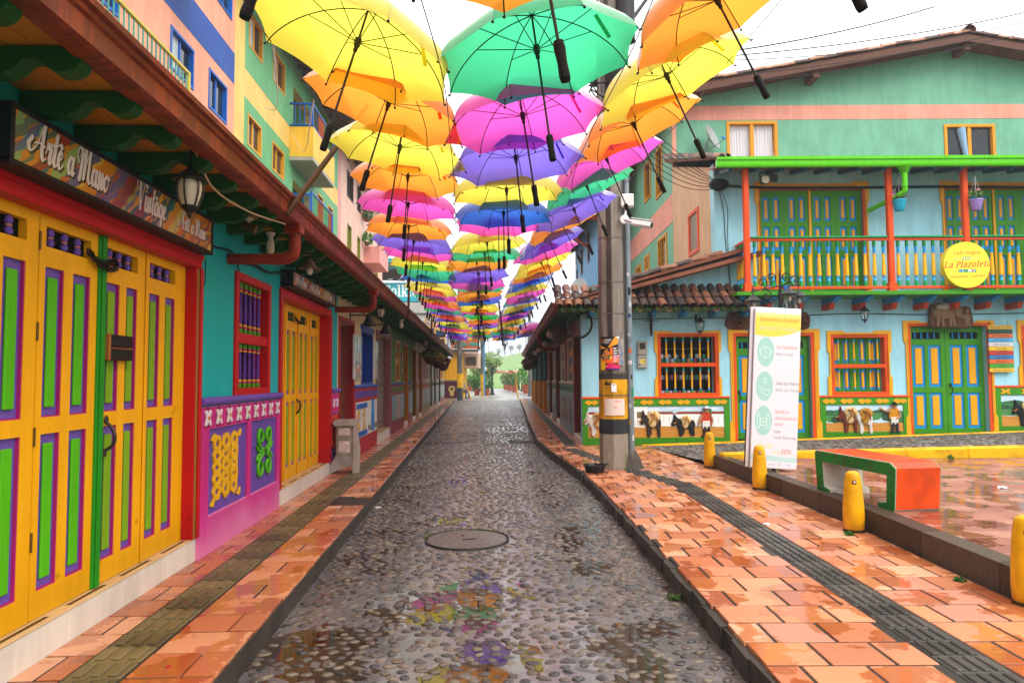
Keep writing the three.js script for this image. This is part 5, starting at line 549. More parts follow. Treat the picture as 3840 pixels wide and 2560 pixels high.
// things fixed to the cafe
{
  const B3 = (u, y, o) => Bp(u, y, 14.7 - o);
  lantern('wall_lantern', 'black wall lantern above the mug window of the blue cafe', B3(3.98, 2.86, .3), BR, 1.05, clearM, .3); lantern('hanging_lantern', 'small black lantern hanging under the balcony between window and green doors', B3(7.42, 3.06, .4), BR, 1.0, clearM); lantern('wall_lantern', 'black wall lantern beside the green downpipe on the balcony', B3(8.42, 5.66, .2), BR, 1.0, clearM, .2);
  let g = thing('balcony_sign', 'round yellow sign reading La Plazoleta on the balcony rail', 'sign', B3(9.32, 3.845, .78), BR);
  const t = canvas(1024, 1024, (x, w) => { x.fillStyle = '#efe02a'; x.fillRect(0, 0, w, w); x.textAlign = 'center'; const S = (s, y, sz, c, k = .9) => { x.save(); x.translate(w / 2, y); x.transform(k, -.03, -.1, 1, 0, 0); x.font = `italic bold ${sz}px serif`; x.fillStyle = c; x.fillText(s, 0, 0); x.restore(); }; S('Café Origen', 280, 112, '#b8421c'); S('La Plazoleta', 570, 200, '#c8200c', .86); S('Artesanías / Café Bar', 800, 90, '#a8421c', .84); x.strokeStyle = '#2a7ab0'; x.lineWidth = 10; x.beginPath(); x.moveTo(220, 370); x.lineTo(420, 370); x.moveTo(610, 370); x.lineTo(800, 370); for (const c of [450, 512, 574]) { x.moveTo(c - 40, 370); x.lineTo(c, 322); x.lineTo(c + 40, 370); x.lineTo(c, 418); x.lineTo(c - 40, 370); } x.stroke(); x.fillStyle = '#0f7a50'; x.fillRect(315, 608, 400, 76); x.fillStyle = '#cfd8d4'; x.fillRect(340, 620, 350, 52); x.fillStyle = '#1a7ac8'; x.fillRect(352, 624, 56, 44); x.fillStyle = '#0f8a50'; x.fillRect(430, 624, 100, 44); x.fillStyle = '#b83a2a'; x.beginPath(); x.arc(640, 646, 24, 0, 7); x.fill(); x.strokeStyle = '#2a7ab0'; x.beginPath(); x.moveTo(220, 646); x.lineTo(290, 646); x.moveTo(740, 646); x.lineTo(810, 646); x.stroke(); });
  part(g, 'sign_drum', rx(new THREE.CylinderGeometry(.475, .475, .12, 48), PI / 2), M('#e6d81c', { r: .4, bump: 0, map: null })); const f = new THREE.CircleGeometry(.468, 48); f._uv = true; part(g, 'sign_face', mv(f, 0, 0, .0615), printM(t, .4)); part(g, 'bracket', [rod([-.1, .1, -.06], [-.1, .1, -.14], .012), rod([.1, -.35, -.06], [.1, -.35, -.14], .012)], ironM);
  // menu board
  g = inB('menu_board', 'stack of coloured menu boards hanging right of the green cafe doors', 'menu board', 10.47, 1.64, 14.6); const items = [['Chocolate con Leche', '#d8a81a'], ['Granizados y Frapes', '#134a38'], ['Leche Manchada', '#d8601c'], ['Café Americano', '#4aa6d8'], ['Café con Leche', '#d6cfd6'], ['Café Largo', '#e0b41a'], ['Café Corto', '#b82a20'], ['Cappuchino', '#2a72b0'], ['MoLachino', '#d8601c'], ['Moka', '#3f962a'], ['Helados y algo ma', '#e0b41a']];
  items.forEach(([s, c], k) => { const y = 2.66 - (k + 1) * .092; const p = part(g, 'menu_slat', box(10.22, 10.75, y + .003, y + .089, FZ + .07, FZ + .09, .004), Wd(c)); const tt = canvas(512, 84, (x, w, h) => { x.fillStyle = c; x.fillRect(0, 0, w, h); x.fillStyle = k === 1 ? '#0c2a20' : '#1c1a18'; x.font = 'bold 50px sans-serif'; x.textAlign = 'center'; x.save(); x.translate(w / 2, 60); x.scale(.92, 1); x.fillText(s, 0, 0); x.restore(); }); part(p, 'lettering', plane(.515, .078, 10.485, y + .046, FZ + .0915), printM(tt, .5)); }); part(g, 'hanging_cord', [rod([10.3, 2.66, FZ + .08], [10.3, 2.74, FZ + .04], .004), rod([10.67, 2.66, FZ + .08], [10.67, 2.74, FZ + .04], .004)], ironM);
  // carved wood over the doors
  const wd = M('#5f371c', { map: T.wood, r: .5, bump: .004, bt: T.grain }), wl = M('#8a6a4c', { map: T.wood, r: .55, bump: .004 });
  g = inB('carved_mule_panel', 'carved wooden relief of a loaded mule above the green cafe doors', 'wood carving', 9.4, 2.62, 14.6); part(g, 'board', mv(ext(blob([[9.0, 2.64], [8.99, 2.86], [9.03, 3.1], [9.3, 3.12], [9.6, 3.06], [9.8, 3.04], [9.86, 2.86], [9.84, 2.63], [9.4, 2.62]]), .06, .012), 0, 0, FZ + .06), wd);
  part(g, 'carved_mule', [mv(ball(.2, 1.25, .75, .3), 9.25, 2.93, FZ + .14), mv(ball(.1, 1, 1.4, .45), 9.55, 2.95, FZ + .15), mv(ball(.06, 1.5, .8, .5), 9.66, 2.84, FZ + .15), rod([9.1, 2.64, FZ + .15], [9.13, 2.88, FZ + .15], .03, .05), rod([9.22, 2.64, FZ + .15], [9.2, 2.88, FZ + .14], .03, .045), rod([9.38, 2.64, FZ + .15], [9.38, 2.88, FZ + .14], .03, .05), rod([9.46, 2.64, FZ + .15], [9.42, 2.88, FZ + .15], .03, .045), rod([9.5, 3.05, FZ + .15], [9.47, 3.14, FZ + .15], .02, .008), rod([9.57, 3.05, FZ + .15], [9.58, 3.14, FZ + .15], .02, .008)], wl); part(g, 'carved_load', [mv(ball(.09, 1.3, .9, .6), 9.26, 3.06, FZ + .17), mv(ball(.07, 1, .9, .6), 9.15, 3.05, FZ + .16)], M('#b5a99a', { r: .6 })); part(g, 'carved_figure', [mv(ball(.05, 1, 1.2, .6), 9.75, 2.96, FZ + .14), mv(ball(.07, .9, 1.3, .5), 9.75, 2.82, FZ + .13), rod([9.72, 2.64, FZ + .13], [9.73, 2.76, FZ + .13], .025), rod([9.79, 2.64, FZ + .13], [9.77, 2.76, FZ + .13], .025)], wl);
  const face = (u, y, k, par) => { const h = part(par, 'carved_head', mv(ball(.16 * k, .95, 1.15, .5, 3), u, y, FZ + .09), wd); part(h, 'carved_nose', mv(ball(.035 * k, .8, 1.6, 1), u, y - .01, FZ + .18), wd); part(h, 'carved_brow', [mv(ball(.04 * k, 1.4, .4, .8, 1), u - .06 * k, y + .05 * k, FZ + .165), mv(ball(.04 * k, 1.4, .4, .8, 1), u + .06 * k, y + .05 * k, FZ + .165)], wd); part(h, 'carved_mouth', [mv(ball(.045 * k, 1.3, .4, .7, 1), u, y - .085 * k, FZ + .16), mv(ball(.03 * k, 2, .4, .7, 1), u, y - .06 * k, FZ + .165)], M('#2d1a10')); part(h, 'carved_eye', [mv(ball(.018 * k, 1.3, .7, .7, 1), u - .055 * k, y + .02 * k, FZ + .163), mv(ball(.018 * k, 1.3, .7, .7, 1), u + .055 * k, y + .02 * k, FZ + .163)], M('#2d1a10')); };
  g = inB('face_carving', 'carved wooden plank with faces above the doors behind the banner', 'wood carving', 5.6, 2.6, 14.65); part(g, 'board', mv(ext(blob([[4.68, 2.62], [4.66, 2.92], [4.8, 2.96], [5.6, 2.94], [6.3, 2.96], [6.4, 2.75], [6.3, 2.6], [5.5, 2.62]]), .03, .008), 0, 0, FZ + .02), wd); face(6.26, 2.79, 1, g); face(4.88, 2.8, .95, g); face(5.5, 2.8, .9, g);
  // flower pots on the balcony, floodlight, meter boxes, bicycle wheel
  const pot = (u, hex, fl, label, seed) => { const p = thing('hanging_pot', label, 'flower pot', B3(u, 4.98, .78), BR); part(p, 'pot', lathe([[0, 0], [.085, 0], [.125, .2], [.135, .2], [.135, .225], [.115, .225], [.08, .03]], 16), M(hex, { r: .35, map: null, bump: 0 })); part(p, 'chain', [0, 1, 2, 3].map(i => rod([.12 * Math.cos(i * 1.57 + .5), .22, .12 * Math.sin(i * 1.57 + .5)], [0, .72, 0], .004, .004, 5)), Mt('#b8bec0', { m: .5 })); part(p, 'hook', tube([[0, .72, 0], [0, .78, -.02], [-.03, .84, -.06], [-.06, .9, -.1]], .007, 8, 5), ironM); part(p, 'foliage', leafCloud(38, .17, .12, .15, seed, .7, .1).map(q => mv(q, 0, .3, 0)), leafMat('#5f8a2c')); part(p, 'flowers', leafCloud(14, .17, .13, .15, seed + 2, .55, .7).map(q => mv(q, -.02, .32, 0)), leafMat(fl)); };
  pot(8.02, '#2ab0d6', '#d858c8', 'turquoise hanging pot with thin pink flowers by the middle balcony post', 81); pot(9.6, '#a58ad8', '#e88a9a', 'lilac hanging pot with pink flowers above the round yellow sign', 83);
  g = thing('floodlight', 'black round floodlight under the green gutter at the balcony corner', 'floodlight', B3(5.35, 5.72, .55), BR); part(g, 'housing', rx(lathe([[.0, -.12], [.08, -.1], [.1, .02], [.09, .02]], 16), PI / 2), ironM); part(g, 'glass', mv(rx(new THREE.CylinderGeometry(.085, .085, .01, 20), PI / 2), 0, 0, .012), M('#d8d2c0', { r: .1, map: null, bump: 0 })); part(g, 'yoke', [box(-.12, -.1, -.02, .16, -.02, .02, .003), box(.1, .12, -.02, .16, -.02, .02, .003), box(-.12, .12, .14, .16, -.02, .02, .003), box(.12, .26, -.04, .1, -.04, .02, .006)], ironM);
  g = inB('meter_box', 'pair of grey electricity meter boxes beside the mug window', 'meter box', 2.79, 1.78, 14.66); const mb = M('#a59f95', { r: .4, bump: .0005 }); const up2 = part(g, 'upper_box', [box(2.69, 2.9, 2.06, 2.36, FZ, FZ + .09, .015)], mb); part(up2, 'meter_window', [box(2.745, 2.845, 2.2, 2.31, FZ + .09, FZ + .094), ...frameG(2.735, 2.855, 2.19, 2.32, .012, FZ + .088, FZ + .1, .003)], M('#3d3a36', { r: .15, bump: 0, map: null })); const lo = part(g, 'lower_box', box(2.69, 2.9, 1.79, 2.05, FZ, FZ + .08, .012), mb);
  const st = canvas(256, 320, (x, w, h) => { x.fillStyle = '#a8a298'; x.fillRect(0, 0, w, h); x.strokeStyle = '#1a1814'; x.lineWidth = 7; const r = rng(4); for (let k = 0; k < 14; k++) { x.beginPath(); x.arc(16 + k * 17, 40 + r() * 20, 14, r() * 6, r() * 6 + 4); x.stroke(); } x.fillStyle = '#ecd91a'; x.beginPath(); x.arc(130, 150, 66, 0, 7); x.fill(); x.fillStyle = '#1c1a10'; x.font = 'italic bold 44px serif'; x.fillText('Simón', 78, 150); x.fillText('Tour', 96, 192); x.fillStyle = '#22242c'; x.beginPath(); x.arc(42, 250, 28, 0, 7); x.fill(); }); part(lo, 'stickers', plane(.19, .24, 2.795, 1.92, FZ + .0815), printM(st));
  const wheel = (label, pos, rot, k) => { const q = thing('bicycle_wheel', label, 'wheel', pos, rot); part(q, 'tyre', new THREE.TorusGeometry(.31 * k, .022, 8, 36), M('#0d0c0c', { r: .6, map: null, bump: 0 })); part(q, 'rim', new THREE.TorusGeometry(.288 * k, .009, 6, 36), Mt('#6d6a66', { m: .7 })); const sp = []; for (let i = 0; i < 24; i++) { const a = i * TAU / 24; sp.push(rod([.02 * Math.cos(a + 1), .02 * Math.sin(a + 1), (i % 2 ? .025 : -.025)], [.285 * k * Math.cos(a), .285 * k * Math.sin(a), 0], .0018, .0018, 4)); } part(q, 'spokes', sp, Mt('#8a8884', { m: .6 })); part(q, 'hub', [rx(new THREE.CylinderGeometry(.02, .02, .09, 10), PI / 2), rx(new THREE.CylinderGeometry(.006, .006, .32, 8), PI / 2)], ironM); };
  wheel('bicycle wheel fixed edge-on to the cafe wall above the meter boxes', B3(2.94, 2.78, .34), BR + PI / 2 - .18, 1); wheel('bicycle wheel hanging at the street corner of the cafe', B3(1.42, 2.72, .3), BR - .5, .95);
}
// ---------- terrace along the street on the right ----------
const RR = -(PI / 2 + TA), Rp = (s, y = 0, o = 0) => [2.34 + s * Math.sin(TA) - o * Math.cos(TA), y, -14.6 - s * Math.cos(TA) - o * Math.sin(TA)];
function inR(name, label, cat, s, y = 0, o = 0) { const g = thing(name, label, cat, Rp(s, y, o), RR); g._d = [-s, y, o]; return g; } // parts given in (-s, y, outward)
{
  const X = (a, b) => [-b, -a]; // a stretch from s=a to s=b as x range
  const tShop = (name, label, s0, s1, hex, ops) => { const b = inR(name, label, 'shop', (s0 + s1) / 2), o = ops.map(q => [...X(q[0], q[1]), q[2], q[3]]); part(b, 'wall', [...wall(...X(s0 + .003, s1), 0, 3.06, o, -.3, 0), ...o.map(q => box(q[0] - .03, q[1] + .03, q[2], q[3] + .02, -.62, -.56)), box(...X(s0, s1), 0, 3.2, -3.3, -3.1)], M(hex, { r: .6, bump: .004 })); eave(b, -s1, s0 === 0 ? .55 : -s0 - .003, soffM2, .255); return b; };
  const win = (b, s0, s1, y0, y1, f, ps) => barWin(b, ...X(s0, s1), y0, y1, f, ps), door = (b, s0, s1, f, l, p) => doorway(b, ...X(s0, s1), .26, 2.56, f, .26, { f: l, p });
  let b = tShop('red_terrace_shop', 'terracotta terrace shop round the corner from the cafe with dark doorways', 0, 13.2, '#8f3527', [[.25, 1.9, .2, 2.6], [2.1, 3.7, 1.45, 2.55], [4.7, 6.0, 1.45, 2.55], [6.4, 7.9, .2, 2.56], [8.3, 9.5, 1.45, 2.5], [10.0, 11.4, .2, 2.56]]);
  part(b, 'corner_wall', box(-.24, -.004, 0, 3.0, .0, .01), skyM); door(b, .25, 1.9, Wd('#a02a0c'), Wd('#8a2a0c'), Wd('#6d1a08')); win(b, 2.1, 3.7, 1.45, 2.6, Wd('#c9b8a8'), ['#2d5f1c', '#c9801c', '#2a5aa0', '#c9801c', '#2d5f1c']); win(b, 4.7, 6.0, 1.45, 2.55, Wd('#d8d0c4'), ['#17242a', '#2a5aa0', '#d8b01c', '#17242a', '#d8a81c']); door(b, 6.4, 7.9, Wd('#4a140c'), Wd('#2a0c08'), Wd('#1c0805')); win(b, 8.3, 9.5, 1.45, 2.5, Wd('#c9c0b4'), ['#17242a', '#d8b01c', '#2a5aa0', '#17242a']); door(b, 10.0, 11.4, Wd('#4a140c'), Wd('#2a0c08'), Wd('#1c0805'));
  const dd = (s0, s1, m, ps, n) => dadoRow(b, ...X(s0, s1), m, M('#d8cfc2'), M('#4f8a6a'), ps, n); dd(2.0, 6.3, M('#8aa0a8'), [M('#7f9aa8'), M('#8fa4ae')], 4); dd(8.0, 9.9, M('#9aa0a0'), murs, 2); dd(11.5, 13.1, M('#9a8a80'), murs, 2);
  for (let k = 0; k < 4; k++) part(b, 'figure_relief', [mv(ext(bodyShape, .015, .006), -2.6 - k * .9, .78, .045)], M(k % 2 ? '#a8876a' : '#8a6a52'));
  const bd = inR('hanging_board', 'carved wooden board hanging under the terrace eave', 'sign', 3.2, 2.62, .25); part(bd, 'board', box(-3.7, -2.9, 2.62, 2.95, .24, .27, .01), Wd('#3d2416')); part(bd, 'carving', [0, 1, 2].map(k => mv(ball(.07, 1, 1.5, .5, 1), -3.1 - k * .2, 2.78, .275)), Wd('#8a6a44'));
  b = tShop('teal_terrace_shop', 'teal terrace shop with mustard column bases farther down the right side', 13.205, 31, '#2a5f5c', [[14.4, 16.2, .2, 2.56], [19.6, 21.4, .2, 2.56], [24.6, 26.4, .2, 2.56], [28.4, 30, .2, 2.56]]);
  for (const s of [14.4, 19.6, 24.6, 28.4]) door(b, s, s + 1.7, Wd('#3a1a10'), Wd('#2a120c'), Wd('#1c0c08'));
  for (const s of [13.4, 17.0, 18.4, 22.2, 23.4, 27.0]) { part(b, 'column', box(...X(s, s + .55), 1.45, 3.0, 0, .12, .01), M('#1f6a66', { r: .5 })); part(b, 'column_base', box(...X(s - .03, s + .58), .12, 1.43, 0, .16, .01), M('#c98512', { r: .5 })); part(b, 'column_ring', box(...X(s - .02, s + .57), 1.43, 1.47, 0, .15), M('#9a2a1c')); }
  // lanterns, woven lamp, baskets, pipe
  const L2 = ['first', 'second', 'third', 'fourth', 'fifth']; [3.0, 7.4, 9.6, 12, 15].forEach((s, k) => lantern('eave_lantern', `pale glass eave lantern of the right terrace, ${L2[k]} from the cafe corner`, Rp(s, 2.9, .42), RR, 1.25)); [17.5, 20.2, 23.5].forEach((s, k) => basket(`brown hanging basket under the right terrace eave, ${L2[k]} after the lanterns`, Rp(s, 2.3, .5), RR, ['#5a2a34', '#3d4a20', '#54243a'][k], ['#b8385a', '#d84a6a', '#c83a4a'][k], 90 + k * 3, 1.05));
  let g = thing('woven_lamp', 'brown woven ball lamp under the terrace eave by the bicycle wheel', 'lamp', Rp(1.6, 2.62, .4), RR); const r = rng(3), tw = []; for (let k = 0; k < 26; k++) { const q = new THREE.TorusGeometry(.2 * (.9 + .12 * r()), .007, 4, 24); q.rotateX(r() * 6); q.rotateY(r() * 6); q.scale(.85, 1.15, .85); tw.push(q); } part(g, 'woven_shell', tw, Wd('#5d3d24')); part(g, 'cord', rod([0, .2, 0], [0, .42, 0], .006), ironM);
  g = thing('bare_bulb', 'white glass bulb lamp under the terrace eave', 'lamp', Rp(4.4, 2.98, .45), RR); part(g, 'holder', rod([0, 0, 0], [0, -.08, 0], .05, .04), M('#8a7a60', { bump: 0 })); part(g, 'bulb', mv(ball(.09, 1, 1.2, 1), 0, -.17, 0), frostM);
  b = inR('terrace_downpipe', 'dark red downpipe curving back under the terrace eave', 'downpipe', 7.0, 2.4, .3); part(b, 'pipe', [tube([[-7, 3.0, .62], [-7, 2.72, .62], [-7, 2.55, .55], [-7, 2.5, .4]], .055, 20, 12), rod([-7, 2.5, .42], [-7, 2.5, 0], .055, .055, 12)], M('#7d1c1a', { r: .35 }));
  [[[.9, 3.0, -22], [.75, 4.3, -21.7], 'slanting wooden prop on the terrace gutter, nearer one'], [[1.25, 3.0, -30], [1.12, 4.25, -29.8], 'slanting wooden prop on the terrace gutter, farther one']].forEach(([a, c, l]) => single('wooden_prop', l, 'pole', rod([0, 0, 0], c.map((v, i) => v - a[i]), .035, .028, 8), Wd('#4a2f18', { r: .6 }), a));
}
// ---------- houses above and behind ----------
{
  const b = inB('green_gable_house', 'big green gabled house with a salmon stripe behind the cafe', 'house', 12, 0, 18.5), Z = -18.5, U0 = 4.47, U1 = 20.2, UR = 12.3;
  const gw = [[5.95, 7.36, 7.5, 8.62], [11.95, 13.36, 7.5, 8.5]], wallM = M('#74b698', { r: .6, bump: .005 }), salM = M('#e8a08c', { r: .6, bump: .004 });
  part(b, 'wall', [...wall(U0, U1, 2.5, 9.2, gw, Z - .25, Z), mv(ext(shp([[U0, 9.2], [UR, 10.62], [U1, 9.2]]), .25), 0, 0, Z - .25), ...gw.map(o => box(o[0], o[1], o[2], o[3], Z - 1.2, Z - 1.15)), box(U1 - .25, U1, 2.5, 9.2, Z - 7.1, Z - .25), box(U0, U1, 2.5, 9.2, Z - 7.4, Z - 7.1)], wallM);
  part(b, 'painted_band', box(U0 + .02, U1, 8.66, 9.06, Z, Z + .008), salM); part(b, 'corner_strip', box(U0 - .01, U0 + .09, 2.6, 9.2, Z - .1, Z + .014), salM);
  gw.forEach((o, k) => { const w = part(b, 'window', [...frameG(...o, .085, Z - .12, Z + .03, .006), box((o[0] + o[1]) / 2 - .05, (o[0] + o[1]) / 2 + .05, o[2] + .085, o[3] - .085, Z - .08, Z + .01, .004)], Wd('#e39c0c')); part(w, 'pane', box(o[0] + .085, o[1] - .085, o[2] + .085, o[3] - .085, Z - .075, Z - .07), k ? glassM : clearM); const cur = []; if (!k) for (let q = 0; q < 16; q++) cur.push(mv(rod([0, o[2] + .05, 0], [.01 * Math.sin(q * 2), o[3] - .05, 0], .05, .05, 8), lerp(o[0] + .12, o[1] - .12, q / 15), 0, Z - .16)); else cur.push(rod([o[0] + .62, o[2], Z - .02], [o[0] + .5, o[3] - .1, Z - .05], .05, .12, 8)); part(w, 'curtain', cur, M(k ? '#8fb8d8' : '#d6d6dc', { map: null, bump: 0, r: .8 })); });
  // street-side wall with band and barred windows (x runs back from the corner)
  const sop = [[.9, 2.1, 4.4, 5.75], [3.4, 4.2, 5.05, 5.6], [4.8, 5.9, 4.4, 5.5], [3.0, 4.0, 7.35, 8.6], [1.3, 2.2, 7.0, 8.5]], toS = g => mv(ry(g, -PI / 2), U0, 0, Z); // (x,y,z) -> street side, x towards the camera after turning
  const flip = o => [-o[1], -o[0], o[2], o[3]], fs = sop.map(flip);
  part(b, 'side_wall', [...wall(-7.1, -.0, 2.5, 9.2, fs, -.25, -.002), ...fs.map(o => box(o[0], o[1], o[2], o[3], -.9, -.85))].map(g => mv(ry(g, PI / 2 * -1), 0, 0, 0)).map(g => mv(g, U0, 0, Z)).map(g => g), wallM);
  part(b, 'painted_band', toS(box(-7, -.0, 5.87, 6.66, .0, .008)), salM);
  fs.forEach((o, k) => { const w = part(b, 'window', frameG(...o, .08, -.1, .03, .005).map(toS), Wd('#d8980c')); part(w, 'pane', toS(box(o[0] + .08, o[1] - .08, o[2] + .08, o[3] - .08, -.08, -.07)), glassM); if (k < 3) part(w, 'window_bars', [0, 1, 2, 3, 4].flatMap(q => [toS(rod([lerp(o[0] + .1, o[1] - .1, q / 4), o[2], .02], [lerp(o[0] + .1, o[1] - .1, q / 4), o[3], .02], .014, .014, 5)), toS(rod([o[0], lerp(o[2] + .1, o[3] - .1, q / 4), .025], [o[1], lerp(o[2] + .1, o[3] - .1, q / 4), .025], .01, .01, 5))]), Wd('#d8980c')); });
  // gable roof: slabs, barge board, tiles on the verge, purlin ends
  const sl = (10.62 - 9.2) / (UR - U0), edge = (u) => 10.62 - Math.abs(u - UR) * sl;
  part(b, 'roof', [mv(ext(shp([[U0 - .75, edge(U0 - .75) + .14], [UR, 10.76], [U1 + .75, edge(U1 + .75) + .14], [U1 + .75, edge(U1 + .75) + .02], [UR, 10.64], [U0 - .75, edge(U0 - .75) + .02]]), 8.2), 0, 0, Z - 7.6)], clayM); part(b, 'barge_board', mv(ext(shp([[U0 - .75, edge(U0 - .75) + .08], [UR, 10.7], [U1 + .75, edge(U1 + .75) + .08], [U1 + .75, edge(U1 + .75) - .1], [UR, 10.52], [U0 - .75, edge(U0 - .75) - .1]]), .06), 0, 0, Z + .6), Wd('#5d3422'));
  part(b, 'roof_soffit', [mv(rz(box(0, 1.0, -.01, .0, -7.5, .58), Math.atan(sl)), U0 - .74, edge(U0 - .74) - .0, Z)], Wd('#b0431c')); for (let k = 0; k < 12; k++) part(b, 'rafter', mv(rz(box(0, .76, -.13, -.012, -.05, .05), Math.atan(sl)), U0 - .72, edge(U0 - .74), Z - .3 - k * .6), Wd('#8f3a18'));
  const R = rng(44), vg = prep((() => { const g = new THREE.CylinderGeometry(.105, .09, .46, 10, 1, true, -PI / 2, PI); g.rotateX(-PI / 2); g.rotateY(PI / 2); return g; })()), tm = ['#8a5a48', '#a87a62', '#6d4a40', '#c09078', '#594540'].map(c => M(c, { map: T.dirty, r: .6, bump: .004 })); for (let k = 0; k < 44; k++) { const u = lerp(U0 - .7, U1 + .7, (k + .5) / 44), s = u < UR ? 1 : -1; for (const dz of [.58, .42]) piece(b, 'roof_tile', vg, tm[(R() * 5) | 0], [u, edge(u) + .16 + .03 * R() + (dz < .5 ? .035 : 0), Z + dz], [0, 0, s * Math.atan(sl) + .06 * (R() - .3)]); }
  for (const u of [8.15, 12.25]) part(b, 'purlin_end', box(u, u + .18, edge(u) - .26, edge(u) - .03, Z, Z + .55, .01), Wd('#6d4028')); part(b, 'ridge_tile', mv(rz(new THREE.CylinderGeometry(.2, .16, .7, 12, 1, true, -PI / 2, PI).rotateX(-PI / 2), 0), UR, 10.78, Z + .4), tm[0]); part(b, 'vent_tile', box(9.6, 10.1, edge(9.8) + .18, edge(9.8) + .34, Z - .4, Z + .2, .02), tm[2]);
  const spots = []; for (let k = 0; k < 46; k++) { const u = 8 + R() * 9, y = 7.6 + R() * R() * 2.6; if (y < edge(u) - .3) spots.push(mv(ball(.005 + .014 * R() * R(), 1, 1.1, .2, 1), u, y, Z + .002)); } part(b, 'plaster_chips', spots, M('#c8ccc4')).userData.kind = 'stuff';
  const d = thing('satellite_dish', 'grey satellite dish with blue receiver on the green house corner', 'satellite dish', Bp(5.35, 8.0, 18.1), BR + .9); part(d, 'dish', rx(lathe([[0, 0], [.15, .02], [.3, .075], [.36, .115], [.355, .12], [.3, .085], [0, .01]], 24), PI / 2 - .35), Mt('#a8b0b4', { m: .2, r: .4 })); part(d, 'arm', [rod([0, -.3, .03], [.02, -.1, .42], .012), rod([0, -.6, -.2], [0, 0, -.03], .022)], Mt('#7d8488')); part(d, 'receiver', rod([.02, -.1, .42], [.02, -.02, .36], .035, .03), Mt('#1c78b8'));
}
{
  const b = inB('far_blue_house', 'blue house with brown overhanging roof far behind the terrace', 'house', 5, 0, 31), U0 = 3.4;
  const toS = g => mv(ry(g, -PI / 2), U0, 0, -25.7), ops = [[-4.4, -3.6, 6.6, 7.9], [-7.3, -6.5, 6.5, 7.8], [-9.6, -9.0, 6.4, 7.2]];
  part(b, 'wall', [...wall(-10.4, 0, 2.5, 8.3, ops, -.25, 0).map(toS), ...ops.map(o => toS(box(o[0], o[1], o[2], o[3], -.7, -.65))), box(U0 + .25, 9, 2.5, 8.3, -25.95, -25.7), mv(ext(shp([[U0, 8.3], [6.2, 9.6], [9, 8.3]]), .25), 0, 0, -25.95), box(U0 + .25, 9, 2.5, 8.3, -36.1, -35.8)], M('#5fa3d8', { r: .6, bump: .004 }));
  ops.forEach(o => part(b, 'window', frameG(...o, .09, -.2, .03, .005).map(toS).concat([toS(box(o[0], o[1], o[2], o[3], -.24, -.2))]), Wd('#4a1c14')));
  part(b, 'roof', mv(ext(shp([[U0 - .75, 7.98], [6.2, 9.78], [9.7, 7.98], [9.7, 8.1], [6.2, 9.92], [U0 - .75, 8.1]]), 12.4), 0, 0, -36.4), clayM); part(b, 'roof_soffit', mv(rz(box(0, .85, -.03, -.012, -36.3, -24.1), .47), U0 - .72, 7.98, 0), Wd('#5d3220')); for (let k = 0; k < 22; k++) part(b, 'soffit_batten', mv(rz(box(0, .8, -.06, -.032, -.04, .04), .47), U0 - .7, 7.98, -24.4 - k * .55), Wd('#7d4a34')); part(b, 'fascia', box(U0 - .8, U0 - .75, 7.9, 8.12, -36.4, -24.0, .006), Wd('#a8786a')); part(b, 'downpipe', [tube([[U0 - .6, 7.9, -29], [U0 - .6, 7.5, -29], [U0 - .1, 7.2, -29]], .08, 12, 8), tube([[U0 - .6, 7.9, -25.2], [U0 - .6, 7.6, -25.2], [U0 - .1, 7.5, -25.2]], .08, 12, 8)], M('#b84a38'));
  const d = thing('satellite_dish', 'small satellite dish above the tiled terrace corner', 'satellite dish', Bp(2.2, 4.5, 22), BR - .6); part(d, 'dish', rx(lathe([[0, 0], [.15, .02], [.3, .08], [.295, .085], [0, .012]], 20), PI / 2 - .4), Mt('#aab2b6', { m: .2 })); part(d, 'arm', [rod([0, -.25, 0], [0, -.1, .35], .012), rod([0, -.6, -.1], [0, 0, -.02], .02)], Mt('#70787c')); part(d, 'receiver', rod([0, -.1, .35], [0, -.02, .3], .035, .03), Mt('#1c68a8'));
}
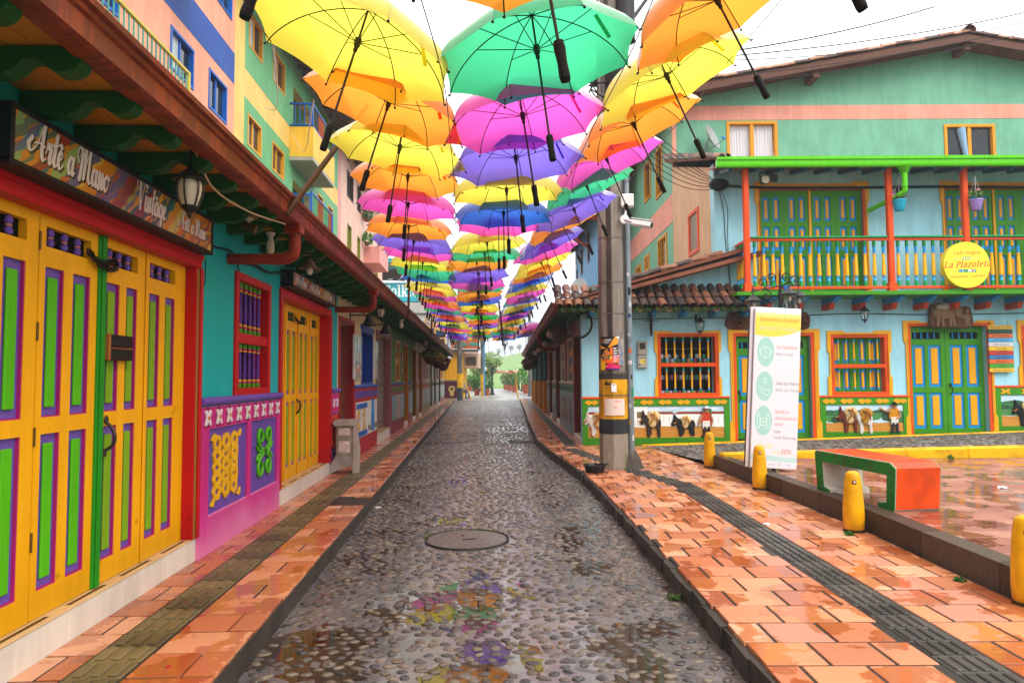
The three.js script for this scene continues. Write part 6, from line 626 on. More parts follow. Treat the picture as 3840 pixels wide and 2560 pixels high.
// ---------- the concrete pole and what is on it ----------
{
  const PX = 2.2, PZ = -10.78, oct = (y0, y1, pr = 0) => { const r = y => (.228 - .0048 * y) + pr, g = new THREE.CylinderGeometry(r(y1), r(y0), y1 - y0, 8); g.rotateY(PI / 8 + .18); return mv(g.toNonIndexed(), 0, (y0 + y1) / 2, 0); };
  const flat = g => { g.deleteAttribute('normal'); g.computeVertexNormals(); return g; };
  const concM = M('#8f8579', { map: T.conc, r: .75, bt: T.grain, bump: .006 });
  const g = thing('utility_pole', 'stained octagonal concrete utility pole with a yellow painted band', 'utility pole', [PX, .15, PZ], 0);
  const keep = q => (q._uv = true, q); const stain = (lo, hi) => canvas(1024, 1024, (x, w, h) => { const r = rng(21 + hi); x.fillStyle = lo; x.fillRect(0, 0, w, h); for (let k = 0; k < 900; k++) { x.globalAlpha = .05 + .1 * r(); x.fillStyle = ['#57504a', '#a39a8c', '#463f38', '#b0a698', '#6b625c'][(r() * 5) | 0]; x.fillRect(r() * w, r() * h, 6 + 30 * r(), 40 + 260 * r()); } for (let f = 0; f < 8; f += 2) for (let k = 0; k < 160; k++) { x.globalAlpha = .13; x.fillStyle = k % 3 ? '#2e2620' : '#1f1a17'; x.fillRect((f + .45 + .5 * r()) / 8 * w, r() * h - 200, 5 + 22 * r(), 200 + 500 * r()); } for (let k = 0; k < 5000; k++) { x.globalAlpha = .25; x.fillStyle = r() < .5 ? '#39332e' : '#bdb3a5'; x.fillRect(r() * w, r() * h, 3, 4); } x.globalAlpha = 1; });
  const baseT = canvas(1024, 256, (x, w, h) => { const r = rng(5); x.fillStyle = '#8d8273'; x.fillRect(0, 0, w, h); for (let k = 0; k < 700; k++) { x.globalAlpha = .1; x.fillStyle = ['#5a4f45', '#a89d8c', '#6d5a4c', '#b5aa9a'][(r() * 4) | 0]; x.fillRect(r() * w, r() * h, 8 + 20 * r(), 20 + 80 * r()); } for (let k = 0; k < 900; k++) { const a = r(), yy = h * (.15 + .85 * Math.sqrt(r())); x.globalAlpha = .16 * (.3 + yy / h); x.fillStyle = ['#5a6a10', '#46520e', '#6f7a1c', '#2f2c16'][(r() * 4) | 0]; x.fillRect((a * a * .2 + .15 * Math.floor(r() * 3) + .02) * w % w, yy - 20, 8 + 12 * r(), 30 * r() + 8); } for (let k = 0; k < 500; k++) { x.globalAlpha = .2; x.fillStyle = '#2a2418'; x.fillRect(r() * w, h - 40 * r() * r(), 14, 30); } x.globalAlpha = 1; });
  const rough = t => { const m = printM(t, .75); m.bumpMap = T.grain; m.bumpScale = .004; return m; };
  part(g, 'pole_base', keep(flat(oct(-.05, .56))), rough(baseT)); part(g, 'black_band', flat(oct(.56, .79, .002)), M('#2f3034', { map: T.dirty, r: .6, bump: .004 })); part(g, 'yellow_band', flat(oct(.79, 1.41, .002)), M('#d99e08', { map: T.dirty, r: .5, bump: .003 })); part(g, 'black_band', flat(oct(1.41, 1.5, .002)), M('#3a3733', { map: T.dirty, r: .6 })); for (let k = 0; k < 4; k++) part(g, 'pole_shaft', keep(flat(oct(1.5 + k * 2.03, 1.5 + (k + 1) * 2.03))), rough(stain('#776e65', k % 2)));
  for (const y of [1.16, 1.52, 2.45, 2.95, 3.66, 4.75]) part(g, 'steel_strap', flat(mv(new THREE.CylinderGeometry(.236 - .0048 * y, .236 - .0048 * y, .014, 8, 1, true).rotateY(PI / 8 + .18).toNonIndexed(), 0, y, 0)), Mt('#6d6a62', { m: .7 }));
  const R = rng(66), cable = []; for (let k = 0; k < 16; k++) { const a = R() * 6.28, y = 5.9 + R() * 1.2; cable.push(tube([[.21 * Math.cos(a), y, .21 * Math.sin(a)], [.34 * Math.cos(a + 1), y - .3 * R(), .34 * Math.sin(a + 1)], [.32 * Math.cos(a + 2), y + .25 * R(), .32 * Math.sin(a + 2)], [.21 * Math.cos(a + 3), y + .1, .21 * Math.sin(a + 3)]], .012, 14, 5)); } part(g, 'cable_coil', cable, Mt('#141416', { r: .5, m: 0 })); part(g, 'splice_case', [mv(rx(new THREE.CylinderGeometry(.13, .13, .55, 14), .2), .05, 6.35, .3), mv(new THREE.CylinderGeometry(.16, .16, .9, 12), .25, 7.3, .15)], Mt('#1c1c20', { r: .5 })); part(g, 'riser_pipe', rod([-.18, 4.9, .13], [-.16, 8.6, .12], .022), Mt('#8a8a88')); part(g, 'cross_arm', [box(-.1, .9, 7.7, 7.8, -.05, .05, .008), rod([.2, 7, .1], [1.2, 8.4, .2], .03)], Mt('#4a4c50'));
  // paper poster and smaller sheets on the pole
  const toCam = Math.atan2(-PX, -PZ) , at = (y, side, off = .222) => { const a = toCam + side + .0; return [PX + Math.sin(a) * off * 1.0, .15 + y, PZ + Math.cos(a) * off]; };
  const sheet = (name, label, cat, w, h, tex, y, side, tilt = 0) => { const seg = 12, pg = new THREE.PlaneGeometry(w, h, seg, 1), p = pg.attributes.position, r = .2315; for (let i = 0; i < p.count; i++) { const a = p.getX(i) / r; p.setX(i, Math.sin(a) * r); p.setZ(i, Math.cos(a) * r - r); } pg.computeVertexNormals(); pg._uv = true; const a = toCam + side, o = single(name, label, cat, pg, printM(tex, .4), [PX + Math.sin(a) * r, .15 + y, PZ + Math.cos(a) * r], a); return o; };
  const post = canvas(512, 800, (x, w, h) => { const P = (c, pts) => { x.fillStyle = c; x.beginPath(); pts.forEach((p, i) => i ? x.lineTo(p[0] * w, p[1] * h) : x.moveTo(p[0] * w, p[1] * h)); x.fill(); }; x.fillStyle = '#15100f'; x.fillRect(0, 0, w, h); P('#e8a00c', [[.42, .34], [.78, .0], [1, .12], [.98, .2]]); P('#e8a00c', [[0, .25], [.34, .35], [0, .37]]); P('#f4f0ea', [[.8, .0], [1, .0], [.98, .1]]); P('#125a5a', [[.02, .68], [.12, .5], [.36, .33], [.5, .5], [.52, .68]]); for (const [a, b, r] of [[.14, .56, 26], [.26, .55, 34], [.42, .5, 50], [.3, .44, 30], [.08, .63, 20], [.25, .64, 22], [.36, .62, 30], [.4, .4, 20], [.2, .48, 16]]) { x.fillStyle = '#e89a14'; x.beginPath(); x.arc(a * w, b * h, r, 0, 7); x.fill(); x.fillStyle = '#d8401c'; x.beginPath(); x.arc(a * w, b * h, r * .5, 0, 7); x.fill(); } P('#e86a14', [[.53, .32], [.67, .32], [.67, .57], [.53, .57]]); P('#e0105e', [[.55, .6], [1, .56], [1, .68], [.55, .68]]); P('#e8641a', [[.05, .68], [1, .68], [1, .8], [.05, .8]]); P('#e0105e', [[.2, .93], [.45, .8], [1, .86], [1, 1], [.2, 1]]); P('#5a1c7a', [[.25, .94], [1, .95], [1, 1], [.2, 1]]); P('#f0c010', [[0, 1], [0, .68], [.06, .64], [.1, .78], [.2, .68], [.2, .8], [.36, .76], [.25, .86], [.4, .88], [.25, .94], [.3, 1]]); x.fillStyle = '#f4f0ee'; x.font = 'bold 62px sans-serif'; x.fillText('STONE', .22 * w, .13 * h); x.fillText('FEST.', .22 * w, .205 * h); const bars = ['#c8183c', '#d8641c', '#e0b01c', '#128a7a']; bars.forEach((c, k) => { x.fillStyle = c; x.fillRect(.08 * w - k * 4, (.075 + k * .034) * h, 58, 15); }); x.fillStyle = '#f4eef0'; for (let k = 0; k < 6; k++) { x.fillRect(.7 * w, (.34 + k * .075) * h, (80 + (k * 37) % 60), 17); x.fillRect(.7 * w, (.37 + k * .075) * h, 50, 8); } x.fillStyle = '#e8b01c'; x.beginPath(); x.arc(.57 * w, .63 * h, 42, 0, 7); x.fill(); });
  sheet('festival_poster', 'torn black and yellow festival poster reading STONE FEST. on the concrete pole', 'poster', .33, .52, post, 1.82, -.22);
  sheet('taped_notice', 'faded notice under clear tape on the yellow band of the pole', 'notice', .34, .26, canvas(256, 192, (x, w, h) => { x.fillStyle = '#dcc8ba'; x.fillRect(0, 0, w, h); x.fillStyle = '#d8694a'; x.font = 'bold 30px sans-serif'; x.fillText('HORA', 130, 40); x.fillText('yer', 110, 110); x.globalAlpha = .5; x.fillStyle = '#fff'; for (let k = 0; k < 26; k++) x.fillRect((k * 53) % w, k * 7.4, 90, 2); }), .98, .12);
  sheet('white_label', 'small white label above the taped notice on the pole', 'sticker', .08, .13, canvas(64, 104, (x, w, h) => { x.fillStyle = '#f0f0f2'; x.fillRect(0, 0, w, h); x.fillStyle = '#3a4a6a'; x.fillRect(8, 10, 48, 4); x.fillRect(14, 18, 36, 3); }), 1.28, .06);
  sheet('graffiti_tag', 'blue graffiti scrawl right of the festival poster on the pole', 'graffiti', .1, .42, canvas(96, 400, (x, w, h) => { x.fillStyle = '#938a80'; x.fillRect(0, 0, w, h); x.strokeStyle = '#1f5fae'; x.lineWidth = 11; x.lineCap = 'round'; x.beginPath(); x.moveTo(24, 20); x.bezierCurveTo(10, 90, 40, 120, 30, 150); x.moveTo(30, 120); x.bezierCurveTo(80, 190, 40, 220, 60, 250); x.bezierCurveTo(90, 200, 30, 210, 40, 260); x.bezierCurveTo(90, 300, 30, 340, 70, 380); x.moveTo(40, 330); x.bezierCurveTo(20, 390, 90, 390, 80, 330); x.stroke(); }), 1.84, .62);
  sheet('graffiti_tag', 'black graffiti lettering on a pale patch at the top of the yellow band', 'graffiti', .12, .1, canvas(160, 128, (x, w, h) => { x.fillStyle = '#d99e08'; x.fillRect(0, 0, w, h); x.strokeStyle = '#171310'; x.lineWidth = 15; for (let k = 0; k < 5; k++) { x.beginPath(); x.moveTo(12 + k * 32, 112); x.lineTo(24 + k * 30, 14); x.lineTo(40 + k * 29, 110); x.stroke(); } }), 1.35, -.38);
  // steel conduit beside the pole, with stickers and a concrete collar
  const c = thing('steel_conduit', 'grey steel conduit pipe standing beside the concrete pole', 'pipe', [2.49, .15, -10.8], 0); part(c, 'pipe', rod([0, 0, 0], [-.06, 9.2, 0], .052, .05, 16), Mt('#7d868c', { m: .35, r: .45 })); part(c, 'concrete_collar', lathe([[.2, 0], [.17, .06], [.13, .16], [.075, .27], [.05, .29]], 9), M('#6b6258', { map: T.conc, r: .85, bump: .02 })); part(c, 'pipe_coupling', [rod([-.02, 2.0, 0], [-.02, 2.1, 0], .06, .06, 16), rod([-.03, 4.6, 0], [-.03, 4.7, 0], .058, .058, 16)], Mt('#6d767c', { m: .4 }));
  const scol = ['#e4e0e4', '#d9a012', '#c9d4dc', '#2a8a5a', '#1d1b1c', '#dfd2d4', '#d8641c', '#e8e4e0', '#2a3a7a', '#e0dcd8', '#17181c', '#e9e4e4']; scol.forEach((hx, k) => { const y = .5 + k * .235 + .1 * (R() - .5), h = .06 + .15 * R() * R(), q = new THREE.CylinderGeometry(.0535, .0535, h, 10, 1, true, -.9 + R() * 1.1, .5 + .9 * R()); single('sticker', `${['white', 'mustard', 'pale blue', 'green', 'black', 'pinkish', 'orange', 'cream', 'navy', 'light grey', 'jet black', 'ivory'][k]} sticker on the steel conduit, number ${k + 1} from the ground up`.replace(/number (\d+)/, (_, n) => ['lowest', 'second', 'third', 'fourth', 'fifth', 'sixth', 'seventh', 'eighth', 'ninth', 'tenth', 'eleventh', 'twelfth'][n - 1]), 'sticker', q, M(hx, { map: T.dirty, bump: 0, r: .4 }), [2.49 - .06 * y / 9.2, .15 + y, -10.8]); });
  // camera with junction box
  const cc = thing('security_camera', 'white bullet security camera on the concrete pole', 'camera', [2.37, 4.08, -10.57], 0); const wm = M('#d6d6d6', { r: .3, map: null, bump: 0 }); part(cc, 'mount', [mv(rx(new THREE.CylinderGeometry(.07, .07, .05, 18), PI / 2), 0, 0, .02), tube([[0, 0, .04], [.06, -.03, .09], [.12, -.06, .1]], .018, 8, 8)], wm); const bd = part(cc, 'camera_body', [mv(rz(ry(box(-.17, .17, -.05, .05, -.05, .05, .02), -.5), -.28), .24, -.09, .13), mv(rz(ry(box(-.19, .17, .052, .064, -.058, .058, .004), -.5), -.28), .24, -.09, .13)], wm); part(bd, 'lens', mv(rz(ry(mv(rz(new THREE.CylinderGeometry(.042, .042, .02, 16), PI / 2), .172, 0, 0), -.5), -.28), .24, -.09, .13), glassM);
  const jb = thing('junction_box', 'white junction box above the security camera on the pole', 'box', [2.42, 4.28, -10.56], -.15); part(jb, 'box', box(-.1, .1, 0, .2, -.07, .07, .012), wm); part(jb, 'conduit', rod([0, 0, 0], [-.04, -.14, 0], .02), wm);
  // things near its foot and on the left pavement
  const bw = thing('plastic_tub', 'shallow black plastic tub on the kerb beside the pole', 'tub', [1.83, .15, -10.42]); part(bw, 'tub', lathe([[0, .004], [.135, .0], [.14, .01], [.17, .105], [.178, .108], [.178, .118], [.165, .118], [.132, .02], [0, .014]], 28), M('#15161b', { r: .3, map: null, bump: 0 })); part(bw, 'handle', [mv(new THREE.TorusGeometry(.03, .007, 6, 12, PI), .178, .1, 0)], M('#15161b', { r: .3, map: null, bump: 0 }));
}
{ // grey voting-booth-like bin on the left pavement
  const g = thing('waste_bin', 'grey metal waste bin with paper labels by the turquoise shop column', 'bin', [-1.98, .15, -10.75], .12), bm = M('#9c948a', { map: T.dirty, r: .45, bump: .001 }), lm = M('#aaa39a', { map: T.dirty, r: .45, bump: .001 });
  part(g, 'body', [box(-.15, .1, .28, .72, -.14, .14, .008), box(-.155, .105, .5, .506, -.146, .146)], bm); part(g, 'lid', mv(ext(shp([[-.2, .0], [-.17, -.05], [.13, -.05], [.2, .02], [.2, .035], [-.17, .03]]), .36, .004), 0, .78, -.18), lm); part(g, 'side_panel', mv(ext(shp([[.1, 0], [.105, .74], [.14, .74], [.2, .35], [.19, 0]]), .3, .004), 0, .0, -.15), lm); part(g, 'foot', mv(ext(shp([[.1, .28], [-.15, .28], [-.26, .09], [-.24, .0], [-.05, .1], [.1, .12]]), .26, .004), 0, 0, -.13), bm);
  const lab = canvas(128, 96, (x, w, h) => { x.fillStyle = '#d8ccc4'; x.fillRect(0, 0, w, h); x.fillStyle = '#2a2422'; x.fillRect(8, 8, 46, 6); x.fillStyle = '#8a7a74'; for (let k = 0; k < 7; k++) x.fillRect(8, 22 + k * 9, 80 + (k * 31) % 34, 3); x.fillStyle = '#2a2422'; x.fillRect(8, 86, 80, 5); }); part(g, 'paper_label', plane(.16, .11, -.03, .64, .1455), printM(lab)); part(g, 'paper_label', plane(.16, .17, -.025, .41, .1455), printM(lab));
}
{ // street furniture on the plaza side
  const bo = thing('bollard', 'yellow bollard with a red and white reflector hole, nearest the bench', 'bollard', [3.53, .15, -6.26]); const prof = [[.0, .56], [.03, .558], [.058, .54], [.068, .5], [.078, .42], [.09, .25], [.094, .12], [.088, 0], [0, 0]]; part(bo, 'post', lathe(prof, 22), M('#efae00', { r: .32, map: T.dirty, bump: .002 })); part(bo, 'reflector_hole', [mv(ball(.021, 1, 1.2, .25, 2), 0, .46, .071)], M('#4a1a14', { r: .5 })); part(bo, 'reflector', [mv(ball(.013, 1, .8, .3, 1), .002, .464, .076)], M('#d8c8c4', { r: .2 })); part(bo, 'grimy_foot', lathe([[.0925, 0], [.0935, .02], [.092, .026]], 22), M('#3a3018', { r: .8 })); bo.rotation.y = -.35;
  copyOf(bo, [3.66, .15, -8.67], -.3, 'yellow bollard standing in front of the white welcome banner'); copyOf(bo, [3.75, .15, -10.8], -.2, 'yellow bollard at the corner of the cobbled ramp'); copyOf(bo, [3.49, .15, -4.2], -.6, 'yellow bollard cut by the picture edge, nearest the camera');
  const be = thing('concrete_bench', 'orange and green painted concrete bench with a white inside', 'bench', [4.07, .33, -6.83], .11), L = .62, oM = M('#d9490f', { map: T.dirty, r: .35, bump: .003 }), gM = M('#1f7a2a', { map: T.dirty, r: .4, bump: .004 }), wM2 = M('#c3bdb2', { map: T.dirty, r: .7, bump: .004 });
  const sec = new THREE.Shape(); [[-L, .42], [-L + .02, .445], [L - .07, .445], [L, .4], [L - .03, .02], [L - .05, 0], [L - .25, 0], [L - .25, .05], [L - .13, .07], [L - .115, .33], [-L + .12, .34], [-L + .14, .07], [-L + .24, .05], [-L + .24, 0], [-L + .03, 0]].forEach((p, i) => i ? sec.lineTo(...p) : sec.moveTo(...p));
  const long = g => ry(g, PI / 2); part(be, 'bench_body', long(mv(ext(sec, .46, .006), 0, 0, -.23)), wM2); const edge = [[-1, -.2375], [1, .2375]]; for (const [s, z] of edge) part(be, 'green_edge', long(mv(ext(sec, .006, .002), 0, 0, z - .003)), gM); { const q = rng(12), ch = []; for (let k = 0; k < 22; k++) ch.push(mv(ball(.006 + .014 * q() * q(), 1.6, .7, .15, 1), -L + .05 + q() * (2 * L - .1), .34 + q() * .1, .2455)); part(be, 'paint_chips', long(merge(ch)), M('#7d2a22', { r: .7 })).userData.kind = 'stuff'; } part(be, 'orange_top', long(box(-L + .02, L - .08, .4505, .456, -.228, .228, .002)), oM); part(be, 'orange_end', long(mv(ext(shp([[L - .07, .452], [L + .008, .402], [L - .022, .02], [L - .03, .02], [L - .002, .4], [L - .075, .446]]), .456, .001), 0, 0, -.228)), oM); part(be, 'orange_end', long(box(-L - .009, -L + .0, .06, .42, -.226, .226, .003)), oM); be.rotation.y = PI + .11;
  // welcome banner: two tall boards with a dark gap between
  const bn = thing('welcome_banner', 'tall white banner reading Bienvenido a Guatapé with yellow top', 'banner', Bp(3.44, .38, 9.1), BR - .02); bn.rotation.z = -.058; bn.rotation.order = 'YXZ';
  const W = .61, H = 2.13, bt = canvas(768, 2048, (x, w, h) => { x.fillStyle = '#dcdae2'; x.fillRect(0, 0, w, h); for (let k = 0; k < 40; k++) { x.globalAlpha = .05; x.fillStyle = k % 2 ? '#a8a8b8' : '#ffffff'; x.fillRect(k * 19.5, 0, 8, h); } x.globalAlpha = 1; x.fillStyle = '#ecd24a'; x.beginPath(); x.moveTo(0, 60); x.lineTo(w, 70); x.lineTo(w, 270); x.quadraticCurveTo(w * .5, 420, 0, 350); x.fill(); const gr = x.createLinearGradient(0, 0, 0, 150); gr.addColorStop(0, '#eceaf0'); gr.addColorStop(1, 'rgba(236,234,240,0)'); x.fillStyle = gr; x.fillRect(0, 0, w, 150); const S = (s, X, Y, z, c, al = 'left') => { x.save(); x.translate(X, Y); x.transform(.92, 0, -.12, 1, 0, 0); x.font = `${z}px sans-serif`; x.fillStyle = c; x.textAlign = al; x.fillText(s, 0, 0); x.restore(); };
    S('Bienvenido a Guatapé', 78, 175, 72, '#c8582c'); S('Welcome to Guatapé', 78, 285, 72, '#b9c6bc'); for (const y of [570, 1010, 1450]) { x.fillStyle = '#9cccc2'; x.beginPath(); x.ellipse(190, y, 145, 190, 0, 0, 7); x.fill(); }
    x.strokeStyle = '#e2efec'; x.lineWidth = 6; x.beginPath(); x.moveTo(110, 530); x.quadraticCurveTo(190, 480, 270, 530); x.lineTo(270, 590); x.quadraticCurveTo(190, 720, 110, 590); x.closePath(); x.moveTo(190, 500); x.lineTo(190, 650); x.moveTo(110, 540); x.quadraticCurveTo(60, 560, 112, 596); x.moveTo(270, 540); x.quadraticCurveTo(320, 560, 268, 596); x.stroke(); x.beginPath(); x.moveTo(200, 900); x.quadraticCurveTo(160, 960, 200, 975); x.quadraticCurveTo(240, 960, 200, 900); x.moveTo(100, 1020); x.quadraticCurveTo(150, 1090, 200, 1120); x.lineTo(280, 1120); x.lineTo(280, 1060); x.quadraticCurveTo(220, 1040, 190, 1060); x.lineTo(120, 1010); x.stroke(); for (const a of [110, 270]) { x.beginPath(); x.arc(a, 1360, 17, 0, 7); x.moveTo(a - 22, 1390); x.lineTo(a + 22, 1390); x.lineTo(a + 22, 1540); x.lineTo(a - 22, 1540); x.closePath(); x.stroke(); } x.strokeRect(140, 1420, 100, 90); x.font = '44px sans-serif'; x.fillStyle = '#e2efec'; x.fillText('2 M', 152, 1484);
    S('Usa Tapabocas', 365, 520, 58, '#c0563a'); S('Wear a mask', 365, 610, 54, '#7a747e'); S('Lava tus manos', 380, 985, 60, '#2e2a34'); S('Wash your hands', 372, 1070, 56, '#7d7882'); S('Mantén el', 380, 1350, 58, '#c0563a'); S('distanciamiento', 380, 1430, 56, '#c0563a'); S('social', 380, 1505, 58, '#c0563a'); S('keep', 375, 1600, 54, '#6d6872'); S('Social distancing', 370, 1675, 54, '#6d6872'); S('SEGURO', 100, 1800, 76, '#ecd25a'); S('La pasarás', 130, 1860, 48, '#c3dce0'); S('muy', 370, 1860, 66, '#ecd25a'); S('BIEN.', 500, 1862, 80, '#d0502c'); x.fillStyle = '#b4d6d6'; x.beginPath(); x.moveTo(0, 1890); x.bezierCurveTo(w * .3, 1850, w * .6, 1930, w, 1900); x.lineTo(w, 1960); x.bezierCurveTo(w * .6, 1990, w * .3, 1920, 0, 1950); x.fill(); x.fillStyle = '#8a90a0'; x.font = '26px sans-serif'; x.fillText('Guatapé', 300, 2010); x.strokeStyle = '#8a90a0'; x.lineWidth = 4; x.strokeRect(470, 1975, 30, 40); x.fillStyle = '#6a70b0'; x.fillText('MEAS', 600, 2010); });
  part(bn, 'front_board', box(-W / 2, W / 2, 0, H, -.02, .02, .006), M('#dedce2', { r: .5, map: null, bump: 0 })); part(bn, 'printed_face', plane(W - .008, H - .01, 0, H / 2, .0215), printM(bt, .42)); part(bn, 'back_board', mv(ry(box(-W / 2, .02, 0.0, H, -.02, .0, .004), .4), -.07, 0, -.13), M('#d9d2d6', { r: .5, map: null, bump: 0 })); part(bn, 'dark_frame', [box(-W / 2 + .02, W / 2 - .02, .03, H - .04, -.1, -.022), box(-W / 2 - .045, -W / 2 + .02, .01, H - .02, -.1, -.03, .004)], M('#120e0f', { r: .5 })); part(bn, 'foot_post', [box(.0, .05, -.06, .02, -.06, -.01), box(-.06, .11, -.075, -.055, -.12, .04)], ironM);
  // triple lantern post with scrolls
  const lp = thing('scroll_lamp_post', 'black wrought iron lamp post with scrolls behind the banner', 'lamp post', Bp(3.84, .33, 9.7), BR); const rise = 2.72; part(lp, 'post', lathe([[.1, 0], [.1, .05], [.06, .1], [.04, .3], [.032, 1.2], [.028, 2.4], [.035, 2.45], [.02, 2.5], [.016, 2.72], [.004, 2.8]], 12), ironM); const sp = (cx, cy, r, d, a0) => { const p = []; for (let k = 0; k <= 18; k++) { const a = a0 + d * k * .42, q = r * (1 - k / 22); p.push([cx + q * Math.cos(a), cy + q * Math.sin(a), 0]); } return tube(p, .009, 50, 5); }; part(lp, 'scrolls', [sp(-.13, 2.68, .075, 1, -1.2), sp(.1, 2.69, .07, -1, 4.3), sp(-.26, 2.6, .08, 1, -1.2), sp(.22, 2.64, .08, -1, 4.2), sp(-.2, 2.42, .075, -1, 1.6), sp(.2, 2.44, .07, 1, 1.6), sp(-.12, 2.35, .05, 1, 2), tube([[-.42, 2.47, 0], [-.3, 2.5, 0], [-.12, 2.53, 0], [0, 2.56, 0]], .01, 16, 5), tube([[.26, 2.57, 0], [.12, 2.55, 0], [0, 2.52, 0]], .01, 10, 5), tube([[0, 2.52, 0], [0, 2.55, .14], [0, 2.57, .3]], .01, 10, 5)], ironM); part(lp, 'blue_plate', box(.03, .13, 2.48, 2.55, .02, .05, .01), M('#1f5fae', { bump: 0 }));
  const L3 = (label, du, y, dz) => lantern('post_lantern', label, Bp(3.84 + du, y, 9.7 - dz), BR, 1.05, clearM); L3('left lantern of the scroll lamp post, hanging lowest', -.39, 2.78, 0); L3('middle lantern of the scroll lamp post, facing the street', 0.0, 2.84, .3); L3('right lantern of the scroll lamp post, next to the green door trim', .26, 2.84, 0);
}
// ---------- manhole, drains, litter ----------
{
  const m = thing('manhole_cover', 'round concrete manhole cover with metal rim in the cobbled street', 'manhole cover', [-.08, .004, -6.85], .3); part(m, 'cover', lathe([[0, .008], [.39, .008], [.395, .004], [.395, -.01]], 48), M('#57504c', { map: T.dirty, rt: T.mortR, bump: .006 })); part(m, 'rim', lathe([[.4, -.01], [.4, .012], [.415, .013], [.418, .006], [.418, -.01]], 48), Mt('#2b2926', { m: .6, r: .4 })); part(m, 'lifting_slot', [mv(rx(ext(blob([[-.06, -.012], [-.06, .012], [.06, .012], [.06, -.012]]), .004), -PI / 2), .02, .007, .02), mv(new THREE.CylinderGeometry(.018, .018, .006, 10), 0, .008, -.16)], M('#1a1816')); const r = rng(2), moss = []; for (let k = 0; k < 60; k++) { const a = -2.6 + r() * 2.2, q = .43 + .03 * (r() - .5); moss.push(mv(ball(.012 + .012 * r(), 1, .5, 1, 1), q * Math.cos(a), .004, q * Math.sin(a))); } part(m, 'moss', moss, M('#4a5a1c', { r: .9 })).userData.kind = 'stuff';
  const gr = (label, x, z) => { const g = thing('storm_drain', label, 'drain', [x, .004, z]); part(g, 'drain_frame', [box(-.33, .33, -.02, .012, -.16, -.13, .003), box(-.33, .33, -.02, .012, .13, .16, .003), box(-.33, -.3, -.02, .012, -.13, .13, .003), box(.3, .33, -.02, .012, -.13, .13, .003), box(-.3, .3, -.02, -.012, -.13, .13)], M('#1b1a19', { r: .5 })); for (let k = 0; k < 9; k++) part(g, 'drain_bar', box(-.3 + k * .07, -.275 + k * .07, -.01, .01, -.13, .13, .003), M('#2a2927', { r: .45 })); }; gr('iron storm drain at the left kerb', -.9, -16.9); gr('iron storm drain at the right kerb', 1.18, -16.9);
  const r2 = rng(15), lit = (label, p, hx, s) => { const q = new THREE.IcosahedronGeometry(s, 1), v = q.attributes.position; for (let i = 0; i < v.count; i++) { const k = 1 + .35 * Math.sin(i * 7.3); v.setXYZ(i, v.getX(i) * k, Math.abs(v.getY(i)) * .35 * k, v.getZ(i)); } q.computeVertexNormals(); single('litter', label, 'litter', q, M(hx, { map: null, bump: 0, r: .6 }), p); };
  lit('crumpled white paper under the concrete bench', [4.25, .335, -6.7], '#d8d4d0', .045); lit('white scrap on the right pavement tiles near the kerb stones', [2.85, .154, -6.6], '#d8d8dc', .035); lit('white scrap at the left kerb of the cobbled street', [-1.2, .004, -8.6], '#d0ccc8', .04); lit('tiny red scrap on the left pavement by the tactile strip', [-1.55, .153, -3.62], '#b8101c', .012); lit('white plastic strip lying on the far plaza tiles', [5.9, .335, -7.4], '#dcdcdc', .05);
  const wd = (label, p, s, seed) => { const g = thing('weed_tuft', label, 'weed', p, 0); part(g, 'leaves', leafCloud(36, .06 * s, .03 * s, .06 * s, seed, .34, 0), leafMat('#3f6a1c')); }; wd('green weed tuft at the broken kerb of the right pavement', [1.43, .03, -4.9], 1, 3); wd('green weed tuft at the foot of the kerb stones near the bollard', [3.4, .16, -6.1], .7, 4); wd('green weed tuft at the foot of the kerb stones farther right', [3.4, .16, -4.7], .6, 5); wd('green weed tuft under the yellow kerb of the ramp', Bp(6.6, .36, 10.35), .9, 6);
}
// ---------- overhead cables ----------
{
  const bp = (px, py, v) => Bp((px - 1176) / 1568 * v, 1.6 + (866 - .006 * (px - 1176) - py) / 1568 * v, v), cm = Mt('#1b1c20', { r: .6, m: 0 }), cable = (label, a, b, sag, r) => { const pts = []; for (let k = 0; k <= 8; k++) { const t = k / 8; pts.push([lerp(a[0], b[0], t), lerp(a[1], b[1], t) - sag * 4 * t * (1 - t), lerp(a[2], b[2], t)]); } const p0 = pts[0]; single('overhead_cable', label, 'cable', tube(pts.map(p => [p[0] - p0[0], p[1] - p0[1], p[2] - p0[2]]), r, 24, 5), cm, p0); };
  cable('uppermost black cable crossing the white sky', bp(1600, 112, 10.5), bp(2180, -8, 12), .1, .012); cable('second black cable crossing the white sky', bp(1600, 118, 10.5), bp(2420, 0, 12), .12, .01); cable('third thin cable crossing the white sky', bp(1600, 122, 10.5), bp(2420, 20, 12), .2, .007); cable('fourth thin cable crossing the white sky', bp(1700, 158, 10.5), bp(2420, 36, 12), .1, .007); cable('lowest thin cable crossing the white sky', bp(1700, 178, 10.5), bp(2420, 48, 12), .1, .007);
  for (let k = 0; k < 7; k++) cable(`dark cable strung from the pole to the cafe corner, ${['first', 'second', 'third', 'fourth', 'fifth', 'sixth', 'seventh', 'eighth', 'ninth'][k]} from the top`, [2.2, 6.3 - k * .12, -10.7], Bp(4.45 + .02 * k, 5.78 - .015 * k, 14.5), .12 + .05 * k, .007);
  cable('grey cable running from the pole up along the street', [2.1, 8.2, -10.9], [.9, 9.5, -3], .1, .01); cable('second grey cable running from the pole up along the street', [2.1, 8.0, -10.9], [1.3, 9.2, -3], .1, .01);
  for (let k = 0; k < 4; k++) cable(`power line over the far street on the right, ${['highest', 'second', 'third', 'lowest'][k]}`, [2.6, 6.2 - k * .35, -20], [3.8 - k * .3, 6.3 - k * .4, -62], .5, .014);
}
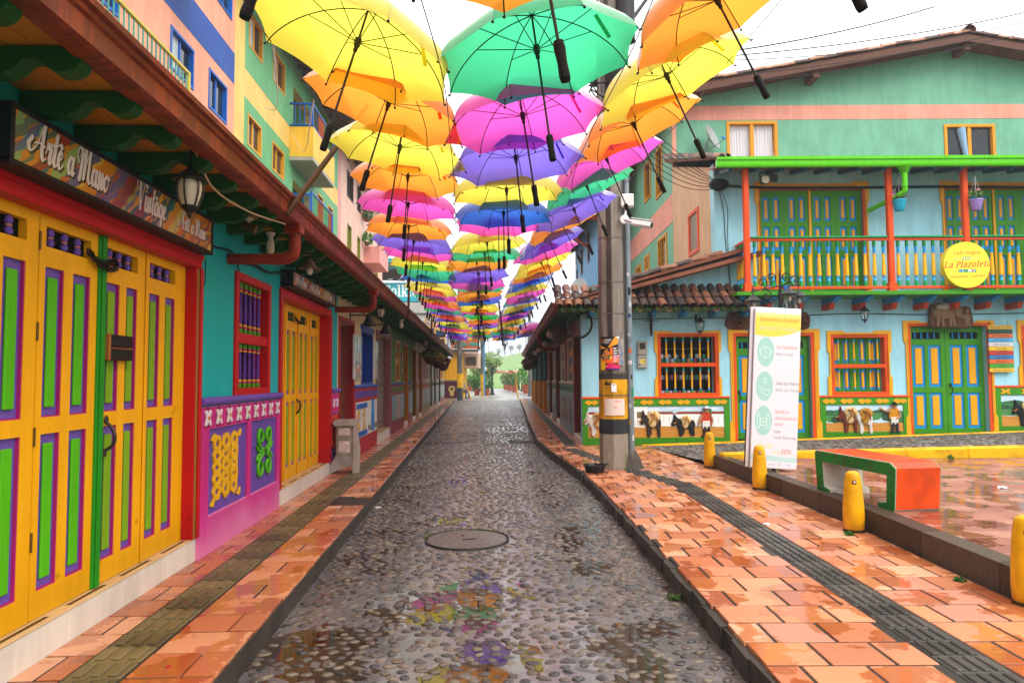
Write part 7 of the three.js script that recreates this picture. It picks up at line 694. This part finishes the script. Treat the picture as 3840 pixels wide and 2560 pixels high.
// ---------- umbrellas hung over the street in three rows ----------
const UC = { Y: ['yellow', '#f8ee55'], O: ['orange', '#ffa63a'], P: ['pink', '#f45fca'], G: ['green', '#46cf94'], V: ['violet', '#8672e8'], B: ['blue', '#3a78da'] };
{
  const R0 = .57, H0 = .27, A = 76 * PI / 180, rib = (t, a, off = 0) => { const q = t * A, r = (R0 - off) * Math.sin(q) / Math.sin(A), y = H0 * (Math.cos(q) - Math.cos(A)) / (1 - Math.cos(A)) - off * .6; return [r * Math.cos(a), y, r * Math.sin(a)]; };
  const canopyG = (() => { const P = [], I = []; const NT = 9, NV = 6; for (let g = 0; g < 8; g++) { const a0 = g * PI / 4, a1 = a0 + PI / 4, base = P.length / 3; for (let i = 0; i <= NT; i++) for (let j = 0; j <= NV; j++) { const t = i / NT, v = j / NV, p = rib(t, a0), q = rib(t, a1), b = 4 * v * (1 - v), k = 1 - .035 * b * t * t * t, lift = .012 * b * t * t * t + .004 * b * Math.sin(t * 9 + g * 2) * t; P.push(lerp(p[0], q[0], v) * k, lerp(p[1], q[1], v) + lift, lerp(p[2], q[2], v) * k); } for (let i = 0; i < NT; i++) for (let j = 0; j < NV; j++) { const x = base + i * (NV + 1) + j, y = x + NV + 1; I.push(x, x + 1, y, x + 1, y + 1, y); } } const g = new THREE.BufferGeometry(); g.setAttribute('position', new THREE.Float32BufferAttribute(P, 3)); g.setIndex(I); g.computeVertexNormals(); return prep(g); })();
  const ribG = prep(tube([0, .2, .4, .6, .8, .95, 1.03].map(t => rib(t, 0, .006)), .0034, 14, 5)), strG = prep(rod([.012, .075, 0], rib(.5, 0, .01), .0028, .0028, 5)), tipG = prep(mv(ball(.008, 1, 1, 1, 1), ...rib(1.03, 0)));
  const allRibs = prep(merge([0, 1, 2, 3, 4, 5, 6, 7].flatMap(k => [ribG, strG].map(g => { const q = g.clone(); q.rotateY(k * PI / 4); return q; }))));
  const shaftG = prep(merge([rod([0, -.5, 0], [0, H0 + .05, 0], .0065, .0065, 8), lathe([[.018, .095], [.018, .05], [.012, .045], [.012, .02], [.0066, .018]], 10)])), handleG = prep(lathe([[.0, -.56], [.017, -.558], [.02, -.54], [.0175, -.49], [.021, -.44], [.018, -.415], [.0066, -.413]], 14)), ferG = prep(rod([0, H0, 0], [0, H0 + .06, 0], .012, .006, 8)), strapG = prep(mv(rz(box(-.012, .012, -.07, .07, -.001, .001), .5), .3, .1, .22));
  const dkM = Mt('#1a1714', { r: .35, m: .4 }), foamM = M('#131110', { map: null, r: .75, bump: .0015 }), mats = {}; for (const k in UC) { const m = new THREE.MeshPhysicalMaterial({ color: UC[k][1], roughness: .9, transmission: .76, thickness: 0, ior: 1.4, map: T.cloth }); m.side = THREE.DoubleSide; mats[k] = m; }
  const proto = (k, near) => { const g = new THREE.Group(); piece(g, 'canopy', canopyG, mats[k]); piece(g, 'shaft', shaftG, dkM); piece(g, 'handle', handleG, foamM); piece(g, 'ferrule', ferG, dkM); piece(g, 'strap', strapG, mats[k]); if (near) for (let i = 0; i < 8; i++) { const r = piece(g, 'rib', ribG, dkM, [0, 0, 0], [0, i * PI / 4, 0]); piece(r, 'stretcher', strG, dkM); piece(r, 'tip', tipG, dkM); } else piece(g, 'ribs', allRibs, dkM); return g; };
  const P2 = {}; for (const k in UC) P2[k] = [proto(k, 0), proto(k, 1)];
  const ord = ['first', 'second', 'third', 'fourth', 'fifth', 'sixth', 'seventh', 'eighth', 'ninth', 'tenth', 'eleventh', 'twelfth', 'thirteenth', 'fourteenth', 'fifteenth', 'sixteenth', 'seventeenth', 'eighteenth', 'nineteenth', 'twentieth', 'twenty-first', 'twenty-second', 'twenty-third', 'twenty-fourth', 'twenty-fifth', 'twenty-sixth', 'twenty-seventh', 'twenty-eighth', 'twenty-ninth', 'thirtieth'];
  const cur = (pts, z) => { let a = pts[0]; for (const b of pts) { if (z <= b[0]) { const t = a === b ? 0 : (z - a[0]) / (b[0] - a[0]); return lerp(a[1], b[1], t); } a = b; } return a[1]; };
  const rowsU = [
    ['row above the shops side', 'PYOYOPOVPYGBYPGOPGVOPVYBPOVPO', [[2.42, -.62], [3.5, -.72], [5, -.64], [6.2, -.66], [8, -.76], [10, -.93], [16, -1.0], [24, -.85], [34, -.8]], [[2.42, 3.44], [4, 3.5], [5, 3.55], [7, 3.58], [34, 3.58]], [[2.9, -18], [5, -16], [6.2, -9], [9, -8], [34, -6]]],
    ['middle row', 'OGPVYBPYGOVPGOVBYOPGYOPGVYPBG', [[2.42, .24], [3.5, .37], [6, .37], [9, .31], [12, .08], [20, .12], [25, .33], [28, .45], [34, .5]], [[2.42, 3.27], [3.5, 3.44], [5, 3.47], [7, 3.46], [9, 3.57], [34, 3.6]], [[2.9, 9], [4, 9], [6, 6], [8, 4], [34, 1]]],
    ['row above the plaza side', 'OOYOPGVOVPYOVBYPGVYBOPVOYBPBO', [[2.42, 1.2], [3.4, 1.5], [6, 1.47], [8, 1.42], [10, 1.33], [14, 1.3], [22, 1.42], [28, 1.5], [34, 1.6]], [[2.42, 3.52], [3.2, 3.8], [34, 3.76]], [[2.9, 27], [6, 25], [10, 22], [16, 17], [34, 13]]]];
  const R = rng(202);
  rowsU.forEach(([rn, seq, X, Y, Tt], ri) => { for (let k = 0; k < 26; k++) { const c = seq[k], z = k ? 2.9 + 1.03 * k : 2.42, near = k < 9, g = P2[c][near ? 1 : 0].clone(); g.name = numbered('umbrella'); tag(g, `${UC[c][0]} umbrella, ${ord[k]} from the camera in the ${rn}`, 'umbrella', 'umbrellas hung over the street'); delete g.userData.group; const j = k < 4 ? .3 : 1; g.position.set(cur(X, z) + (R() - .5) * .09 * j, cur(Y, z) + (R() - .5) * .1 * j, -z + (R() - .5) * .1 * j); g.rotation.set((R() - .5) * .2 * j, PI / 8 + (R() - .5) * .5, 0, 'ZXY'); g.rotation.z = (cur(Tt, z) + (R() - .5) * 11 * j) * PI / 180; g.scale.setScalar((k > 20 ? 1.1 : 1.07) * (1 + (R() - .5) * .07 * j)); scene.add(g); } });
  { const cl = ['leftmost', 'second', 'third', 'rightmost'], sq = ['PYOPOBVP', 'YVOGPOYV', 'OGBVYPOB', 'PBOVPOBO']; for (let i = 0; i < 8; i++) for (let j = 0; j < 4; j++) { const c = sq[j][i], g = P2[c][0].clone(), z = 29.9 + i * .98; g.name = numbered('umbrella'); tag(g, `${UC[c][0]} umbrella of the dense far cluster, ${ord[i]} row, ${cl[j]} ${j === 1 || j === 2 ? 'column from the left' : 'column'}`, 'umbrella'); g.position.set(-1.1 + j * 1.22 + .03 * i + (R() - .5) * .16, 3.62 + .1 * Math.abs(j - 1.5) + (R() - .5) * .2, -z + (R() - .5) * .25); g.rotation.set((R() - .5) * .3, R() * .8, (j - 1.2) * .07 + (R() - .5) * .16, 'ZXY'); g.scale.setScalar(1.12); scene.add(g); } }
  // wires that carry them
  const wireM = Mt('#5b5a58', { r: .5, m: .5 }), wire = (label, pts, r = .0035, m = wireM, cat = 'wire', nm = 'hanging_wire') => single(nm, label, cat, tube(pts.map(p => [p[0] - pts[0][0], p[1] - pts[0][1], p[2] - pts[0][2]]), r, pts.length * 8, 5), m, pts[0]);
  const run = (dx, dy, X, Y) => { const p = []; for (let z = 2; z < 34; z += 1.03) p.push([cur(X, z) + dx, cur(Y, z) + dy + .02 * Math.sin(z * 3), -z]); return p; };
  wire('thin steel wire along the outer tips of the shops side umbrellas', run(-.55, .16, rowsU[0][2], rowsU[0][3])); wire('thin steel wire between the shops side and middle umbrella rows', run(-.55, -.06, rowsU[1][2], rowsU[1][3])); wire('thin steel wire between the middle and plaza side umbrella rows', run(.56, .07, rowsU[1][2], rowsU[1][3])); wire('thin steel wire along the outer tips of the plaza side umbrellas', run(.5, .24, rowsU[2][2], rowsU[2][3]));
  const tw = Mt('#1d1a18', { r: .6, m: 0 }); wire('dark cord running from the first wooden prop over the umbrellas', [[-1.0, 4.17, -6.37], [-1.25, 4.6, -4.8], [-1.35, 5.0, -3.6]], .004, tw, 'cord', 'cord'); wire('pale cord tied from the near yellow umbrella to the green house', [[-1.2, 3.75, -4.0], [-2.6, 5.2, -9], [-5.4, 8.6, -17.6]], .006, Mt('#b9b6ae'), 'cord', 'cord'); wire('pale cord tied from an orange umbrella to the green house', [[-1.2, 3.7, -5.1], [-3, 5.6, -12], [-5.4, 8.9, -20]], .006, Mt('#b9b6ae'), 'cord', 'cord');
  // wooden props that lean out from the eaves and hold the wires
  const woodM = Wd('#4a2f18', { r: .6 }); [[[-1.6, 3.0, -5.85], [-1.0, 4.17, -6.37], 'leaning brown wooden prop on the rust gutter beside the elbow pipe'], [[-1.5, 3.0, -15.5], [-1.45, 4.55, -15.5], 'upright wooden prop on the gutter of the cream shop'], [[-1.42, 3.0, -22.5], [-1.38, 4.4, -22.5], 'upright wooden prop on the gutter of the green shop']].forEach(([a, b, l]) => single('wooden_prop', l, 'pole', rod([0, 0, 0], b.map((v, i) => v - a[i]), .028, .022, 8), woodM, a));
}
// ---------- far end of the street ----------
function tree(name, label, pos, h, cr, hexs, seed, n = 900, flowers) { const g = thing(name, label, 'tree', pos, 0), r = rng(seed), br = []; part(g, 'trunk', [rod([0, 0, 0], [.05 * h * .2, h * .55, 0], h * .03, h * .018, 8), ...[0, 1, 2, 3, 4].map(k => { const a = k * 1.3 + r(); return rod([.03, h * (.3 + .05 * k), 0], [Math.cos(a) * cr * .6, h * (.55 + .06 * k), Math.sin(a) * cr * .6], h * .013, h * .005, 6); })], M('#4a3a2a', { r: .9, bump: .01 })); const cl = []; for (let k = 0; k < 9; k++) { const a = r() * TAU, q = r(); cl.push([Math.cos(a) * cr * .55 * q, h * .62 + (r() - .4) * h * .32, Math.sin(a) * cr * .55 * q, cr * (.38 + .25 * r())]); } hexs.forEach((hx, i) => part(g, 'crown', cl.flatMap(([x, y, z, q], k) => leafCloud(n / 9 / hexs.length | 0, q, q * .8, q, seed * 7 + k + i * 50, cr * 1.1, .3).map(f => mv(f, x, y, z))), leafMat(hx, .3))); if (flowers) part(g, 'blossom', cl.flatMap(([x, y, z, q], k) => leafCloud(10, q, q * .8, q, seed * 3 + k, cr * .6, .9).map(f => mv(f, x, y, z))), leafMat(flowers)); return g; }
tree('flowering_tree', 'rounded flowering tree with orange blossoms at the end of the street', [1.05, 0, -74], 4.3, 2.2, ['#5f8a34', '#7d9f46', '#98a44e'], 7, 3600, '#e0881c');
// hill with grass and trees
{
  const P = [], I = [], N = 46, Mz = 16; const hy = (x, t) => { const s = sst(0, 1, t), top = 6.6 + .205 * clamp(x, -14, 48) + .25 * Math.sin(x * .4); return -.2 + top * s; }; for (let j = 0; j <= Mz; j++) for (let i = 0; i <= N; i++) { const x = -120 + 260 * i / N, t = j / Mz; P.push(x, hy(x, t), -118 - 96 * t); } for (let j = 0; j < Mz; j++) for (let i = 0; i < N; i++) { const a = j * (N + 1) + i, b = a + N + 1; I.push(a, a + 1, b, a + 1, b + 1, b); } const g = new THREE.BufferGeometry(); g.setAttribute('position', new THREE.Float32BufferAttribute(P, 3)); g.setIndex(I); g.computeVertexNormals(); struct('hill', g, M('#6f9148', { map: T.dirty, r: .95, bump: 0 }));
  const n = ['leftmost and smallest', 'second from the left', 'third, broad', 'tallest, on the right', 'small one between the two broad', 'farthest right, half hidden']; [[3.5, 2.6, .7], [5.4, 2.8, .7], [7.5, 3.3, 1.25], [11.3, 4.0, 1.4], [9.4, 2.2, .6], [13.9, 3.6, 1.4]].forEach(([x, h, c], k) => tree('hill_tree', `grey green tree on the hill crest, ${n[k]}`, [x, hy(x, .97) - .2, -212], h, c, ['#466b48', '#54784e'], 30 + k, 700));
  const hedge = []; for (let k = 0; k < 60; k++) hedge.push(...leafCloud(10, 1.4, .3, 1, 300 + k, 3, .2).map(q => mv(q, -60 + k * 2.6, hy(-60 + k * 2.6, .98) + .1, -212))); const hd = single('hill_hedge', 'dark hedge line along the hill crest', 'hedge', hedge, leafMat('#3a5530')); 
}
// corner house at the end on the left, with balcony, painted tiles and yellow ground floor
{
  const Z = -52, b = inB('corner_house', 'yellow corner house with maroon dado and painted upper parapet at the street end', 'house', -3, 0, 52); const X = u => u;
  part(b, 'ground_wall', [...wall(-8, -3.72, 0, 3.6, [], Z - .3, Z), box(-4.0, -3.72, 0, 3.6, Z - 4, Z - .3)], M('#e0a010', { r: .6 })); part(b, 'dado', box(-6.6, -3.78, .05, 1.35, Z, Z + .06, .01), M('#4a0f28')); part(b, 'dado_rail', box(-6.6, -3.76, 1.35, 1.45, Z, Z + .08, .01), M('#8a7a4a')); for (const [u, k] of [[-5.9, 0], [-4.6, 1], [-3.95, 2]]) part(b, 'gold_relief', [mv(ring(u, .75, .26, .12, 0, .03, 10), 0, 0, Z + .06), mv(ball(.16, 1, 1.3, .3, 1), u, .4, Z + .07)], M('#b89a5a'));
  part(b, 'brick_pier', box(-7.0, -6.65, 1.45, 3.4, Z, Z + .05, .01), M('#b06a4a')); part(b, 'ledge', box(-8, -2.55, 3.55, 3.75, Z - .3, Z + .5, .02), M('#5d4a3a'));
  part(b, 'painted_parapet', box(-6.2, -2.55, 3.8, 4.75, Z + .2, Z + .3, .01), M('#c0603c', { map: T.dirty })); const gl = []; const r = rng(6); for (let k = 0; k < 9; k++) gl.push(mv(ball(.3, 1.3, .28, .12, 1), -5.6 + r() * 2.8, 3.95 + r() * .6, Z + .3)); part(b, 'green_relief', gl, M('#3a8a78'));
  const rb = []; for (let k = 0; k < 26; k++) rb.push(rod([-7.4 + k * .19, 4.85, Z + .3], [-7.4 + k * .19, 5.7, Z + .3], .018, .018, 5)); rb.push(box(-7.5, -2.6, 5.68, 5.74, Z + .27, Z + .33), box(-7.5, -2.6, 4.83, 4.88, Z + .27, Z + .33)); part(b, 'balcony_railing', rb, ironM);
  part(b, 'upper_room', box(-3.7, -2.6, 2.35, 3.54, Z - 4, Z - .6, .02), M('#c9a890')); part(b, 'back_window', [...frameG(-3.55, -2.75, 2.55, 3.2, .08, Z - .6, Z - .53), box(-3.47, -2.83, 2.63, 3.12, Z - .59, Z - .56)], M('#5a4a40'));
}
{
  const Z = -47.5, b = inB('folklore_house', 'white plank house with a fan window behind the last umbrellas', 'house', -6.5, 0, 47.5); const planks = []; for (let k = 0; k < 14; k++) planks.push(box(-9.5, -4.6, 3.4 + k * .24, 3.63 + k * .24, Z, Z + .04, .01)); part(b, 'wall', box(-9.5, -4.6, 3.0, 8.2, Z - 5, Z), M('#b9bcc0')); planks.forEach(p => part(b, 'plank', p, M('#c3c5c8', { r: .6 })));
  const fan = []; for (let k = 0; k <= 8; k++) { const a = k * PI / 8; fan.push(mv(rod([0, 0, 0], [.85 * Math.cos(a), .85 * Math.sin(a), 0], .03, .03, 5), -5.3, 5.2, Z + .1)); } fan.push(mv(new THREE.TorusGeometry(.85, .05, 6, 24, PI), -5.3, 5.2, Z + .1)); const w = part(b, 'fan_window', fan, Wd('#c9a060')); part(w, 'coloured_glass', mv(rx(new THREE.CylinderGeometry(.82, .82, .04, 20, 1, false, -PI / 2, PI), PI / 2), -5.3, 5.2, Z + .06), M('#2a3a5a', { r: .2, bump: 0 })); part(w, 'lower_sash', [...frameG(-6.15, -4.62, 3.5, 5.15, .1, Z + .05, Z + .12), box(-5.42, -5.3, 3.6, 5.1, Z + .05, Z + .12), box(-6.05, -4.7, 4.3, 4.4, Z + .05, Z + .115)], Wd('#c9a060')); part(w, 'dark_pane', box(-6.05, -4.72, 3.6, 5.05, Z + .041, Z + .05), M('#3a2320', { bump: 0 }));
  const s = inB('folklore_sign', 'turquoise sign with white lettering Folklore above the white plank house', 'sign', -7.3, 6.9, 47.4); const t = canvas(1024, 256, (x, w2, h) => { x.fillStyle = '#12a8bc'; x.fillRect(0, 0, w2, h); x.fillStyle = '#eef4f4'; x.font = 'bold 200px serif'; x.textAlign = 'center'; x.save(); x.translate(w2 / 2, 190); x.scale(.95, 1.1); x.fillText('Folklore', 0, 0); x.restore(); }); part(s, 'sign_board', box(-9.4, -5.2, 6.9, 8.25, Z + .1, Z + .2, .02), M('#12a0b4')); part(s, 'lettering', plane(4.1, 1.3, -7.3, 7.575, Z + .203), printM(t)); part(b, 'parapet', box(-9.6, -4.4, 6.1, 6.85, Z - 5, Z + .25, .02), M('#b4b4b2'));
  const th = inB('thatched_terrace_roof', 'dark thatched roof with turquoise edge above the turquoise sign', 'roof', -9, 8.6, 47); const r = rng(9), st = []; for (let k = 0; k < 160; k++) st.push(rod([-11 + r() * 5.5, 8.4 + r() * .9, Z + .2 * r()], [-11 + r() * 5.5 + 1.5 * (r() - .5), 8.4 + r() * .8, Z + .6], .04, .03, 4)); part(th, 'thatch', st, M('#3d2f20', { r: .9 })); part(th, 'roof_slab', box(-11.5, -6.2, 9.6, 9.9, Z - 4, Z + .6, .02), M('#14a0b0')); part(th, 'post', [rod([-7.2, 8.3, Z], [-7.2, 9.6, Z], .16), rod([-10.5, 8.3, Z], [-10.5, 9.6, Z], .1)], M('#1f1a16')); const ps = inB('picture_board', 'orange picture board hanging under the thatched roof', 'sign', -9.6, 8.3, 46.8); part(ps, 'board', box(-10.2, -9.1, 8.3, 9.5, Z + .7, Z + .76, .02), M('#1d2440')); part(ps, 'picture', plane(1.0, .8, -9.65, 9.0, Z + .763), printM(canvas(64, 64, (x, w2, h) => { x.fillStyle = '#c9803a'; x.fillRect(0, 0, w2, h); for (let k = 0; k < 30; k++) { x.fillStyle = ['#e0b070', '#a85a20', '#f0d0a0'][k % 3]; x.fillRect((k * 23) % 60, (k * 17) % 60, 12, 8); } })));
}
// poles, lamp posts, planters
{
  const pole = (label, p, h, r, bands) => { const g = thing('street_pole', label, 'pole', p); part(g, 'pole_shaft', rod([0, 1.9, 0], [0, h, 0], r, r * .75, 12), M('#6a665f', { map: T.conc, r: .75 })); bands.forEach(([y0, y1, hx]) => part(g, 'painted_band', rod([0, y0, 0], [0, y1, 0], r * 1.02, r * 1.02, 12), M(hx, { map: T.dirty }))); return g; };
  pole('grey concrete pole with a yellow band at the left end of the street', [-1.05, 0, -48.8], 9, .2, [[0, .9, '#2f3a3c'], [.9, 1.9, '#d9a30c']]); pole('tall pole with yellow and blue lower half beside the planters', [.68, 0, -58], 9, .17, [[0, 1.9, '#c9980c']]); part(scene.children[scene.children.length - 1], 'blue_stripe', rod([.13, 0, .1], [.13, 4.6, .1], .07, .07, 8), M('#3a8ac0'));
  const sl = thing('street_light', 'slim white street light in front of the green hill', 'street light', [2.1, 0, -104]); part(sl, 'pole', rod([0, 0, 0], [.1, 9.2, 0], .12, .07, 8), M('#c3c8c8', { bump: 0 })); part(sl, 'arm', tube([[.1, 9.2, 0], [.4, 9.9, 0], [1.1, 10.1, 0]], .06, 10, 6), M('#c3c8c8', { bump: 0 }));
  const dp = pole('dark pole wrapped in cables behind the right terrace flowers', [4.7, 0, -58], 9, .16, [[0, 1.9, '#5a5a5c']]); dp.userData.label = 'dark pole wrapped in cables behind the right terrace flowers';
  const lp = thing('park_lamp', 'black double globe park lamp beside the terracotta planter, street middle', 'lamp post', [1.55, .05, -61]); part(lp, 'post', lathe([[.24, 0], [.24, .1], [.17, .2], [.15, .5], [.11, .55], [.1, 1.3], [.13, 1.34], [.1, 1.38], [.09, 2.3], [.14, 2.36], [.16, 2.5], [0, 2.52]], 10), ironM); part(lp, 'arms', [tube([[-.55, 2.45, 0], [-.3, 2.55, 0], [0, 2.4, 0], [.3, 2.55, 0], [.55, 2.45, 0]], .035, 20, 5)], ironM); for (const s of [-1, 1]) part(lp, 'globe', [mv(lathe([[.03, .18], [.12, .1], [.14, 0], [.08, -.14], [0, -.16]], 10), s * .55, 2.32, 0)], frostM);
  [['black park lamp, nearest of the left planter row', -.1, -80], ['black park lamp, second of the left planter row', .35, -84], ['black park lamp, third of the left planter row', .75, -78], ['black park lamp far right near the bushes', 5.9, -68], ['black park lamp between the right planters', 5.3, -76], ['black park lamp at the left end of the right planters', 4.9, -92], ['black park lamp half hidden by orange flowers', 5.4, -84]].forEach(([l, x, z]) => copyOf(lp, [x, .05, z], 0, l));
  const pl = (label, p, k, fl, seed, hx = '#4f7f2c') => { const g = thing('planter', label, 'planter', p); part(g, 'pot', mv(new THREE.CylinderGeometry(.5 * k, .38 * k, .8 * k, 4).rotateY(PI / 4).toNonIndexed(), 0, .4 * k, 0), M('#a04e2c', { r: .7 })); part(g, 'stem', [rod([0, .7 * k, 0], [.1, 1.5 * k, 0], .04), rod([0, .7 * k, 0], [-.15, 1.4 * k, .1], .03)], M('#4a3a24')); part(g, 'foliage', leafCloud(240, .8 * k, .85 * k, .8 * k, seed, 3 * k, .2).map(q => mv(q, 0, 1.6 * k, 0)), leafMat(hx)); if (fl) part(g, 'flowers', leafCloud(30, .8 * k, .9 * k, .8 * k, seed + 1, 2, .8).map(q => mv(q, 0, 1.7 * k, 0)), leafMat(fl)); };
  pl('terracotta planter with tall plant beside the painted pole', [1.05, 0, -59.5], .75, null, 201); pl('terracotta planter left of the painted pole', [.2, 0, -60.5], .75, null, 202); pl('terracotta planter at the far left of the row', [-.55, 0, -80], .8, '#c8402c', 203); pl('big terracotta planter with bright green bush on the right', [5.0, 0, -66], 1.15, '#f0e8e0', 204, '#5f9a2c'); pl('terracotta planter with orange flowers, right row, first', [4.3, 0, -73], .9, '#e0501c', 205); pl('terracotta planter with orange flowers, right row, second', [4.1, 0, -80], .9, '#e0501c', 206); pl('terracotta planter with pale flowers, right row, last', [4.0, 0, -88], .9, '#e8a01c', 207);
  struct('far_pavement', [poly([[-4, -50.5], [.5, -50.5], [2.0, -56], [2.3, -62], [-.2, -92], [-5, -92]], -.05, .05), poly([[5.2, -58], [4.4, -64], [3.6, -92], [9, -92], [9, -58]], -.05, .05)], M('#8f8a84', { map: T.dirty, r: .4 })); struct('meadow', poly([[-60, -100], [80, -100], [90, -122], [-70, -122]], -.1, .02), M('#6a9038', { map: T.dirty, r: .95 }));
  [[[-.25, 0, -49.5], [-.75, 1.45, -49.6], 'leaning yellow bar across the left street end'], [[3.25, 0, -51], [3.05, 1.6, -51], 'leaning yellow bar across the right street end']].forEach(([a, c, l]) => single('barrier_bar', l, 'barrier', rod([0, 0, 0], c.map((v, i) => v - a[i]), .05, .05, 6), M('#c8920c', { r: .5 }), a));
  const sh = inB('far_shelter', 'low red roofed shelter on the meadow under the hill', 'shelter', -1.5, 0, 112); part(sh, 'roof', box(-4.2, 1.2, 2.3, 2.7, -113, -110.5, .05), M('#b06a50')); part(sh, 'post', [rod([-3.9, 0, -111], [-3.9, 2.3, -111], .08), rod([.9, 0, -111], [.9, 2.3, -111], .08)], M('#8a8078')); const car = inB('parked_car', 'small dark car parked on the meadow edge left of the planters', 'car', -7.2, 0, 100); part(car, 'body', mv(ext(blob([[-2, .3], [-2, .8], [-1.2, .95], [-.7, 1.45], [.7, 1.45], [1.3, .95], [2.1, .8], [2.1, .3]]), 1.6, .05), -7.2, 0, -100.8), M('#2a2f3a', { r: .25, map: null, bump: 0 })); part(car, 'wheel', [-8.4, -6.0].map(u => mv(rx(new THREE.CylinderGeometry(.33, .33, .2, 14), PI / 2), u, .33, -99.1)), darkM); part(car, 'window', mv(ext(shp([[-.62, .98], [-.5, 1.35], [.5, 1.35], [.95, .98]]), .02), -7.2, 0, -99.13), glassM);
}
// person sitting at the yellow house, mostly hidden by the pole
{
  const b = [[0, .95, 0, .13], [0, 1.15, .0, .15], [0, 1.38, -.02, .14], [0, 1.5, 0, .06], [0, 1.66, .02, .105]], bones = [[[0, .55, 0], [0, 1.0, -.02], .15, .15], [[0, 1.0, -.02], [0, 1.2, 0], .15, .1], [[-.1, .56, .02], [-.11, .55, .42], .09, .075], [[.1, .56, .02], [.13, .55, .4], .09, .075], [[-.11, .55, .42], [-.1, .1, .42], .07, .05], [[.13, .55, .4], [.16, .1, .5], .07, .05], [[-.1, .06, .4], [-.1, .04, .58], .05, .035], [[.16, .06, .48], [.17, .04, .66], .05, .035], [[-.19, 1.12, 0], [-.23, .84, .06], .055, .045], [[.19, 1.12, 0], [.23, .84, .06], .055, .045], [[-.23, .84, .06], [-.12, .66, .28], .042, .034], [[.23, .84, .06], [.14, .66, .28], .042, .034], [[-.19, 1.12, 0], [.19, 1.12, 0], .06, .06], [[0, 1.15, 0], [0, 1.28, .02], .05, .05], [[0, 1.36, .04], [0, 1.42, .03], .095, .1]];
  const N = 80, mc = new MarchingCubes(N, new THREE.MeshStandardMaterial(), false, false, 120000), S = .85, c = [0, .75, .25], seg = (p, a, b2) => { const ab = [b2[0] - a[0], b2[1] - a[1], b2[2] - a[2]], ap = [p[0] - a[0], p[1] - a[1], p[2] - a[2]], t = clamp((ap[0] * ab[0] + ap[1] * ab[1] + ap[2] * ab[2]) / (ab[0] ** 2 + ab[1] ** 2 + ab[2] ** 2)); return [Math.hypot(ap[0] - ab[0] * t, ap[1] - ab[1] * t, ap[2] - ab[2] * t), t]; };
  mc.isolation = 0; for (let k = 0; k < N; k++) for (let j = 0; j < N; j++) for (let i = 0; i < N; i++) { const p = [c[0] + (i / N * 2 - 1) * S, c[1] + (j / N * 2 - 1) * S, c[2] + (k / N * 2 - 1) * S]; let e = 0; for (const [a, b2, r0, r1] of bones) { const [d, t] = seg(p, a, b2), v = d - lerp(r0, r1, t); if (v < .25) e += Math.exp(-v * 38); } mc.field[i + j * N + k * N * N] = e > 0 ? Math.log(e) / 38 : -.3; } mc.update();
  const n = mc.count, P = mc.positionArray.slice(0, n * 3), g = new THREE.BufferGeometry(), col = new Float32Array(n * 3), cc = new THREE.Color(); for (let i = 0; i < n; i++) { P[i * 3] = P[i * 3] * S + c[0]; P[i * 3 + 1] = P[i * 3 + 1] * S + c[1]; P[i * 3 + 2] = P[i * 3 + 2] * S + c[2]; const y = P[i * 3 + 1], z = P[i * 3 + 2]; cc.set(y > 1.24 || (z > .2 && y > .62 && y < .75 && Math.abs(P[i * 3]) < .2) ? '#8a5a40' : y > .68 ? '#7a7f88' : y > .12 ? '#2f4a70' : '#2a2422'); cc.toArray(col, i * 3); } g.setAttribute('position', new THREE.BufferAttribute(P, 3)); g.setAttribute('color', new THREE.BufferAttribute(col, 3)); g.computeVertexNormals();
  const person = thing('person', 'person in blue jeans sitting beside the pole at the yellow corner house', 'person', [-.93, .05, -52.4], .9); part(person, 'body', g, M(null, { map: null, bump: 0, r: .8 })); part(person, 'hair', mv(ball(.115, 1, .8, 1, 2), 0, 1.46, .0), M('#1c1512', { r: .8 })); const st = thing('stool', 'dark stool under the sitting person at the street end', 'stool', [-.93, .05, -52.4], .9); part(st, 'seat', box(-.2, .2, .38, .42, -.2, .2, .01), M('#3a3430')); for (const [x, z] of [[-.16, -.16], [.16, -.16], [-.16, .16], [.16, .16]]) part(st, 'leg', rod([x, 0, z], [x, .38, z], .015), M('#3a3430'));
}
renderer.render(scene, camera);
